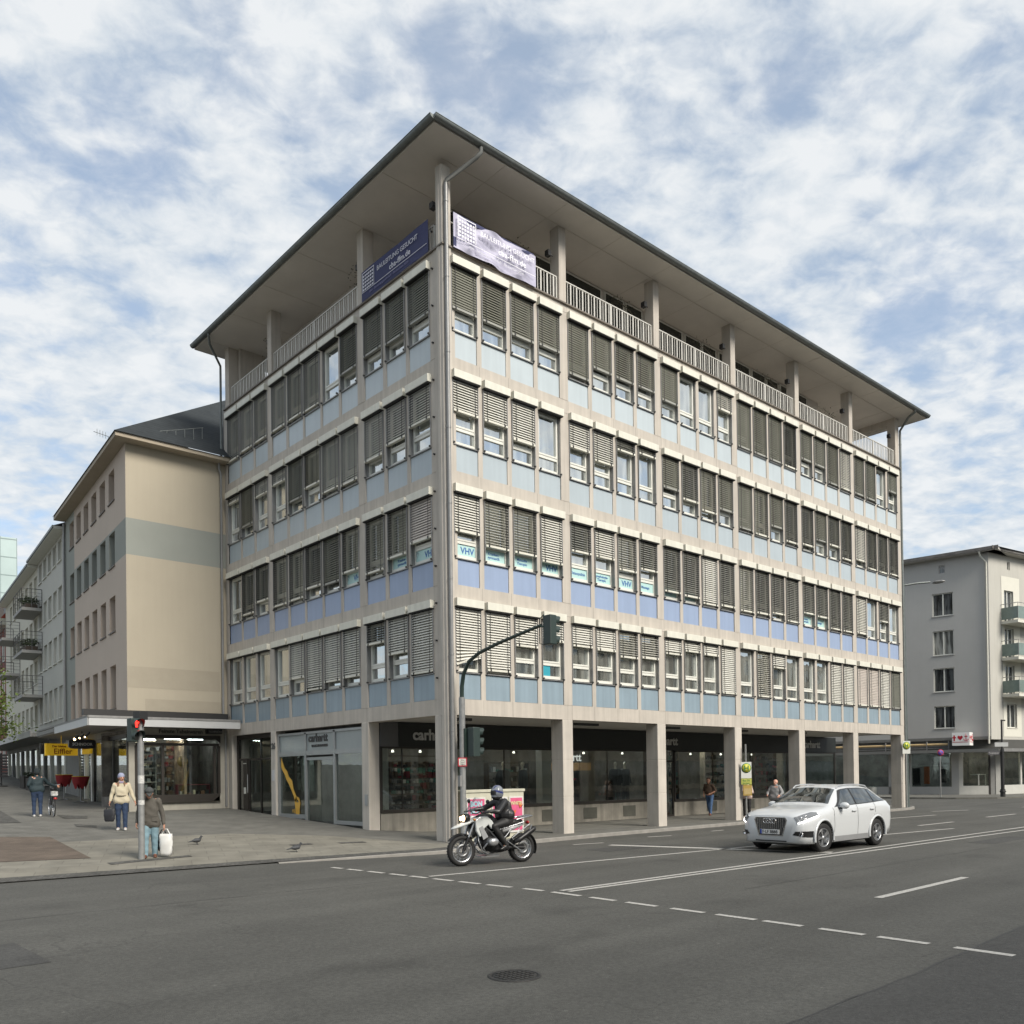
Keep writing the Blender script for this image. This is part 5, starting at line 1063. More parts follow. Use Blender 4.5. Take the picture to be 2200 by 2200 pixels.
# bus stop signs
M_HY = mat('stop_yellow', (.52, .50, .05), .5, var=.03); M_HG = mat('stop_green', (.02, .16, .06), .5, var=0); M_SGW = mat('sign_white', (.55, .56, .52), .5, var=.03); M_OCH = mat('ochre_board', (.34, .23, .05), .6, var=.1)
def bus_stop(label, loc, rz, zc, panels=True, m_pole=M_GALV, top=2.9):
    t = thing('bus_stop_sign', label, 'bus stop sign', loc, rz)
    b = MB(); b.tube([(0, 0, 0), (0, 0, top)], .032, 10); b.build('pole', m_pole, t)
    b = MB(); b.box(-.20, .20, -.055, -.035, zc-.36, zc+.26, 0); bd = b.build('board', M_SGW, t)
    b = MB(); b.lathe([(0, 0), (.185, 0), (.185, .012)], (0, -.068, zc+.03), 'Y', 28); b.lathe([(0, 0), (.158, 0), (.158, .004)], (0, -.071, zc+.03), 'Y', 28, mi=1)
    b.box(-.085, -.05, -.079, -.0715, zc-.07, zc+.13, 0); b.box(.05, .085, -.079, -.0715, zc-.07, zc+.13, 0); b.box(-.05, .05, -.079, -.0715, zc+.012, zc+.048, 0); b.build('stop_symbol', [M_HG, M_HY], bd)
    if panels:
        b = MB(); b.box(-.20, .20, -.062, -.035, zc-.60, zc-.37, 0); p = b.build('line_board', mat('lime_board', (.36, .38, .08), .5, var=.1), bd)
        put_text('lettering', 'Bus 34', .10, M_HG, p, Matrix.Translation((-.15, -.066, zc-.48)), depth=.003); put_text('lettering', 'Bornheim', .07, M_HG, p, Matrix.Translation((-.15, -.066, zc-.57)), depth=.003)
        b = MB(); b.box(-.13, .20, -.072, -.04, zc-1.02, zc-.62, 0); b.box(-.10, .17, -.076, -.0725, zc-.97, zc-.75, 1); b.build('timetable', [M_OCH, mat('ochre_paper', (.40, .30, .13), .8, var=.25, scale=30)], bd)
    return t
bus_stop('bus stop sign with yellow H, lime and ochre timetable boards, beside the waiting people', (14.11, -.19, 0), R_(-40), 1.96)
bus_stop('faded bus stop sign with yellow H on the last arcade column at the side street', (27.80, -.18, 0), R_(-35), 2.98, panels=False, top=3.1)
# thick dark lamp post at the far end of the arcade
t = thing('street_lamp', 'tall dark grey street lamp post standing behind the last arcade column', 'street lamp', (28.45, .12, 0))
b = MB(); b.tube([(0, 0, 0), (0, 0, 1.2)], .14, 14); b.tube([(0, 0, 1.2), (0, 0, 11.0), (0, 0, 11.1)], [.12, .09, .09], 14); b.build('post', mat('post_green_grey', (.085, .105, .10), .5, metal=.2, var=.2, scale=4), t)
b = MB(); b.tube([(0, 0, 10.95), (.5, -.5, 11.05), (1.0, -.9, 11.1)], .05, 8); b.build('arm', M_ZINC, t)
b = MB(); b.ball((1.3, -1.2, 11.1), .28, 10, sc=(.55, 1.2, .28)); b.build('lamp', M_PIPE, t)
# no parking sign
t = thing('no_parking_sign', 'round blue and red no stopping sign on a thin grey pole at the side street', 'road sign', (44.26, 4.95, 0), R_(-38))
b = MB(); b.tube([(0, 0, 0), (0, 0, 3.1)], .035, 8); b.build('pole', M_GALV, t)
b = MB(); b.lathe([(0, 0), (.215, 0), (.215, .02)], (0, -.075, 2.92), 'Y', 28); b.lathe([(0, 0), (.165, 0), (.165, .004)], (0, -.079, 2.92), 'Y', 28, mi=1); 
b.box(-.19, .19, -.088, -.083, 2.9, 2.94, 0, Matrix.Translation((0, 0, 2.92)) @ Matrix.Rotation(R_(45), 4, 'Y') @ Matrix.Translation((0, 0, -2.92))); b.build('sign_disc', [mat('sign_red', (.36, .04, .05), .5, var=0), mat('sign_blue', (.05, .05, .32), .5, var=0)], t)
# street name pole
t = thing('street_name_post', 'dark iron post with street name plates in front of the far corner shop', 'street sign', (46.5, 1.97, 0), R_(-35))
b = MB(); b.tube([(0, 0, 0), (0, 0, .5)], .15, 10); b.tube([(0, 0, .5), (0, 0, 2.9)], .11, 10); b.tube([(0, 0, 2.9), (0, 0, 5.0)], .055, 8); b.box(-.05, .25, -.03, .03, 4.9, 4.98); b.ball((0, 0, .35), .2, 8, sc=(1, 1, .5)); b.build('post', M_BLACK, t)
b = MB(); b.box(-.55, .38, -.075, -.055, 3.25, 3.52); p = b.build('plate', mat('plate_grey', (.36, .37, .37), .5), t)
b = MB(); b.box(-.95, -.12, .03, .05, 2.72, 3.0); p = b.build('name_plate', mat('plate_dark', (.05, .05, .055), .5), t); put_text('lettering', 'Töngesgasse', .14, M_SW, p, Matrix.Translation((-.92, .022, 2.80)), depth=.004)
# litter bin at the far corner
t = thing('litter_bin', 'round dark green grey litter bin beyond the last arcade column', 'bin', (36.5, 5.9, -.1)); b = MB(); b.lathe([(0, 0), (.34, 0), (.36, .9), (.30, .93), (.28, .7)], n=20); b.build('bin_body', mat('bin_grey', (.075, .082, .075), .6, var=.15), t)
# switch cabinet with posters
t = thing('switch_cabinet', 'long cream electrical cabinet covered with pink posters, behind the motorcyclist', 'cabinet', (.45, -.15, 0))
b = MB(); b.box(0, 2.2, 0, .42, .0, 1.36); b.box(-.03, 2.23, -.03, .45, 1.36, 1.44); b.box(2.2, 2.22, .1, .36, .3, 1.15); cb_ = b.build('cabinet_body', mat('cream_cabinet', (.46, .45, .36), .6, var=.08, scale=2, streak=.1), t); bv = cb_.modifiers.new('b', 'BEVEL'); bv.width = .01
M_PK = mat('pink_poster', (.55, .09, .19), .7, var=.15, scale=6); M_PKL = mat('light_poster', (.56, .55, .53), .7, var=.04); M_CYT = mat('pale_cyan_letters', (.35, .55, .60), .6, var=0)
for x0, x1, kind in ((.0, .72, 0), (.92, 1.55, 1), (1.58, 2.16, 2)):
    b = MB(); b.box(x0+.02, x1-.02, -.030, -.002, .18, 1.22, 0); p = b.build('poster', M_PKL, t)
    b = MB(); b.box(x0+.06, x1-.06, -.035, -.031, .24 if kind != 1 else .5, 1.18 if kind != 1 else 1.08, 0); b.build('print', M_PK, p)
    if kind == 0: [put_text('lettering', s_, .2, M_CYT, p, Matrix.Translation((x0+.14, -.042, .98-.2*k)), depth=.004, font_off=.01) for k, s_ in enumerate(('BON', 'BON', 'DIA'))]
    if kind == 1: put_text('lettering', 'KUNSTHALLE', .07, M_DARK, p, Matrix.Translation((x0+.07, -.036, 1.11)), depth=.003)
    if kind == 2:
        b = MB(); rg = random.Random(4)
        for k in range(7): cx_, cz_ = rg.uniform(x0+.12, x1-.12), rg.uniform(.35, 1.1); a = rg.uniform(0, 3); b.poly([(cx_+math.cos(a)*.12, -.038-.0005*k, cz_+math.sin(a)*.12), (cx_+math.cos(a+2.2)*.09, -.038-.0005*k, cz_+math.sin(a+2.2)*.09), (cx_+math.cos(a+4)*.11, -.038-.0005*k, cz_+math.sin(a+4)*.11)], k % 2)
        b.build('print', [M_DARK, mat('orange_print', (.6, .12, .03), .6, var=0)], p); put_text('lettering', 'WHITE', .14, mat('cream_letters', (.6, .55, .3), .5, var=0), p, Matrix.Translation((x0+.06, -.045, .98)), depth=.004, font_off=.004)
# banners on the terrace
def cloth(name, label, M, wd, ht, m_, wave, sag, seed, nx=60, nz=16):
    b = MB(); rg = random.Random(seed); vs = []
    for i in range(nx+1):
        for j in range(nz+1):
            u, v = i/nx, j/nz; y = -wave*(math.sin(u*9+v*4+seed)*.5+math.sin(u*19-v*7)*.3+math.sin((u+v)*31)*.2)*min(1, 6*u, 6*(1-u)); z = v*ht-sag*(math.sin(u*math.pi*2.3)**2)*.35*(1 if v > .5 else .3)
            vs.append((u*wd, y-.01, z))
    n = nz+1; F = [(i*n+j, (i+1)*n+j, (i+1)*n+j+1, i*n+j+1) for i in range(nx) for j in range(nz)]
    b.add(vs, F, 0, True); b.add([(x, y+.006, z) for x, y, z in vs], [f[::-1] for f in F], 0, True)
    o = b.build(name, m_, None, M); tag(o, label, 'banner', 'banners on the roof terrace railing'); return o
M_NAVY = mat('navy_banner', (.025, .03, .095), .7, var=.08, scale=2); M_LILAC = mat('faded_lilac_banner', (.42, .41, .52), .6, var=.25, scale=1.6); M_BW = mat('banner_white', (.62, .62, .68), .7, var=0)
def banner_art(o, wd, ht, mt, y=-.05, faint=None):
    b = MB(); x0 = .12
    for r_ in range(5):
        for c_ in range(6): b.box(x0+.10*c_, x0+.10*c_+.065, y, y+.004, ht-.22-.105*r_, ht-.16-.105*r_)
    b.box(x0-.04, x0+.62, y, y+.004, ht-.10, ht-.075); b.box(x0-.04, x0-.015, y, y+.004, ht-.66, ht-.1); b.box(x0+.60, x0+.62, y, y+.004, ht-.66, ht-.1)
    b.box(.05, wd-.05, y, y+.004, .235, .25); b.build('logo', mt, o)
    put_text('lettering', 'BAULEITUNG GESUCHT', .20, mt, o, Matrix.Translation((x0+.78, y, ht-.33)), depth=.004, spacing=.98); put_text('lettering', 'cba-ffm.de', .24, mt, o, Matrix.Translation((x0+1.45, y, ht-.60)), depth=.004, font_off=.003, spacing=1.08)
    put_text('lettering', 'cbm · Beratungsgesellschaft · ffm-bochum.XDA', .11, faint or mt, o, Matrix.Translation((x0+.35, y, .10)), depth=.004)
o = cloth('banner', 'taut navy banner with white writing, on the terrace railing left of the corner pier', FL @ Matrix.Translation((-4.06, -.06, 16.66)), 3.50, .92, M_NAVY, .015, 0, 2); banner_art(o, 3.50, .92, M_BW, -.035, mat('faint_banner_letters', (.16, .16, .28), .7, var=0))
o = cloth('banner', 'creased pale lilac banner with white writing, on the terrace railing right of the corner pier', Matrix.Translation((.30, -.12, 16.62)), 3.15, .98, M_LILAC, .075, .16, 5)
o2 = banner_art(o, 3.1, .95, mat('bright_banner_white', (.8, .8, .84), .7, var=0), -.105, MATS['banner_white'])
b = MB(); b.box(.0, .10, -.012, 0, .05, .30); b.box(.02, 3.1, .012, .02, .9, 1.0); b.build('hem', M_NAVY, o)
# bistro tables with red cloths
M_REDC = mat('red_cloth', (.22, .012, .014), .8, var=.15, scale=6); M_YELC = mat('yellow_cloth', (.5, .33, .03), .8, var=.15, scale=6)
def bistro(label, x, y):
    t = thing('standing_table', label, 'standing table', (x, y, zg(x, y)), 0, 'bistro tables outside the yellow signed shop')
    b = MB(); b.tube([(0, 0, 0), (0, 0, 1.08)], .03, 8); [b.tube([(0, 0, .06), (.3*math.cos(a), .3*math.sin(a), 0.01)], .018, 6) for a in (.3, 1.87, 3.44, 5.0)]; b.build('stand', M_PIPE, t)
    b = MB(); b.lathe([(0, 1.10), (.33, 1.10), (.335, 1.08), (.32, 1.06)], n=20); b.build('tabletop', M_YELC, t)
    b = MB(); vs = []; n = 36
    for j in range(n): a = 2*math.pi*j/n; r = .335+.03*math.sin(5*a); vs += [(.338*math.cos(a), .338*math.sin(a), 1.075), ((r-.05)*math.cos(a), (r-.05)*math.sin(a), .86), ((r-.14)*math.cos(a), (r-.14)*math.sin(a), .80-.24*abs(math.cos(2*a)))]
    b.add(vs, [(3*j+i, 3*((j+1) % n)+i, 3*((j+1) % n)+i+1, 3*j+i+1) for j in range(n) for i in range(2)], 0, True); b.build('tablecloth', M_REDC, t)
    b = MB(); b.prism([(.30, -.16, 1.07), (.33, .12, 1.07), (.24, 0, .72)], (.02, 0, 0)); b.build('ribbon', M_YELC, t)
q = FS @ Vector((S(5.5), -.62, 0)); bistro('standing table with red cloth and yellow top, nearer the shop door post', q.x, q.y)
q = FS @ Vector((S(7.3), -.95, 0)); bistro('standing table with red cloth, behind the other one and beside the open doorway', q.x, q.y)
# planters and card racks further down
for k, (s_, lb) in enumerate(((15.2, 'dark box planter nearest the yellow signs, first of two along the shop fronts'), (17.4, 'dark box planter beside the postcard stands, second of two along the shop fronts'))):
    q = FS @ Vector((S(s_), -1.0, 0)); t = thing('planter', lb, 'planter', (q.x, q.y, zg(q.x, q.y)), 0, 'planters by the shop fronts'); b = MB(); b.box(-.3, .3, -.45, .45, 0, .62); b.build('box', M_BLACK if False else mat('planter_brown', (.045, .04, .034), .8, var=.2), t)
    b = leafy('', '', '', (0, 0, .72), (.25, .4, .12), 120, M_LEAFD, 30+k, .05); b.build('leaves', M_LEAFD, t)
for k, (s_, lb) in enumerate(((19.4, 'black revolving postcard stand, first beyond the planters'), (22.0, 'black revolving postcard stand at the very left edge of the street'))):
    q = FS @ Vector((S(s_), -2.0, 0)); t = thing('postcard_stand', lb, 'postcard stand', (q.x, q.y, zg(q.x, q.y)), 0, 'postcard stands'); b = MB(); b.tube([(0, 0, 0), (0, 0, 1.8)], .03, 8); b.lathe([(.3, 0), (.3, .04), (0, .05)], n=12); b.build('stand', M_BLACK, t)
    b = MB()
    for z in range(8): [b.box(-.26, .26, -.26, -.2, .5+z*.16, .6+z*.16), b.box(-.26, .26, .2, .26, .5+z*.16, .6+z*.16), b.box(-.26, -.2, -.2, .2, .5+z*.16, .6+z*.16), b.box(.2, .26, -.2, .2, .5+z*.16, .6+z*.16)]
    b.build('card_rack', mat('card_rack_grey', (.05, .05, .055), .7, var=.5, scale=20), t)
# young tree at the left edge
t = thing('street_tree', 'young street tree in fresh yellow green leaf at the left edge', 'tree', (-6.2, 31.2, 1.4))
b = MB(); b.tube([(0, 0, 0), (.05, 0, 1.5), (0, .05, 3.4), (.1, 0, 6.2)], [.11, .09, .07, .02], 10)
rg = random.Random(11); tips = []
for k in range(16):
    a = k*2.4; z = 2.4+k*.22; L = 1.9-.07*k; e = Vector((math.cos(a)*L, math.sin(a)*L, z+.75)); b.tube([(0.03, .02, z), (math.cos(a)*L*.5, math.sin(a)*L*.5, z+.5), e], [.035, .02, .008], 6); tips += [e, (e+Vector((0, 0, z)))/2+Vector((0, 0, .3))]
b.build('trunk', mat('bark', (.07, .055, .04), .9, var=.3, scale=12), t)
b = MB()
for k in range(6000):
    c = rg.choice(tips); p = c+Vector((rg.gauss(0, .42), rg.gauss(0, .42), rg.gauss(0, .32)))
    if p.z < 2.3: continue
    a = Vector((rg.uniform(-1, 1), rg.uniform(-1, 1), rg.uniform(-.6, .6))).normalized()*rg.uniform(.07, .12); d = a.cross(Vector((rg.uniform(-1, 1), rg.uniform(-1, 1), rg.uniform(-1, 1)))).normalized()*.055
    b.add([p-a, p+d, p+a, p-d], [(0, 1, 2, 3)])
b.build('crown', M_LEAF, t)
# climbing plants dangling in the roof terrace
M_VINE = mat('sparse_vine', (.05, .055, .03), .8, var=.4, scale=9)
vl = {0: 'sparse climbing plant on the terrace ceiling by the first column right of the corner', 1: 'sparse climbing plant spreading by the second terrace column right of the corner', 2: 'sparse climbing plant by the third terrace column right of the corner', 3: 'sparse climbing plant by the fourth terrace column right of the corner', 4: 'small climbing plant by the fifth terrace column right of the corner'}
for k, x in enumerate((4.35, 8.9, 13.5, 18.1, 22.8)):
    t = thing('climbing_plant', vl[k], 'plant', (x, .45, 17.3), 0, 'climbing plants on the roof terrace'); rg = random.Random(50+k); b = MB(); pts_ = [Vector((0, 0, 0))]
    for j in range(10): pts_.append(pts_[-1]+Vector((-.04-.09*(j > 4), .02, .14-.012*j)))
    b.tube(pts_, .008, 5); b.build('stem', M_DRY, t)
    b = MB()
    for j in range(110): c = rg.choice(pts_[3:]); p = c+Vector((rg.gauss(-.1, .16), rg.gauss(0, .1), rg.gauss(0, .13))); a = Vector((rg.uniform(-1, 1), rg.uniform(-1, 1), rg.uniform(-1, 1))).normalized()*.032; d = a.cross(Vector((0, 0, 1))).normalized()*.02; b.add([p-a, p+d, p+a, p-d], [(0, 1, 2, 3)])
    b.build('leaves', M_VINE, t)
for k, (y, lb) in enumerate(((4.75, 'climbing plant by the terrace column nearest the navy banner'), (10.9, 'climbing plant by the terrace column near the beige house'))):
    t = thing('climbing_plant', lb, 'plant', (.35, y, 17.4), 0, 'climbing plants on the roof terrace'); rg = random.Random(80+k); b = MB(); pts_ = [Vector((0, 0, 0))]
    for j in range(9): pts_.append(pts_[-1]+Vector((.02, .06, .13)))
    b.tube(pts_, .008, 5); b.build('stem', M_DRY, t); b = MB()
    for j in range(90): c = rg.choice(pts_[2:]); p = c+Vector((rg.gauss(0, .1), rg.gauss(.05, .18), rg.gauss(0, .12))); a = Vector((rg.uniform(-1, 1), rg.uniform(-1, 1), rg.uniform(-1, 1))).normalized()*.032; d = a.cross(Vector((0, 0, 1))).normalized()*.02; b.add([p-a, p+d, p+a, p-d], [(0, 1, 2, 3)])
    b.build('leaves', M_VINE, t)
# ================================================================== white car
M_CARW = mat('white_car_paint', (.53, .55, .56), .28, var=0, coat=.8); M_CARD = mat('dark_car_trim', (.014, .015, .016), .45, var=.1); M_CHR = mat('chrome', (.62, .62, .62), .15, metal=1, var=0); M_TYRE = mat('tyre_rubber', (.012, .012, .012), .75, var=.1, scale=20)
M_RIM = mat('alloy_rim', (.42, .43, .44), .3, metal=.8, var=.05); M_CG = glass_mat('car_glass', refl=.10, trans=False, dark=(.008, .010, .010), ior=1.55)
M_DRL = mat('daytime_light', (1, 1, 1), .3, var=0, emit=(1, .98, .92, 3.0)); M_HLG = mat('headlamp_glass', (.16, .17, .18), .1, var=.3, scale=30); M_PLT = mat('plate_white', (.62, .62, .60), .5, var=0); M_PLB = mat('plate_blue', (.02, .06, .35), .5, var=0)
TAB = [  # u, ys,zs, ym,zm, ysh,zsh, yb,zb, yr,zr, zc
 (0.00, .54, .27, .64, .50, .63, .74, .56, .84, .42, .875, .89), (0.05, .68, .24, .765, .50, .76, .77, .67, .87, .50, .915, .93), (0.18, .80, .215, .855, .51, .845, .83, .74, .92, .57, .965, .985), (0.42, .865, .20, .905, .55, .895, .88, .79, .965, .64, 1.01, 1.035),
 (0.87, .88, .20, .915, .60, .905, .93, .83, 1.01, .68, 1.055, 1.08), (1.20, .88, .20, .915, .62, .905, .955, .85, 1.035, .74, 1.085, 1.115), (1.32, .88, .20, .915, .62, .905, .965, .86, 1.045, .755, 1.12, 1.165), (1.60, .88, .20, .915, .63, .905, .975, .862, 1.05, .68, 1.31, 1.365), (1.92, .88, .20, .915, .64, .905, .98, .865, 1.055, .605, 1.485, 1.535), (2.10, .88, .20, .915, .64, .905, .985, .865, 1.06, .605, 1.515, 1.57),
 (2.45, .88, .20, .915, .65, .905, .99, .866, 1.065, .605, 1.54, 1.60), (3.00, .88, .20, .915, .65, .905, 1.0, .866, 1.08, .60, 1.535, 1.595), (3.45, .88, .20, .915, .66, .908, 1.01, .862, 1.10, .58, 1.50, 1.56), (3.75, .875, .22, .915, .68, .905, 1.02, .85, 1.12, .56, 1.45, 1.51), (3.98, .87, .26, .905, .70, .895, 1.03, .83, 1.13, .56, 1.36, 1.43), (4.15, .86, .30, .895, .70, .88, 1.03, .81, 1.13, .58, 1.245, 1.30), (4.28, .84, .34, .87, .68, .86, .99, .78, 1.07, .58, 1.12, 1.15), (4.37, .78, .40, .82, .64, .81, .88, .73, .95, .54, .99, 1.01)]
def crow(u):
    T = TAB
    if u <= T[0][0]: return T[0][1:]
    for i in range(len(T)-1):
        if u <= T[i+1][0]:
            s = (u-T[i][0])/(T[i+1][0]-T[i][0]); return [a+(c-a)*s for a, c in zip(T[i][1:], T[i+1][1:])]
    return T[-1][1:]
def csec(u):
    ys, zs, ym, zm, ysh, zsh, yb, zb, yr, zr, zc = crow(u)
    return [(ys*.75, zs), (ys, zs+.02), (ys+(ym-ys)*.35, zs+.17), (ym, zm), ((ym*1.02+ysh)/2.02, (zm+zsh)/2), (ysh, zsh), (yb, zb), ((yb*.55+yr*.45)+.012, zb*.55+zr*.45), (yr, zr), (yr*.82, zr+(zc-zr)*.45), (yr*.45, zr+(zc-zr)*.85), (0, zc)]
def S_(u, t):
    p = csec(u); i = min(int(t), len(p)-2); s = t-i; return Vector((-u, p[i][0]+(p[i+1][0]-p[i][0])*s, p[i][1]+(p[i+1][1]-p[i][1])*s))
car = thing('parked_car' if False else 'car', 'white compact SUV with chrome grille driving towards the motorcyclist, lights on', 'car', (4.74, -7.62, RZ), math.pi-.015)
FX = .87+.0                                                # local origin at front axle: x = FX-u
us = sorted(set([0, .02, .05, .1]+[.18+.08*i for i in range(15)]+[1.32+.1*i for i in range(31)]+[4.3, 4.34, 4.37]+[t[0] for t in TAB])); us = [u for u in us if u <= 4.37]
b = MB(); NP = 12; vs = []
for u in us:
    p = csec(u); ring = [(FX-u, y, z) for y, z in p]+[(FX-u, -y, z) for y, z in p[-2::-1]]; vs += ring
nr = 2*NP-1; b.add(vs, [(i*nr+j, i*nr+(j+1) % nr, (i+1)*nr+(j+1) % nr, (i+1)*nr+j) for i in range(len(us)-1) for j in range(nr)], 0, True)
b.add(vs[:nr], [tuple(range(nr))], 0); b.add(vs[-nr:], [tuple(range(nr))[::-1]], 0)
body = b.build('body', [M_CARW, M_CARD], car); fixn(body)
for p in body.data.polygons: p.use_smooth = True
WX = [0.0, -2.62]
cb2 = MB()
for wx in WX:
    for sy in (-1, 1): cb2.lathe([(0, .52), (.405, .52), (.405, 1.1), (0, 1.1)] if sy > 0 else [(0, -1.1), (.405, -1.1), (.405, -.52), (0, -.52)], (wx, 0, .35), 'Y', 36, 0)
cut = cb2.build('cutter', [M_CARD]); fixn(cut); cut.data.materials.clear(); cut.data.materials.append(M_CARD)
cut.matrix_world = car.matrix_basis
bo = body.modifiers.new('w', 'BOOLEAN'); bo.object = cut; bo.operation = 'DIFFERENCE'; bo.solver = 'EXACT'; bo.material_mode = 'TRANSFER'
bpy.context.view_layer.update()
cut.matrix_world = Matrix.Translation((4.74, -7.62, RZ)) @ Matrix.Rotation(math.pi-.015, 4, 'Z')
bpy.context.view_layer.update()
me = bpy.data.meshes.new_from_object(body.evaluated_get(bpy.context.evaluated_depsgraph_get())); body.modifiers.clear(); body.data = me
bpy.data.objects.remove(cut)
def cpatch(name, m, parent, us_, tlo, thi, side=1, off=.006, nt=5, mi=0, bb=None):
    own = bb is None; bb = bb or MB(); o = len(bb.v)
    for u in us_:
        for j in range(nt+1):
            t = tlo(u)+(thi(u)-tlo(u))*j/nt; p = S_(u, t); e = .01
            a = S_(u+e, t)-S_(u-e if u > e else u, t); c_ = S_(u, min(t+.05, 10.99))-S_(u, t-.05); n = a.cross(c_); n = n.normalized() if n.length > 1e-9 else Vector((0, 1, 0))
            if n.y < 0 or (abs(n.y) < .05 and n.z < 0): n = -n
            p = p+n*off; bb.v.append((FX+p.x, p.y*side, p.z))
    for i in range(len(us_)-1):
        for j in range(nt):
            q = (o+i*(nt+1)+j, o+(i+1)*(nt+1)+j, o+(i+1)*(nt+1)+j+1, o+i*(nt+1)+j+1); bb.f.append(q if side > 0 else q[::-1]); bb.m.append(mi); bb.sm.append(True)
    return bb.build(name, m, parent) if own else bb
def rng_(a, c, n): return [a+(c-a)*i/n for i in range(n+1)]
for sd in (1, -1):
    # window belt in black trim, then the three panes
    cpatch('window_trim', M_CARD, car, rng_(1.42, 4.05, 40), lambda u: 6.12, lambda u: min(7.86, 6.14+max(0, (u-1.42))*3.2, 6.14+max(0, 4.09-u)*3.4), sd, .004)
    for k, (ua, ub) in enumerate(((1.60, 2.44), (2.52, 3.36), (3.42, 3.96))):
        cpatch('side_window', M_CG, car, rng_(ua, ub, 14), lambda u: 6.2, lambda u: max(6.21, min(7.76, 6.2+(u-1.56)*3.0, 6.2+(4.02-u)*3.0)), sd, .009)
    cpatch('sill_trim', mat('grey_car_trim', (.22, .225, .23), .5), car, rng_(1.32, 3.05, 10), lambda u: 1.05, lambda u: 1.9, sd, .012)
    for ud in (1.34, 2.48, 3.38):
        cpatch('door_seam', M_CARD, car, [ud-.006, ud+.006], lambda u: 1.9 if ud < 3 else 4.2, lambda u: 6.1, sd, .003, nt=12)
    for ud in (2.28, 3.20):
        b = MB(); p = S_(ud, 5.0); b.box(FX-ud-.10, FX-ud+.10, sd*(p.y+.005), sd*(p.y+.04), p.z-.06, p.z-.025, 0); o = b.build('door_handle', M_CARW, car); bv = o.modifiers.new('b', 'BEVEL'); bv.width = .012; bv.segments = 2
    b = MB(); b.ball((FX-1.66, sd*1.0, 1.09), .1, 12, sc=(.9, 1.25, .85)); mo = b.build('side_mirror', M_CARW, car); b = MB(); b.box(FX-1.66, FX-1.58, sd*.84, sd*.95, 1.0, 1.05); b.build('mirror_foot', M_CARD, mo)
    b = MB(); b.tube([(FX-u, sd*(crow(u)[8]-.01), crow(u)[9]+.05-(.05 if u in (1.98, 3.62) else 0)) for u in (1.98, 2.1, 2.4, 2.8, 3.2, 3.5, 3.62)], .018, 8); b.build('roof_rail', M_CHR if False else mat('satin_rail', (.55, .56, .56), .3, metal=.6, var=0), car)
    # headlamp with lit edge
    hl = cpatch('headlight', M_HLG, car, rng_(.02, .66, 14), lambda u: 4.62+.35*u, lambda u: 6.0-.75*max(0, (u-.45)/.21)*.5, sd, .008)
    b = MB(); pts_ = [S_(u, 4.66+.35*u) for u in rng_(.03, .64, 10)]; b.tube([(FX+p.x+.012, sd*(p.y+.006), p.z) for p in pts_]+[(FX-.65, sd*(S_(.65, 5.6).y+.008), S_(.65, 5.6).z)], .015, 6); b.build('light_strip', M_DRL, hl)
    b = MB(); p = S_(.10, 5.45); b.ball((FX+p.x+.0, sd*(p.y+.0), p.z), .035, 10); p = S_(.22, 5.5); b.ball((FX+p.x, sd*(p.y-.005), p.z), .03, 10); b.build('projector', M_CHR, hl)
    fg = cpatch('fog_intake', M_CARD, car, rng_(.0, .40, 10), lambda u: 2.05, lambda u: 3.2-1.0*max(0, u-.1), sd, .008)
    b = MB(); p = S_(.1, 2.5); b.lathe([(0, 0), (.045, 0), (.055, .02), (.045, .03)], (FX+p.x+.02, sd*p.y, p.z), 'X', 16); b.build('fog_lamp', M_CHR, fg)
def across(name, m, u0, u1, t0, n=10, off=.006):
    b = MB(); o = 0; cols = []
    for i in range(n+1):
        u = u0+(u1-u0)*i/n; half = [S_(u, t) for t in (t0, 8.5, 9, 9.6, 10.3, 10.99)]
        ring = half+[Vector((h.x, -h.y, h.z)) for h in half[-2::-1]]
        for h in ring: b.v.append((FX+h.x+off, h.y, h.z+off))
    m_ = 11
    for i in range(n):
        for j in range(m_-1): b.f.append((i*m_+j, (i+1)*m_+j, (i+1)*m_+j+1, i*m_+j+1)); b.m.append(0); b.sm.append(True)
    return b.build(name, m, car)
across('windscreen', M_CG, 1.345, 1.90, 8.02); across('rear_window', M_CG, 3.86, 4.2, 8.1)
b = MB(); b.box(FX-1.34, FX-1.29, -.7, .7, 1.09, 1.115); b.build('wiper_cowl', M_CARD, car)
# grille
gp = [(-.38, .84), (.38, .84), (.42, .78), (.31, .42), (-.31, .42), (-.42, .78)]
def gpl(sc_, x, zc=.62): return [(FX+x, y*sc_, zc+(z-zc)*sc_) for y, z in gp]
b = MB(); b.prism(gpl(1.06, -.03), (.048, 0, 0)); gr = b.build('grille', M_CHR, car); fixn(gr)
b = MB(); b.prism(gpl(.98, -.01), (.032, 0, 0)); bk = b.build('grille_backing', M_CARD, gr); fixn(bk)
b = MB()
for k in range(14):
    y = -.351+.054*k; z0 = .45 if abs(y) < .29 else .45+(abs(y)-.29)*2.6; b.box(FX+.02, FX+.034, y-.008, y+.008, z0, .825)
b.build('grille_bar', M_CHR, gr)
b = MB()
for k in range(4): b.lathe([(.052, -.006), (.064, -.006), (.064, .006), (.052, .006), (.052, -.006)], (FX+.046, (k-1.5)*.078, .765), 'X', 20)
b.build('badge', M_CHR, gr)
b = MB(); b.box(FX+.036, FX+.05, -.26, .26, .45, .56, 0); b.box(FX+.0505, FX+.053, -.258, -.215, .453, .557, 1)
pl = b.build('number_plate', [M_PLT, M_PLB], car)
Mp = Matrix.Translation((FX+.055, -.20, .47)) @ Matrix.Rotation(math.pi/2, 4, 'Z'); put_text('plate_lettering', 'F·LF 8888', .105, M_DARK, pl, Mp, depth=.002, font_off=.001)
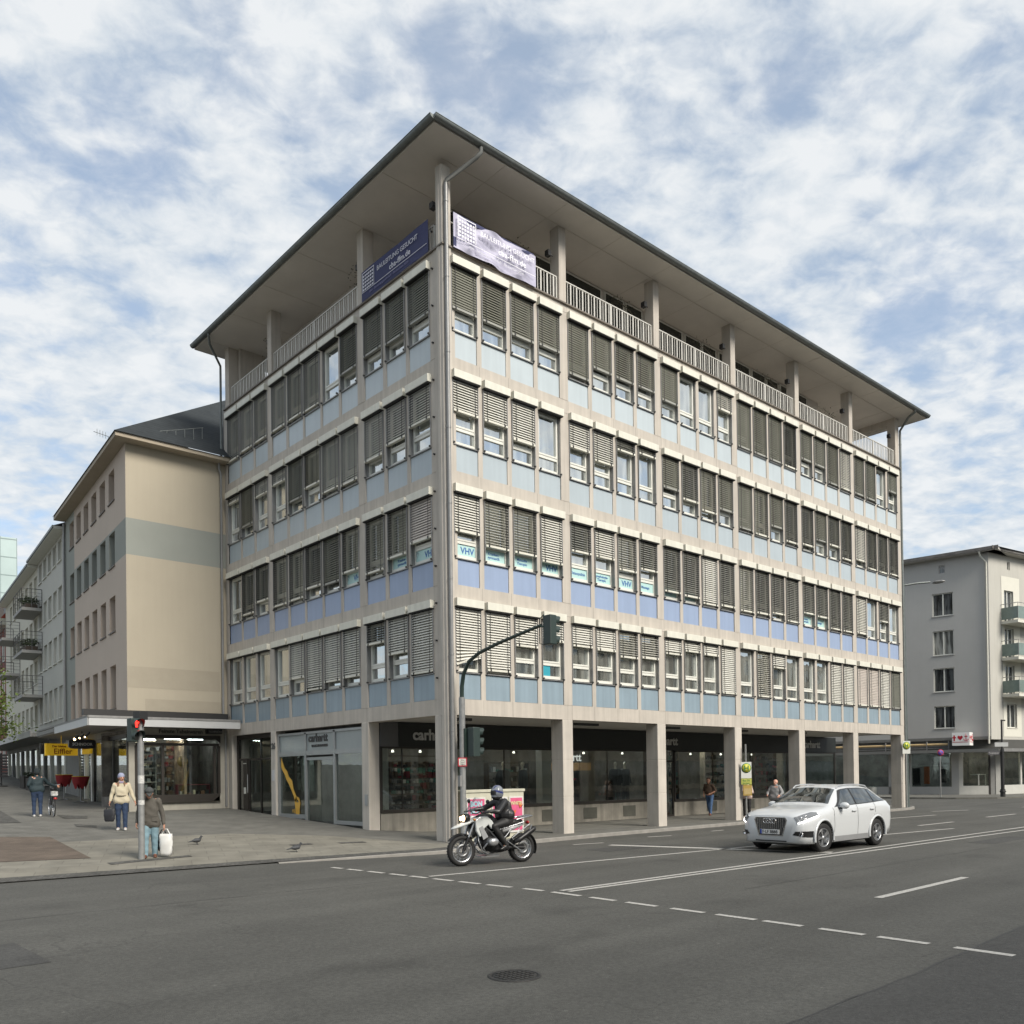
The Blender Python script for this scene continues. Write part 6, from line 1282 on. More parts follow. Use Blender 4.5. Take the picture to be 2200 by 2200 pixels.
b = MB(); b.box(FX-.02, FX+.004, -.42, .42, .27, .30); b.build('lower_intake', M_CARD, car)
for wx in WX:
    for sd in (1, -1):
        g = MB(); P = []
        for j in range(25):
            a = R_(-12)+R_(204)*j/24; rr = (.405, .45)
            P += [(wx+math.cos(a)*.405, sd*.925, .35+math.sin(a)*.405), (wx+math.cos(a)*.425, sd*.935, .35+math.sin(a)*.425), (wx+math.cos(a)*.47, sd*.905, .35+math.sin(a)*.47), (wx+math.cos(a)*.405, sd*.86, .35+math.sin(a)*.405)]
        g.add(P, [(4*j+i, 4*j+(i+1) % 4, 4*j+4+(i+1) % 4, 4*j+4+i) for j in range(24) for i in range(4)], 0, True); o = g.build('wheel_arch', M_CARW, car); fixn(o)
def car_wheel(M, steer=0):
    g = MB(); prof = [(.225, -.105), (.30, -.112), (.335, -.095), (.347, -.06), (.347, .06), (.335, .095), (.30, .112), (.225, .105)]; g.lathe(prof, axis='Y', n=40)
    wh = g.build('wheel', M_TYRE, car, M)
    g = MB(); g.lathe([(.228, -.10), (.228, .10), (.215, .108), (.205, .09), (.205, -.02), (0, -.02)], axis='Y', n=40)
    for k in range(5):
        for dd in (-.14, .14):
            a = 2*math.pi*k/5+dd; p0 = Vector((math.cos(a+dd*-.6)*.045, .085, math.sin(a+dd*-.6)*.045)); p1 = Vector((math.cos(a)*.212, .095, math.sin(a)*.212)); n = Vector((-math.sin(a), 0, math.cos(a)))*.017
            g.add([p0-n, p1-n*1.2, p1+n*1.2, p0+n, p0-n-Vector((0, .04, 0)), p1-n*1.2-Vector((0, .04, 0)), p1+n*1.2-Vector((0, .04, 0)), p0+n-Vector((0, .04, 0))], [(0, 1, 2, 3), (0, 4, 5, 1), (3, 2, 6, 7)])
    g.lathe([(.05, .07), (.05, .1), (0, .105)], axis='Y', n=16); g.build('rim', M_RIM, wh)
    g = MB(); g.lathe([(.19, -.015), (.19, 0), (0, 0)], axis='Y', n=24); g.build('brake', M_CARD, wh)
for wx in WX:
    for sd in (1, -1): car_wheel(Matrix.Translation((wx, sd*.79, .347)) @ (Matrix.Rotation(0 if sd > 0 else math.pi, 4, 'Z')) @ Matrix.Rotation(R_(-6)*(1 if wx == 0 else 0), 4, 'Z'))
b = MB(); b.box(FX-4.2, FX-.4, -.7, .7, .17, .30); b.build('underbody', M_CARD, car)

# ================================================================== motorcycle
M_MW = mat('white_fairing', (.50, .52, .51), .3, var=.03, coat=.5); M_MB = mat('black_bike_metal', (.016, .016, .017), .4, metal=.3, var=.1); M_MG = mat('engine_grey', (.20, .205, .21), .4, metal=.7, var=.2, scale=30); M_ALM = mat('bike_aluminium', (.5, .51, .52), .3, metal=.9, var=.05); M_SEAT = mat('seat_vinyl', (.018, .018, .018), .6, var=.1)
mx, my = -2.33, -4.54; mrz = math.atan2(.26, -1.46)
mc = thing('motorcycle', 'white and grey touring enduro motorcycle with its headlight on, ridden to the left', 'motorcycle', (mx, my, RZ), mrz)
def bike_wheel(x, r, wd, spoke_m=M_ALM, ang=0, nspk=20, parent=mc):
    g = MB(); g.lathe([(r-.095, -wd*.38), (r-.05, -wd*.5), (r-.012, -wd*.36), (r, 0), (r-.012, wd*.36), (r-.05, wd*.5), (r-.095, wd*.38), (r-.095, -wd*.38)], axis='Y', n=40)
    for k in range(36):
        a = 2*math.pi*k/36; c_, s_ = math.cos(a), math.sin(a); g.add([(c_*(r+.004)-s_*q, y, s_*(r+.004)+c_*q) for q, y in ((-.014, -wd*.3), (.014, -wd*.22), (.014, wd*.22), (-.014, wd*.3))], [(0, 1, 2, 3)])
    wh = g.build('wheel', M_TYRE, parent, Matrix.Translation((x, 0, r)) @ Matrix.Rotation(ang, 4, 'Z'))
    g = MB(); g.lathe([(r-.094, -wd*.42), (r-.115, -wd*.36), (r-.115, wd*.36), (r-.094, wd*.42)], axis='Y', n=36); g.lathe([(.05, -wd*.4), (.05, wd*.4)], axis='Y', n=12)
    for k in range(nspk): a = 2*math.pi*k/nspk; a2 = a+.5*(1 if k % 2 else -1); sy = wd*.36*(1 if k % 4 < 2 else -1); g.tube([(math.cos(a2)*.05, sy, math.sin(a2)*.05), (math.cos(a)*(r-.11), sy*.6, math.sin(a)*(r-.11))], .0055, 4)
    g.build('rim', spoke_m, wh)
    g = MB(); g.lathe([(.085, wd*.5), (.15, wd*.5), (.15, wd*.56), (.085, wd*.56), (.085, wd*.5)], axis='Y', n=24); g.build('brake_disc', M_MG, wh); return wh
XF, XB = .76, -.76
bike_wheel(XF, .335, .12); bike_wheel(XB, .325, .16)
def mtube(name, pts, r, m=M_MB, n=8, parent=mc): g = MB(); g.tube(pts, r, n); return g.build(name, m, parent)
for sy in (-.105, .105):
    g = MB(); g.tube([(XF-.0, sy, .335), (XF-.13, sy, .62)], .036, 10, 0); g.tube([(XF-.12, sy, .60), (XF-.30, sy, 1.0)], .026, 10, 1); g.build('fork_leg', [M_MB, M_ALM], mc)
g = MB(); g.box(XF-.34, XF-.2, -.13, .13, .93, .99); g.tube([(XF-.21, 0, .80), (XF-.32, 0, 1.02)], .04, 8); g.build('fork_bridge', M_MB, mc)
# front mudguard
g = MB(); v = []
for j in range(11):
    a = R_(35)+R_(105)*j/10
    for y in (-.075, -.05, .05, .075): v.append((XF+math.cos(a)*.37, y, .335+math.sin(a)*(.37 if abs(y) < .06 else .345)))
g.add(v, [(4*j+i, 4*j+i+1, 4*j+5+i, 4*j+4+i) for j in range(10) for i in range(3)], 0, True); g.build('mudguard', M_MB, mc)
def lump(name, m, pts, prof, parent=mc, smooth=True, mirror=False):
    """closed body from stations (x, zbottom, ztop, halfwidth)"""
    g = MB(); v = []; n = 12
    for (x, z0, z1, hw) in pts:
        for k in range(n): a = 2*math.pi*k/n; c_, s_ = math.cos(a), math.sin(a); v.append((x, hw*math.copysign(abs(c_)**prof, c_), (z0+z1)/2+(z1-z0)/2*math.copysign(abs(s_)**prof, s_)))
    g.add(v, [(i*n+j, i*n+(j+1) % n, (i+1)*n+(j+1) % n, (i+1)*n+j) for i in range(len(pts)-1) for j in range(n)], 0, smooth)
    g.add(v[:n], [tuple(range(n))]); g.add(v[-n:], [tuple(range(n))[::-1]]); o = g.build(name, m, parent); fixn(o); return o
lump('beak', M_MW, [(1.0, .80, .815, .03), (.93, .80, .86, .075), (.80, .83, .91, .10), (.66, .87, .96, .13), (.5, .93, 1.02, .16), (.36, .98, 1.05, .17)], .8)
for sy in (1, -1):
    g = MB(); o_ = [(.52, .99), (.40, 1.06), (.22, 1.06), (.10, .96), (.02, .82), (.12, .78), (.20, .88), (.30, .80), (.33, .66), (.42, .62), (.50, .75)]
    g.prism([(x, sy*.15, z) for x, z in o_], (0, sy*.075, 0)); p = g.build('tank_side_panel', M_MW, mc); fixn(p); bv = p.modifiers.new('b', 'BEVEL'); bv.width = .02; bv.segments = 2
    g = MB(); g.prism([(x, sy*.226, z) for x, z in ((.44, .82), (.36, .86), (.22, .62), (.34, .56))], (0, sy*.012, 0)); q = g.build('radiator_shroud', mat('silver_grey_plastic', (.27, .275, .28), .4, var=.15, scale=12), mc); fixn(q)
lump('tank', M_MB, [(.42, .80, 1.05, .12), (.25, .78, 1.12, .17), (.05, .78, 1.10, .18), (-.10, .78, .98, .14)], .8)
# headlamp and screen
lump('headlamp_housing', M_MB, [(.60, .93, 1.13, .13), (.69, .94, 1.12, .14), (.72, .95, 1.11, .13)], .7)
M_LAMPW = mat('warm_headlight', (1, .8, .6), .3, var=0, emit=(1, .66, .38, 7))
g = MB(); g.lathe([(0, .012), (.062, .008), (.068, 0)], (.722, .045, 1.03), 'X', 18); g.lathe([(0, .012), (.045, .008), (.05, 0)], (.722, -.07, 1.02), 'X', 18); g.build('headlight', M_LAMPW, mc)
g = MB(); v = []
for j in range(9):
    t_ = j/8
    for k in range(9): s_ = -1+2*k/8; v.append((.70-.30*t_-.10*s_*s_, s_*(.17-.05*t_), 1.10+.38*t_-.05*s_*s_*t_))
g.add(v, [(9*j+k, 9*j+k+1, 9*j+10+k, 9*j+9+k) for j in range(8) for k in range(8)], 0, True)
g.build('windscreen', glass_mat('screen_plastic', tint=(.72, .75, .77), refl=.05, trans=True), mc)
# handlebar, mirrors, hand guards
g = MB(); g.tube([(.30, -.42, 1.16), (.36, -.26, 1.19), (.42, -.1, 1.12), (.42, .1, 1.12), (.36, .26, 1.19), (.30, .42, 1.16)], .014, 8); g.build('handlebar', M_MB, mc)
for sy in (1, -1):
    g = MB(); g.tube([(.35, sy*.30, 1.18), (.33, sy*.40, 1.36)], .008, 6); g.ball((.33, sy*.42, 1.38), .07, 10, sc=(.3, 1.1, .7)); g.build('mirror', M_MB, mc)
    g = MB(); g.tube([(.42, sy*.28, 1.17), (.46, sy*.38, 1.15), (.33, sy*.46, 1.15)], .02, 6); g.build('hand_guard', M_MB, mc)
    g = MB(); g.ball((.55, sy*.22, 1.0), .035, 8, sc=(.8, 1.3, .7)); g.build('indicator', mat('amber_lens', (.5, .16, .01), .3, var=0), mc)
# engine
lump('air_box', M_MB, [(.34, .52, .84, .08), (.1, .56, .84, .13), (-.2, .50, .82, .13), (-.42, .58, .80, .10)], .6)
lump('gearbox', M_MB, [(.02, .24, .56, .10), (-.2, .24, .56, .12), (-.4, .28, .48, .09)], .6)
g = MB(); g.lathe([(0, -.17), (.17, -.15), (.18, 0), (.17, .15), (0, .17)], (.10, 0, .46), 'Y', 24); g.box(-.22, .12, -.13, .13, .32, .60); g.build('engine', M_MB, mc)
for sy in (1, -1):
    g = MB(); g.lathe([(.085, 0), (.085, .03), (.07, .031), (.07, .05), (.085, .051), (.085, .08), (.07, .081), (.07, .1), (.088, .101), (.088, .14)] if sy > 0 else [(.085, 0), (.085, -.03), (.07, -.031), (.07, -.05), (.085, -.051), (.085, -.08), (.07, -.081), (.07, -.1), (.088, -.101), (.088, -.14)], (.14, sy*.16, .50), 'Y', 20)
    g.build('cylinder', M_MG, mc); g = MB(); g.ball((.14, sy*.33, .51), .11, 12, sc=(1.15, .55, .8)); g.build('cylinder_head', mat('silver_engine_cover', (.36, .365, .37), .35, metal=.6, var=.1), mc)
    g = MB(); g.tube([(.24, sy*.24, .48), (.32, sy*.2, .38), (.22, sy*.14, .24), (-.1, sy*.1, .20)], .02, 8); g.build('exhaust_pipe', M_ALM, mc)
    g = MB(); g.tube([(.40, sy*.10, .80), (.42, sy*.16, .55), (.36, sy*.22, .32), (.2, sy*.2, .24)], .014, 6); g.build('crash_bar', M_ALM, mc)
g = MB(); g.box(-.12, .34, -.13, .13, .17, .20); g.build('bash_plate', M_ALM, mc)
for sy in (.14, -.14): g = MB(); g.tube([(.36, sy*.4, .95), (.1, sy, .72), (-.25, sy, .78), (-.75, sy, .90)], .016, 8); g.tube([(.1, sy, .72), (-.18, sy, .40), (-.25, sy, .30)], .018, 8); g.tube([(-.2, sy, .52), (-.5, sy, .84)], .014, 8); g.build('frame', M_MB if sy < 0 else M_ALM, mc)
g = MB(); g.tube([(-.2, .1, .36), (-.76, .12, .33)], .04, 8); g.box(-.78, -.6, .02, .1, .3, .4); g.build('swing_arm', M_MB, mc)
g = MB(); g.tube([(-.35, 0, .4), (-.28, 0, .72)], .04, 8); g.build('shock_absorber', M_MG, mc)
lump('seat', M_SEAT, [(.0, .82, .92, .10), (-.15, .80, .88, .14), (-.32, .80, .88, .15), (-.42, .84, .95, .15), (-.62, .86, .97, .14), (-.75, .88, .95, .10)], .6)
lump('tail_panel', mat('silver_grey_plastic2', (.30, .305, .31), .4, var=.1), [(-.2, .66, .78, .15), (-.5, .72, .85, .16), (-.78, .82, .90, .10)], .7)
g = MB(); g.tube([(-.55, -.16, .96), (-.72, -.18, .995), (-.98, -.12, 1.03), (-1.0, 0, 1.03), (-.98, .12, 1.03), (-.72, .18, .995), (-.55, .16, .96)], .016, 8)
for x in (-.68, -.78, -.88): g.box(x-.02, x+.02, -.17, .17, .985+(-.68-x)*.14, 1.0+(-.68-x)*.14)
g.build('luggage_rack', M_ALM, mc)
for sy in (1, -1):
    g = MB(); g.tube([(-.42, sy*.17, .56), (-.85, sy*.24, .86)], .014, 6); g.tube([(-.42, sy*.17, .56), (-.50, sy*.2, .46), (-.8, sy*.22, .60), (-.9, sy*.24, .84)], .012, 6); g.tube([(-.30, sy*.17, .50), (-.62, sy*.2, .28)], .012, 6); g.build('pannier_frame', M_ALM, mc)
lump('silencer', M_MB, [(-.45, .42, .52, .05), (-.6, .46, .60, .065), (-.95, .66, .80, .07), (-1.0, .70, .80, .055)], .9).location = (0, .2, 0)
g = MB(); v = []
for j in range(10):
    a = R_(95)+R_(110)*j/9; v += [(XB+math.cos(a)*.36, -.09, .325+math.sin(a)*.36), (XB+math.cos(a)*.36, .09, .325+math.sin(a)*.36)]
g.add(v, [(2*j, 2*j+1, 2*j+3, 2*j+2) for j in range(9)], 0, True); g.build('rear_mudguard', M_MB, mc)
g = MB(); g.ball((-.93, 0, .88), .06, 8, sc=(.6, 1.3, .7)); g.build('tail_light', mat('tail_red', (.3, .01, .01), .3, var=0), mc)
g = MB(); [g.tube([(-.24, sy*.14, .32), (-.24, sy*.3, .32)], .014, 6) for sy in (1, -1)]; g.build('foot_peg', M_MB, mc)

# ================================================================== bicycle pushed along the side street
bx, by = -6.62, 13.75; bc = thing('bicycle', 'black city bicycle with white patterned saddle bag cover, pushed by the walker in blue jeans', 'bicycle', (bx, by, zg(bx, by)), R_(83))
def thinwheel(x, r=.34):
    g = MB(); g.lathe([(r-.03, -.018), (r, -.012), (r, .012), (r-.03, .018), (r-.03, -.018)], axis='Y', n=32); wh = g.build('wheel', M_TYRE, bc, Matrix.Translation((x, 0, r)))
    g = MB(); g.lathe([(r-.03, -.012), (r-.045, 0), (r-.03, .012)], axis='Y', n=32); [g.tube([(0, 0, 0), (math.cos(a)*(r-.04), 0, math.sin(a)*(r-.04))], .003, 4) for a in [2*math.pi*k/16 for k in range(16)]]; g.build('rim', M_ALM, wh)
thinwheel(.53); thinwheel(-.53)
g = MB(); g.tube([(-.53, 0, .34), (-.08, 0, .30), (-.2, 0, .85), (-.53, 0, .34)], .016, 6); g.tube([(-.08, 0, .30), (.38, 0, .80)], .018, 6); g.tube([(-.16, 0, .62), (.36, 0, .90)], .016, 6); g.tube([(.53, 0, .34), (.36, 0, .98)], .016, 6); g.build('frame', M_MB, bc)
g = MB(); g.tube([(.36, 0, .96), (.32, 0, 1.05), (.22, -.28, 1.08)], .013, 6); g.tube([(.32, 0, 1.05), (.22, .28, 1.08)], .013, 6); g.build('handlebar', M_ALM, bc)
g = MB(); g.ball((-.22, 0, .93), .13, 10, sc=(1, .75, .4)); g.build('saddle', M_MB, bc)
g = MB(); g.box(-.85, -.35, -.07, .07, .70, .72); g.tube([(-.84, 0, .7), (-.53, .05, .34)], .008, 4); g.ball((-.88, 0, .62), .05, 8, 1, (.4, 1.2, .8)); g.build('luggage_carrier', [M_ALM, MATS['tail_red']], bc)
g = MB(); g.box(-.72, -.45, -.10, .10, .72, .86); o = g.build('basket', mat('patterned_bag', (.35, .35, .34), .8, var=.9, scale=14), bc)
g = MB(); g.tube([(-.08, -.09, .30), (.05, -.11, .2)], .012, 5); g.tube([(-.08, .09, .30), (-.2, .11, .4)], .012, 5); g.lathe([(0, .03), (.09, .03), (.09, .035), (0, .035)], (-.08, 0, .3), 'Y', 16); g.build('crank', M_ALM, bc)
# ================================================================== people and birds
M_SKIN = mat('skin', (.42, .22, .15), .55, var=.06, scale=20); M_EYE = mat('eye_dark', (.03, .02, .015), .3, var=0); M_LIP = mat('lips', (.30, .09, .07), .5, var=0)
_ico = None
def _sph(c, r, sc=(1, 1, 1), n=10, m=7):
    return [Vector((c[0]+r*sc[0]*math.sin(math.pi*i/m)*math.cos(2*math.pi*j/n), c[1]+r*sc[1]*math.sin(math.pi*i/m)*math.sin(2*math.pi*j/n), c[2]+r*sc[2]*math.cos(math.pi*i/m))) for i in range(m+1) for j in range(n if 0 < i < m else 1)]
def hull(b, balls, n=10):
    """tapered limb: hull over spheres [(centre, radius, scale)]"""
    bm = bmesh.new()
    for c, r, *s in balls:
        for v in _sph(c, r, s[0] if s else (1, 1, 1), n): bm.verts.new(v)
    res = bmesh.ops.convex_hull(bm, input=bm.verts)
    bmesh.ops.delete(bm, geom=list({g for g in res['geom_interior']+res['geom_unused'] if isinstance(g, bmesh.types.BMVert)}), context='VERTS')
    bm.verts.index_update(); b.add([v.co.copy() for v in bm.verts], [tuple(v.index for v in f.verts) for f in bm.faces]); bm.free()
def V(*a): return Vector(a)
def limb(b, a, c, r1, r2): hull(b, [(a, r1), (c, r2)])
def hand(b, wrist, fwd, palm, thumb, r=1.0, curl=.35):
    """palm, four unequal bent fingers and a thumb leaving the side of the palm"""
    fwd = fwd.normalized(); palm = (palm-fwd*palm.dot(fwd)).normalized(); side = fwd.cross(palm); side = side if side.dot(thumb) > 0 else -side
    pc = wrist+fwd*.05; hull(b, [(wrist, .024*r), (pc+side*.022, .019*r), (pc-side*.022, .018*r), (pc+fwd*.035+side*.028, .015*r), (pc+fwd*.032-side*.028, .014*r)], 8)
    for k, (o, L) in enumerate(((.027, .068), (.009, .078), (-.009, .073), (-.027, .057))):
        k0 = pc+fwd*.035+side*o; k1 = k0+(fwd*math.cos(curl)+palm*math.sin(curl))*L*.5; k2 = k1+(fwd*math.cos(curl*2.6)+palm*math.sin(curl*2.6))*L*.5
        hull(b, [(k0, .0105*r), (k1, .0095*r)], 7); hull(b, [(k1, .0095*r), (k2, .008*r)], 7)
    t0 = wrist+fwd*.022+side*.025; t1 = t0+(side*.8+fwd*.7+palm*.3).normalized()*.04; t2 = t1+(side*.25+fwd+palm*.3).normalized()*.032; hull(b, [(t0, .013*r), (t1, .011*r)], 7); hull(b, [(t1, .011*r), (t2, .009*r)], 7)
def person(label, loc, rz, J, top, bottom, shoes, hair=None, hat=None, build=1.0, group=None, coat_len=0, extra=None, skin=M_SKIN, shorts=None, head_dir=None, sleeves=True, name='person', trouser_w=1.0):
    """J: joints in metres, local frame faces +x, left is +y. Body is fused to one skin, clothes fit over it."""
    t = thing(name, label, 'person', loc, rz, group); w = build
    g = lambda k: Vector(J[k])
    hd = g('head'); nk = g('neck'); ch = g('chest'); pv = g('pelvis'); f = Vector(head_dir).normalized() if head_dir else V(1, 0, 0); sd_ = V(0, 0, 1).cross(f).normalized()
    up = f.cross(sd_).normalized()
    b = MB()
    HR = Matrix((f, sd_, up)).transposed()
    def H(x, y, z): return hd+HR @ V(x, y, z)
    hull(b, [(H(-.015, 0, .025), .088), (H(.02, 0, .01), .078), (H(-.03, 0, .0), .082)]); hull(b, [(H(.025, 0, -.03), .062), (H(.045, 0, -.085), .030), (H(-.01, 0, -.06), .052)])
    hull(b, [(H(.085, 0, .015), .010), (H(.108, 0, -.028), .015), (H(.08, 0, -.03), .016)], 7); [hull(b, [(H(-.005, s*.083, .01), .017, (.9, .5, 1.4)), (H(-.008, s*.086, -.02), .010)], 7) for s in (1, -1)]
    hull(b, [(H(.072, .028, -.058), .012), (H(.072, -.028, -.058), .012)], 7)
    hull(b, [(nk, .058), (H(-.015, 0, -.05), .052)]); hull(b, [(ch+V(0, .085*w, .06), .075*w), (ch+V(0, -.085*w, .06), .075*w), (ch+V(0, .07, -.12), .09*w), (ch+V(0, -.07, -.12), .09*w), (nk-V(0, 0, .03), .05)]); hull(b, [(ch+V(0, .06, -.1), .09*w), (ch+V(0, -.06, -.1), .09*w), (pv+V(0, .08*w, 0), .10*w), (pv+V(0, -.08*w, 0), .10*w)])
    for s, y in (('L', 1), ('R', -1)):
        sh, el, wr = g('sh'+s), g('el'+s), g('wr'+s); hull(b, [(ch+V(0, .08*y*w, .08), .06*w), (sh, .055*w)]); limb(b, sh, el, .050*w, .040*w); limb(b, el, wr, .040*w, .027)
        fw = (wr-el).normalized(); pal = Vector(J.get('palm'+s, (0, -y, 0))); hand(b, wr, fw if ('hand'+s) not in J else Vector(J['hand'+s]), pal, Vector(J.get('thumb'+s, (1, 0, 0))), 1.0, J.get('curl', .35))
        hp, kn, an, te = g('hp'+s), g('kn'+s), g('an'+s), g('te'+s); limb(b, hp, kn, .082*w, .058); limb(b, kn, an, .056, .038); hull(b, [(an, .034), (an+(te-an)*.8, .018)])
    me = voxel(b, .0085, it=1); me.materials.append(skin); me.materials.append(M_EYE); me.materials.append(M_LIP)
    eyes = [H(.082, .032, .012), H(.082, -.032, .012)]; mouth = H(.083, 0, -.058)
    for p in me.polygons:
        c = p.center
        if min((c-e).length for e in eyes) < .0135: p.material_index = 1
        elif abs((c-mouth).dot(up)) < .007 and abs((c-mouth).dot(sd_)) < .025 and (c-mouth).dot(f) > -.02: p.material_index = 2
    link('body', me, t)
    # upper garment
    b = MB(); e = .022; low = pv+V(0, 0, .06-coat_len)
    hull(b, [(ch+V(0, .095*w, .055), .068*w+e*.5), (ch+V(0, -.095*w, .055), .068*w+e*.5), (ch+V(0, .07, -.1), .088*w+e), (ch+V(0, -.07, -.1), .088*w+e), (nk+V(0, 0, -.01), .055)])
    hull(b, [(ch+V(0, .07, -.08), .088*w+e), (ch+V(0, -.07, -.08), .088*w+e), (ch+V(0, .055*w, -.2), .09*w+e*.7), (ch+V(0, -.055*w, -.2), .09*w+e*.7)])
    hull(b, [(ch+V(0, .055*w, -.18), .09*w+e*.7), (ch+V(0, -.055*w, -.18), .09*w+e*.7), (low+V(0, .095*w, .05), .105*w+e), (low+V(0, -.095*w, .05), .105*w+e)])
    if J.get('collar', True): hull(b, [(nk+V(0, .025, .02), .055), (nk+V(0, -.025, .02), .055)])
    for s, y in (('L', 1), ('R', -1)):
        sh, el, wr = g('sh'+s), g('el'+s), g('wr'+s); hull(b, [(ch+V(0, .09*y*w, .06), .065*w), (sh+V(0, -y*.01, -.015), .055*w+e*.5)]); limb(b, sh, el, .050*w+e*.5, .045*w+e*.35)
        if sleeves: limb(b, el, wr-(wr-el).normalized()*.03, .045*w+e*.35, .036+e*.3)
    me = voxel(b, .014, it=2); me.materials.append(top); rgw = random.Random(len(label))
    for v in me.vertices: v.co += V(math.sin(v.co.z*33+v.co.y*21), math.sin(v.co.z*29+v.co.x*25), 0)*.0035
    jk = link('jacket' if coat_len or sleeves else 'top', me, t)
    # trousers
    b = MB(); hull(b, [(pv+V(0, .085*w, .03), .108*w), (pv+V(0, -.085*w, .03), .108*w), (g('hpL'), .10*w), (g('hpR'), .10*w)])
    for s in 'LR':
        hp, kn, an = g('hp'+s), g('kn'+s), g('an'+s); limb(b, hp, kn, .095*w*trouser_w, .070*trouser_w); limb(b, kn, an+V(0, 0, .0), .069*trouser_w, .054*trouser_w)
    me = voxel(b, .014, it=2); me.materials.append(bottom)
    for v in me.vertices: v.co += V(math.sin(v.co.z*41), math.cos(v.co.z*37+v.co.y*18), 0)*.0025
    link('trousers', me, t)
    for s in 'LR':
        an, te = g('an'+s), g('te'+s); b = MB(); d = (te-an); d.z = 0; d = d.normalized() if d.length > 1e-6 else V(1, 0, 0)
        zt = te.z-.012; hull(b, [(an+V(0, 0, -.02), .045), (Vector((te.x, te.y, zt)), .034, (1.2, 1.2, .8)), (an-d*.045+V(0, 0, te.z-an.z), .038)]); me = voxel(b, .012, it=1); me.materials.append(shoes); link('shoe', me, t)
    if hair:
        b = MB(); m_, kind = hair; hull(b, [(H(-.03, 0, .045), .098), (H(-.045, 0, .0), .095)])
        if kind == 'long': hull(b, [(H(-.06, 0, .0), .085), (H(-.08, 0, -.16), .07), (H(-.07, .05, -.2), .04), (H(-.07, -.05, -.2), .04)])
        if kind == 'bun': hull(b, [(H(-.11, 0, .09), .045), (H(-.08, 0, .06), .06)])
        me = voxel(b, .012, it=1); me.materials.append(m_)
        link('hair', me, t)
    if hat:
        b = MB(); m_, kind = hat
        if kind == 'beanie': hull(b, [(H(-.02, 0, .055), .100), (H(-.03, 0, .03), .100), (H(.005, 0, .05), .092)])
        if kind == 'cap': hull(b, [(H(-.02, 0, .06), .108, (1.05, 1, .62)), (H(-.01, 0, .075), .09)]); hull(b, [(H(.06, .05, .045), .02), (H(.06, -.05, .045), .02), (H(.135, 0, .03), .018)])
        me = voxel(b, .012, it=1); me.materials.append(m_); link('hat', me, t)
    if extra: extra(t, H, g)
    return t
def stand(h=1.7, step=.0, w=1.0, armL=None, armR=None, lean=0, turn=0):
    k = h/1.7; J = {}
    J['pelvis'] = (0, 0, .92*k); J['chest'] = (lean*.5, 0, 1.27*k); J['neck'] = (lean*.85, 0, 1.45*k); J['head'] = (lean+.01, 0, 1.585*k)
    for s, y in (('L', 1), ('R', -1)):
        J['sh'+s] = (lean*.75, y*.175*k*w, 1.38*k); J['el'+s] = (lean*.5-.02, y*.235*k*w, 1.11*k); J['wr'+s] = (lean*.4+.06, y*.255*k*w, .87*k)
        st = step*y; J['hp'+s] = (0, y*.095*k, .88*k); J['kn'+s] = (.03+st*.5, y*.10*k, .49*k); J['an'+s] = (st*1.0, y*.10*k, .085); J['te'+s] = (st*1.0+.13, y*.115*k, .035)
    if armL: J['elL'], J['wrL'] = armL
    if armR: J['elR'], J['wrR'] = armR
    return J
M_JCRM = mat('cream_jacket', (.46, .41, .30), .85, var=.06, scale=9); M_JEAN = mat('blue_jeans', (.018, .035, .075), .85, var=.25, scale=9); M_LJEAN = mat('pale_jeans', (.17, .265, .31), .85, var=.2, scale=8); M_JOLV = mat('olive_brown_jacket', (.085, .078, .066), .85, var=.12, scale=12)
M_BRSH = mat('brown_shoes', (.12, .045, .025), .6); M_WHSH = mat('white_shoes', (.45, .44, .42), .7); M_LILH = mat('lilac_grey_knit', (.25, .27, .37), .9); M_FURC = mat('brown_fur', (.17, .11, .07), .95, var=.4, scale=30); M_SCARF = mat('lilac_scarf', (.26, .22, .30), .9, var=.3, scale=40); M_CAP = mat('dark_grey_cap', (.05, .055, .055), .85)
def face_to(px, py, tx, ty): return math.atan2(ty-py, tx-px)
# woman in the cream jacket
def xw(t, H, g):
    b = MB(); nk = g('neck'); hull(b, [(nk+V(.02, .07, -.02), .05), (nk+V(.06, .09, -.12), .035)]); hull(b, [(nk+V(.02, -.07, -.02), .05), (nk+V(.06, -.09, -.12), .035)]); hull(b, [(nk+V(-.07, .05, .0), .055), (nk+V(-.07, -.05, .0), .055)]); me = voxel(b, .014); me.materials.append(M_FURC); link('fur_collar', me, t)
    b = MB(); hull(b, [(nk+V(.04, .03, .0), .045), (nk+V(.04, -.03, .0), .045)]); me = voxel(b, .012); me.materials.append(M_SCARF); link('scarf', me, t)
    b = MB(); p = g('pelvis')+V(0, 0, .14); b.lathe([(.155, -.025), (.165, -.025), (.165, .025), (.155, .025)], p, 'Z', 24); b.build('belt', mat('cream_belt', (.38, .33, .24), .8), t)
J = stand(1.665, step=.06, w=1.08, armR=((-.02, -.26, 1.08), (.03, -.31, .86)), armL=((.0, .28, 1.08), (.04, .36, .86)))
person('person in a cream jacket and blue jeans with lilac knit hat, carrying a dark bag', (-6.21, 7.78, zg(-6.21, 7.78)), face_to(-6.21, 7.78, -12, -6), J, M_JCRM, M_JEAN, M_WHSH, hat=(M_LILH, 'beanie'), hair=(M_FURC, 'short'), build=1.08, coat_len=.13, extra=xw, head_dir=(1, .45, -.05), trouser_w=1.1)
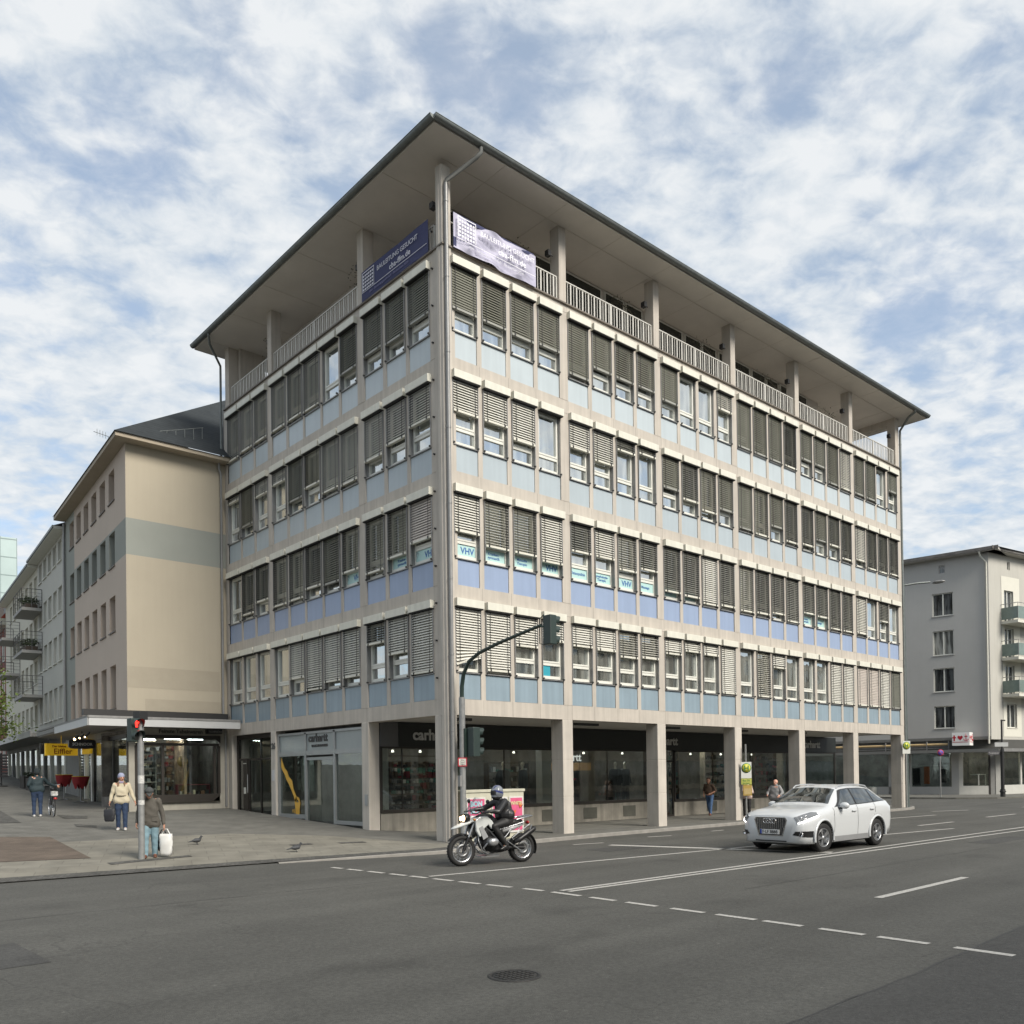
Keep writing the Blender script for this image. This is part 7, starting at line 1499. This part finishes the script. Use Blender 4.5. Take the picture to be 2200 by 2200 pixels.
# dark handbag held by the woman
def bag(name, label, M, wd, ht, dp, m_, handle=.18, cat='bag', mh=None, bulge=.02):
    t = thing(name, label, cat); t.matrix_basis = M
    b = MB(); n = 8; v = []
    for j in range(n+1):
        z = -handle-ht*(j/n); ww = wd/2*(.62+.38*math.sin(math.pi*min(1, .25+.65*j/n))); dd = dp/2*(.35+.65*math.sin(math.pi*min(1, .15+.7*j/n)))
        for k in range(16): a = 2*math.pi*k/16; c_, s_ = math.cos(a), math.sin(a); v.append((ww*math.copysign(abs(c_)**.7, c_)+.008*math.sin(j*2.1+k), dd*math.copysign(abs(s_)**.8, s_)+bulge*.3*math.sin(3*a+j), z))
    b.add(v, [(16*j+k, 16*j+(k+1) % 16, 16*j+16+(k+1) % 16, 16*j+16+k) for j in range(n) for k in range(16)], 0, True); b.add(v[:16], [tuple(range(16))]); b.add(v[-16:], [tuple(range(16))[::-1]]); o = b.build('bag_body', m_, t); fixn(o)
    b = MB()
    for y in (-.012, .012): b.tube([(-wd*.28, y, -handle), (-.03, y, -.01), (.03, y, -.01), (wd*.28, y, -handle)], .008, 6)
    b.build('handle', mh or m_, t); return t
def wmat(loc, rz, p): return Matrix.Translation(loc) @ Matrix.Rotation(rz, 4, 'Z') @ Matrix.Translation(p)
rzw = face_to(-6.21, 7.78, -12, -6)
bag('handbag', 'dark grey shopping bag hanging from the hand of the cream jacketed person', wmat((-6.21, 7.78, zg(-6.21, 7.78)), rzw, (.035, -.33, .80)) @ Matrix.Rotation(R_(60), 4, 'Z'), .36, .36, .12, mat('dark_bag', (.02, .021, .026), .6), .17)
# man with cap
def xm(t, H, g):
    b = MB(); p = g('pelvis')
    for y in (-.11, .11): b = MB(); b.box(p.x+.125, p.x+.15, y-.06, y+.06, p.z-.04, p.z+.09); b.box(p.x+.14, p.x+.158, y-.065, y+.065, p.z+.07, p.z+.10); b.build('pocket', M_JOLV, t)
    b = MB(); b.box(.165, .172, -.012, .012, p.z-.1, g('chest').z+.1); 
    b = MB(); b.ball(H(.04, .0, -.09), .03, 8, sc=(1, 1.2, .8)); b.build('collar_shirt', mat('grey_shirt', (.2, .2, .2), .9), t)
J = stand(1.62, step=-.09, w=1.12, lean=.10, armL=((.02, .27, 1.0), (.04, .30, .75)), armR=((-.03, -.25, 1.0), (.10, -.27, .80)))
J['head'] = (.19, 0, 1.475); J['neck'] = (.12, 0, 1.38); J['chest'] = (.05, 0, 1.21)
mloc = (-7.64, 1.3, zg(-7.64, 1.3)); rzm = face_to(-7.64, 1.3, -12.0, -9)
person('stooped person in a dark cap, olive brown jacket and pale jeans behind the pedestrian light', mloc, rzm, J, M_JOLV, M_LJEAN, M_BRSH, hat=(M_CAP, 'cap'), hair=(mat('grey_hair', (.25, .24, .22), .9), 'short'), build=1.06, coat_len=.20, extra=xm, head_dir=(1, .1, -.75), trouser_w=1.18)
bag('plastic_bag', 'white plastic carrier bag in the hand of the stooped person', wmat(mloc, rzm, (.02, .34, .66)) @ Matrix.Rotation(R_(75), 4, 'Z'), .30, .50, .16, mat('white_plastic', (.62, .62, .60), .4, var=.05), .12, bulge=.06)
bag('cloth_bag', 'black bag behind the white plastic carrier bag', wmat(mloc, rzm, (-.10, .27, .64)) @ Matrix.Rotation(R_(70), 4, 'Z'), .28, .38, .10, mat('black_cloth_bag', (.012, .012, .016), .8), .12)
# person pushing the bicycle away
J = stand(1.62, step=.03, w=1.1, armR=((.16, -.34, 1.12), (.34, -.62, 1.02)), armL=((-.02, .26, 1.08), (.10, .20, .95)), lean=.06)
J['handR'] = (.5, -.6, -.1)
person('person seen from behind in a dark teal hooded jacket, pushing a bicycle', (-7.09, 13.67, zg(-7.09, 13.67)), R_(80), J, mat('dark_teal_jacket', (.012, .025, .03), .8, var=.1), M_JEAN, M_WHSH, hair=(mat('dark_hood', (.012, .018, .02), .9), 'short'), build=1.1, coat_len=.06, hat=(MATS['dark_hood'], 'beanie'))
# walker in the arcade
J = stand(1.60, step=.26, armL=((.12, .30, 1.05), (.22, .10, .93)), armR=((-.05, -.26, 1.05), (.12, -.22, .88)), lean=.16); J['anR'] = (-.34, -.10, .14); J['teR'] = (-.26, -.10, .04)
person('person in a brown vest and jeans striding through the arcade', (16.5, 3.2, 0), R_(180+20), J, mat('brown_vest', (.07, .045, .03), .85), mat('mid_blue_jeans', (.05, .10, .20), .85, var=.2, scale=9), M_BRSH, hair=(mat('brown_hair', (.07, .04, .025), .9), 'bun'), sleeves=False, build=.95)
# waiting pair at the bus stop
J = stand(1.56, armL=((.10, .24, 1.02), (.24, .04, 1.06)), armR=((.10, -.24, 1.02), (.22, -.02, 1.10)))
person('person in a pale pink cardigan and black leggings standing behind the bus stop sign', (15.2, .5, 0), R_(200), J, mat('pink_cardigan', (.42, .33, .30), .9), mat('black_leggings', (.012, .012, .013), .8), M_WHSH, hair=(mat('dark_hair', (.02, .014, .01), .8), 'long'), build=.98, coat_len=.10, trouser_w=1.0)
def xb(t, H, g):
    b = MB(); c = g('chest'); hull(b, [(c+V(-.17, 0, .0), .12, (.7, 1, 1.3)), (c+V(-.16, 0, -.18), .13, (.7, 1, 1.1))]); me = voxel(b, .016); me.materials.append(mat('grey_backpack', (.12, .12, .125), .8, var=.1)); link('backpack', me, t)
J = stand(1.52, armL=((.06, .30, 1.0), (.22, .26, .90)), armR=((.06, -.30, 1.0), (.24, -.24, .92)))
person('bald person in a grey jacket with a backpack, behind the white car', (15.9, -.35, 0), R_(188), J, mat('light_grey_jacket', (.24, .24, .24), .9), mat('grey_trousers', (.10, .10, .11), .9), M_BLACK, build=1.3, coat_len=.10, extra=xb, skin=mat('pale_pink_skin', (.55, .30, .22), .6), trouser_w=1.1)
# dim figure in the doorway of the yellow signed shop
J = stand(1.7, armL=((.05, .30, 1.2), (.20, .25, 1.0)))
q = FS @ Vector((S(8.5), .9, 0)); person('dark silhouetted person inside the doorway behind the standing tables', (q.x, q.y, zg(q.x, q.y)), R_(230), J, M_BLACK, M_BLACK, M_BLACK, hair=(mat('black_hair', (.01, .01, .01), .8), 'short'), build=1.05)
# motorcyclist
M_LEA = mat('black_leather', (.014, .014, .015), .38, var=.2, scale=14); M_HEL = mat('silver_helmet', (.17, .185, .21), .25, var=0, coat=.6); M_HELB = mat('blue_helmet_stripe', (.02, .03, .14), .3, var=0)
Z0 = .10
J = dict(pelvis=(-.36, 0, .93+.03), chest=(-.27, 0, 1.25), neck=(-.20, 0, 1.42), head=(-.15, 0, 1.56), shL=(-.24, .18, 1.37), shR=(-.24, -.18, 1.37), elL=(.02, .33, 1.16), elR=(.02, -.33, 1.20), wrL=(.25, .34, 1.17), wrR=(.25, -.34, 1.19),
         hpL=(-.32, .11, .92), hpR=(-.32, -.11, .92), knL=(.06, .22, .84), knR=(.06, -.22, .84), anL=(-.24, .23, .42), anR=(-.24, -.23, .42), teL=(-.09, .25, .35), teR=(-.09, -.25, .35), curl=.9, collar=True)
J['palmL'] = (0, 0, -1); J['palmR'] = (0, 0, -1); J['thumbL'] = (0, -1, 0); J['thumbR'] = (0, 1, 0); J['handL'] = (1, -.1, .05); J['handR'] = (1, .1, .05)
def xr(t, H, g):
    b = MB(); hull(b, [(H(-.01, 0, .035), .138), (H(.03, 0, .0), .125), (H(-.03, 0, -.02), .125)]); hull(b, [(H(.06, 0, -.07), .085), (H(-.02, 0, -.06), .11)]); me = voxel(b, .012, it=1)
    me.materials.append(M_HEL); me.materials.append(M_HELB); me.materials.append(M_DARK); me.materials.append(M_SKIN); hc = H(0, 0, 0)
    for p in me.polygons:
        c = p.center-hc; x, y, z = c.x, c.y, c.z
        if x > .085 and -.045 < z < .055: p.material_index = 2
        elif abs(z-.02-.25*x) < .020 and abs(y) > .07: p.material_index = 1
        elif z > .09 and abs(abs(y)-.045) < .014: p.material_index = 1
        elif z < -.09: p.material_index = 2
    link('helmet', me, t)
    b = MB(); c = g('chest'); hull(b, [(c+V(-.15, 0, .0), .10, (.8, 1, 1.3)), (c+V(-.19, 0, -.2), .11, (.8, 1, 1.2))]); me = voxel(b, .016); me.materials.append(M_SEAT); link('backpack', me, t)
    for s, y in (('L', 1), ('R', -1)):
        b = MB(); wr = g('wr'+s); hand(b, wr, Vector(J['hand'+s]), V(0, 0, -1), V(0, -y, 0), 1.35, .9); limb(b, wr-V(.05, 0, 0), wr, .04, .036); me = voxel(b, .009, it=1); me.materials.append(M_LEA); link('glove', me, t)
rd = person('rider in black leathers with a silver and blue helmet on the motorcycle', (mx, my, RZ), mrz, J, M_LEA, mat('black_riding_trousers', (.012, .012, .012), .6, var=.15, scale=10), M_LEA, build=1.26, extra=xr, head_dir=(1, 0.15, -.05))
# pigeons
M_PIG = mat('pigeon_grey', (.045, .048, .052), .8, var=.3, scale=60)
def pigeon(label, x, y, rz):
    t = thing('pigeon', label, 'bird', (x, y, zg(x, y)+.004), rz, 'pigeons on the pavement'); b = MB()
    hull(b, [(V(.05, 0, .12), .052), (V(-.03, 0, .11), .058), (V(-.12, 0, .095), .022)], 12); hull(b, [(V(-.10, 0, .10), .022), (V(-.22, 0, .07), .014, (1, 2.2, .6))]); hull(b, [(V(.07, 0, .14), .036), (V(.105, 0, .20), .024)]); hull(b, [(V(.11, 0, .215), .025), (V(.12, 0, .21), .022)]); hull(b, [(V(.13, 0, .208), .010), (V(.158, 0, .202), .004)], 6)
    for s in (1, -1): hull(b, [(V(0, s*.02, .08), .014), (V(.0, s*.022, .03), .006)], 6); hull(b, [(V(.0, s*.022, .03), .0055), (V(.0, s*.022, .008), .0055), (V(.03, s*.025, .006), .005)], 6)
    me = voxel(b, .0045, it=1); me.materials.append(M_PIG); me.materials.append(M_EYE); 
    link('body', me, t)
    for s in (1, -1): b = MB(); hull(b, [(V(.04, s*.045, .125), .022, (1, .5, 1)), (V(-.06, s*.048, .115), .028, (1.2, .45, .8)), (V(-.17, s*.022, .08), .008)]); me = voxel(b, .005); me.materials.append(mat('pigeon_wing', (.085, .09, .095), .8, var=.3, scale=50)); link('wing', me, t)
pigeon('dark pigeon walking on the pavement behind the pedestrian light, tail to the left', -5.81, 3.16, R_(-40))
pigeon('dark pigeon on the pale paving nearer the corner pier', -4.44, .41, R_(-30))
# ================================================================== things in the shop windows
M_MAN = mat('mannequin_pale', (.42, .40, .34), .6); M_COAT1 = mat('dark_wool', (.02, .022, .024), .9, var=.2); M_COAT2 = mat('grey_wool', (.07, .072, .075), .9, var=.2); M_TEALC = mat('green_cloth_rail', (.03, .11, .09), .9, var=.4, scale=10)
def mannequin(label, x, y, rz, coat, z=.62, group='mannequins in the shop windows'):
    J = stand(1.82); return None
proto_m = None
def mannequin(label, x, y, rz, coat, z=.62):
    t = thing('mannequin', label, 'mannequin', (x, y, z), rz, 'mannequins in the shop windows'); b = MB()
    hull(b, [(V(0, 0, 1.62), .085, (1, .85, 1.2))]); hull(b, [(V(0, 0, 1.4), .05), (V(0, 0, 1.55), .045)]); hull(b, [(V(0, .12, 1.33), .07), (V(0, -.12, 1.33), .07), (V(0, .09, .95), .1), (V(0, -.09, .95), .1)])
    for s in (1, -1): limb(b, V(0, s*.18, 1.34), V(-.03, s*.24, 1.05), .05, .04); limb(b, V(-.03, s*.24, 1.05), V(.03, s*.25, .8), .04, .03); limb(b, V(0, s*.09, .9), V(.02, s*.1, .48), .08, .05); limb(b, V(.02, s*.1, .48), V(0, s*.1, .06), .05, .035); hull(b, [(V(0, s*.1, .05), .035), (V(.12, s*.11, .03), .025)])
    me = voxel(b, .02); me.materials.append(M_MAN); link('body', me, t); b = MB()
    hull(b, [(V(0, .14, 1.34), .085), (V(0, -.14, 1.34), .085), (V(0, .11, .72), .125), (V(0, -.11, .72), .125)])
    for s in (1, -1): limb(b, V(0, s*.19, 1.34), V(-.03, s*.26, 1.05), .07, .06); limb(b, V(-.03, s*.26, 1.05), V(.03, s*.27, .84), .06, .05)
    me = voxel(b, .022); me.materials.append(coat); link('coat', me, t); b = MB()
    for s in (1, -1): limb(b, V(0, s*.09, .85), V(0, s*.1, .1), .1, .07)
    me = voxel(b, .022); me.materials.append(M_COAT1); link('trousers', me, t); return t
mannequin('mannequin in a long dark coat behind the glass left of the first arcade column', 6.3, 4.95, R_(-110), M_COAT1)
mannequin('mannequin in a dark coat just right of the other, by the first arcade column', 7.3, 5.0, R_(-80), M_COAT2)
mannequin('pale headed mannequin in a black coat, in the window between first and second arcade column', 12.5, 5.0, R_(-120), M_COAT1)
mannequin('mannequin in a grey coat beside the black coated one, left of the second arcade column', 13.2, 5.1, R_(-100), M_COAT2)
def rail(label, x, y, z, ms, n=9, seed=1):
    t = thing('clothes_rail', label, 'clothes rail', (x, y, z), 0, 'clothes rails inside the shop'); rg = random.Random(seed); b = MB(); b.tube([(-.6, 0, 0), (-.6, 0, 1.45), (.6, 0, 1.45), (.6, 0, 0)], .014, 6); b.build('rail', M_ALU, t)
    for k in range(n):
        b = MB(); x_ = -.5+k*1.0/(n-1); L = rg.uniform(.6, .85); b.prism([(x_, -.2, 1.38), (x_, 0, 1.44), (x_, .2, 1.38), (x_, .23, 1.38-L), (x_, -.23, 1.38-L)], (.05, 0, 0)); b.build('garment', rg.choice(ms), t)
M_GAR = [M_COAT1, M_COAT2, M_TEALC, mat('pale_garment', (.25, .26, .25), .9), mat('ochre_garment', (.35, .25, .05), .9)]
rail('rail of green and grey clothes behind the mannequins by the second arcade column', 13.6, 5.9, .02, M_GAR[:4], 9, 2); rail('rail of dark clothes in the middle of the shop window', 10.2, 5.9, .02, M_GAR[:2]+[M_GAR[3]], 8, 3)
def shelf(label, x, y, z, wd, m_=M_CRD, rz=0, seed=5, rows=5, ms=None, ht=1.9, group='shelves in the shop windows'):
    t = thing('display_shelf', label, 'shelf', (x, y, z), rz, group); rg = random.Random(seed); b = MB()
    for k in range(rows+1): b.box(-wd/2, wd/2, -.15, .15, ht*k/rows, ht*k/rows+.03)
    for xx in (-wd/2, wd/2-.03): b.box(xx, xx+.03, -.152, .152, 0, ht)
    b.build('shelf_board', m_, t); b = MB()
    for k in range(rows):
        x_ = -wd/2+.1
        while x_ < wd/2-.12: hgt = rg.uniform(.06, ht/rows*.6); w_ = rg.uniform(.07, .16); b.box(x_, x_+w_, -.1, .08, ht*k/rows+.034, ht*k/rows+.034+hgt, rg.randrange(len(ms or [1]))); x_ += w_+rg.uniform(.03, .1)
    o = b.build('goods', ms or [M_DARK], t); tag(o, kind='stuff'); return t
M_SH = [mat('shoe_dark', (.03, .025, .02), .7), mat('shoe_red', (.25, .02, .03), .7), mat('shoe_brown', (.10, .05, .025), .7), mat('shoe_dark2', (.018, .018, .018), .6)]
M_SHB = mat('dark_wood', (.06, .045, .03), .7, var=.2)
shelf('shelf with rows of dark and red shoes in the corner window by the side street', 2.4, 5.3, .62, 2.6, M_SHB, 0, 6, 5, M_SH)
M_GOOD = [M_DARK, mat('tobacco_silver', (.3, .31, .31), .4, metal=.5), mat('tobacco_red', (.22, .02, .02), .6), mat('tobacco_cream', (.4, .36, .25), .7), mat('tobacco_brown', (.12, .06, .03), .6)]
shelf('white shelves of small dark goods behind the stooped person', -3.0, 15.4, 1.2, .9, M_CRD, 0, 8, 7, M_GOOD[:2])
shelf('low display of red boxes and figurines in the tobacco shop window', -1.2, 15.1, 1.2, 1.3, mat('dark_red_box', (.12, .012, .018), .6), 0, 9, 1, M_GOOD, ht=.42)
shelf('display of pipes and silverware on the wall of the tobacco shop window', -2.1, 16.4, 1.4, 1.6, M_SHB, 0, 10, 6, M_GOOD)
for k, (lb, x, y, c_) in enumerate((('tall shelf of folded clothes deep in the shop, left of the first arcade column', 4.4, 8.0, 0), ('shelf of folded clothes at the back of the shop, right of the first arcade column', 8.8, 7.6, 0), ('shelf of boots and caps deep in the shop behind the second arcade column', 12.4, 8.2, 1), ('shelf of dark goods behind the glass right of the arcade entrance', 17.0, 6.2, 0), ('white framed shelf by the fourth arcade column, behind the waiting people', 20.4, 5.6, 2), ('low shelf of shoes at the last bay of the shop front', 25.2, 6.0, 1))):
    shelf(lb, x, y, .02 if k < 3 else .5, 2.2, (M_SHB, M_SHB, M_CRD)[c_], 0, 40+k, 6, (M_GAR[:4], M_SH, M_GAR[:4])[c_], ht=2.3)
t = thing('wall_clock', 'round yellow disc hanging in the tobacco shop window', 'clock', (-1.55, 15.2, 2.55)); b = MB(); b.lathe([(0, 0), (.21, 0), (.21, .04), (0, .04)], (0, 0, 0), 'Y', 28); b.build('disc', mat('ochre_disc', (.34, .22, .06), .6), t)
for k, (s_, c_) in enumerate(((2.0, M_GOOD), (4.6, M_GOOD))):
    q = FS @ Vector((S(s_), .5, 1.25)); shelf(('packed shelves of red and silver goods at the glass shop corner', 'packed shelves of goods behind the dark framed glass near the oval sign')[k], q.x, q.y, q.z+.0, 1.6, M_SHB, th-math.pi, 20+k, 6, c_, ht=2.0)
# red and orange coats and white stands in the far corner shop
q = FA @ Vector((-4.6, 1.2, .55)); t = thing('clothes_display', 'orange and dark clothes hanging in the far corner shop window', 'clothes display', q, R_(98-180)); b = MB(); b.box(-.2, .15, -.1, .1, .2, 1.5, 0); b.box(.9, 1.3, -.1, .1, .3, 1.3, 1); b.box(-1.0, -.5, -.1, .1, .1, 1.4, 1); b.build('garment', [mat('orange_coat', (.30, .10, .04), .9), M_COAT1], t); b = MB(); b.tube([(-1.2, 0, 1.55), (1.4, 0, 1.55)], .02, 6); b.build('rail', M_ALU, t)
q = FC @ Vector((1.6, 1.0, .65)); t = thing('display_table', 'white display table in the far shop window beside the white plinth', 'table', q, 0); b = MB(); b.box(-1.0, .3, -.3, .3, .75, .8); [b.box(x, x+.05, -.28, -.22, 0, .75) for x in (-1, .25)]; b.build('tabletop', M_WHITE, t)
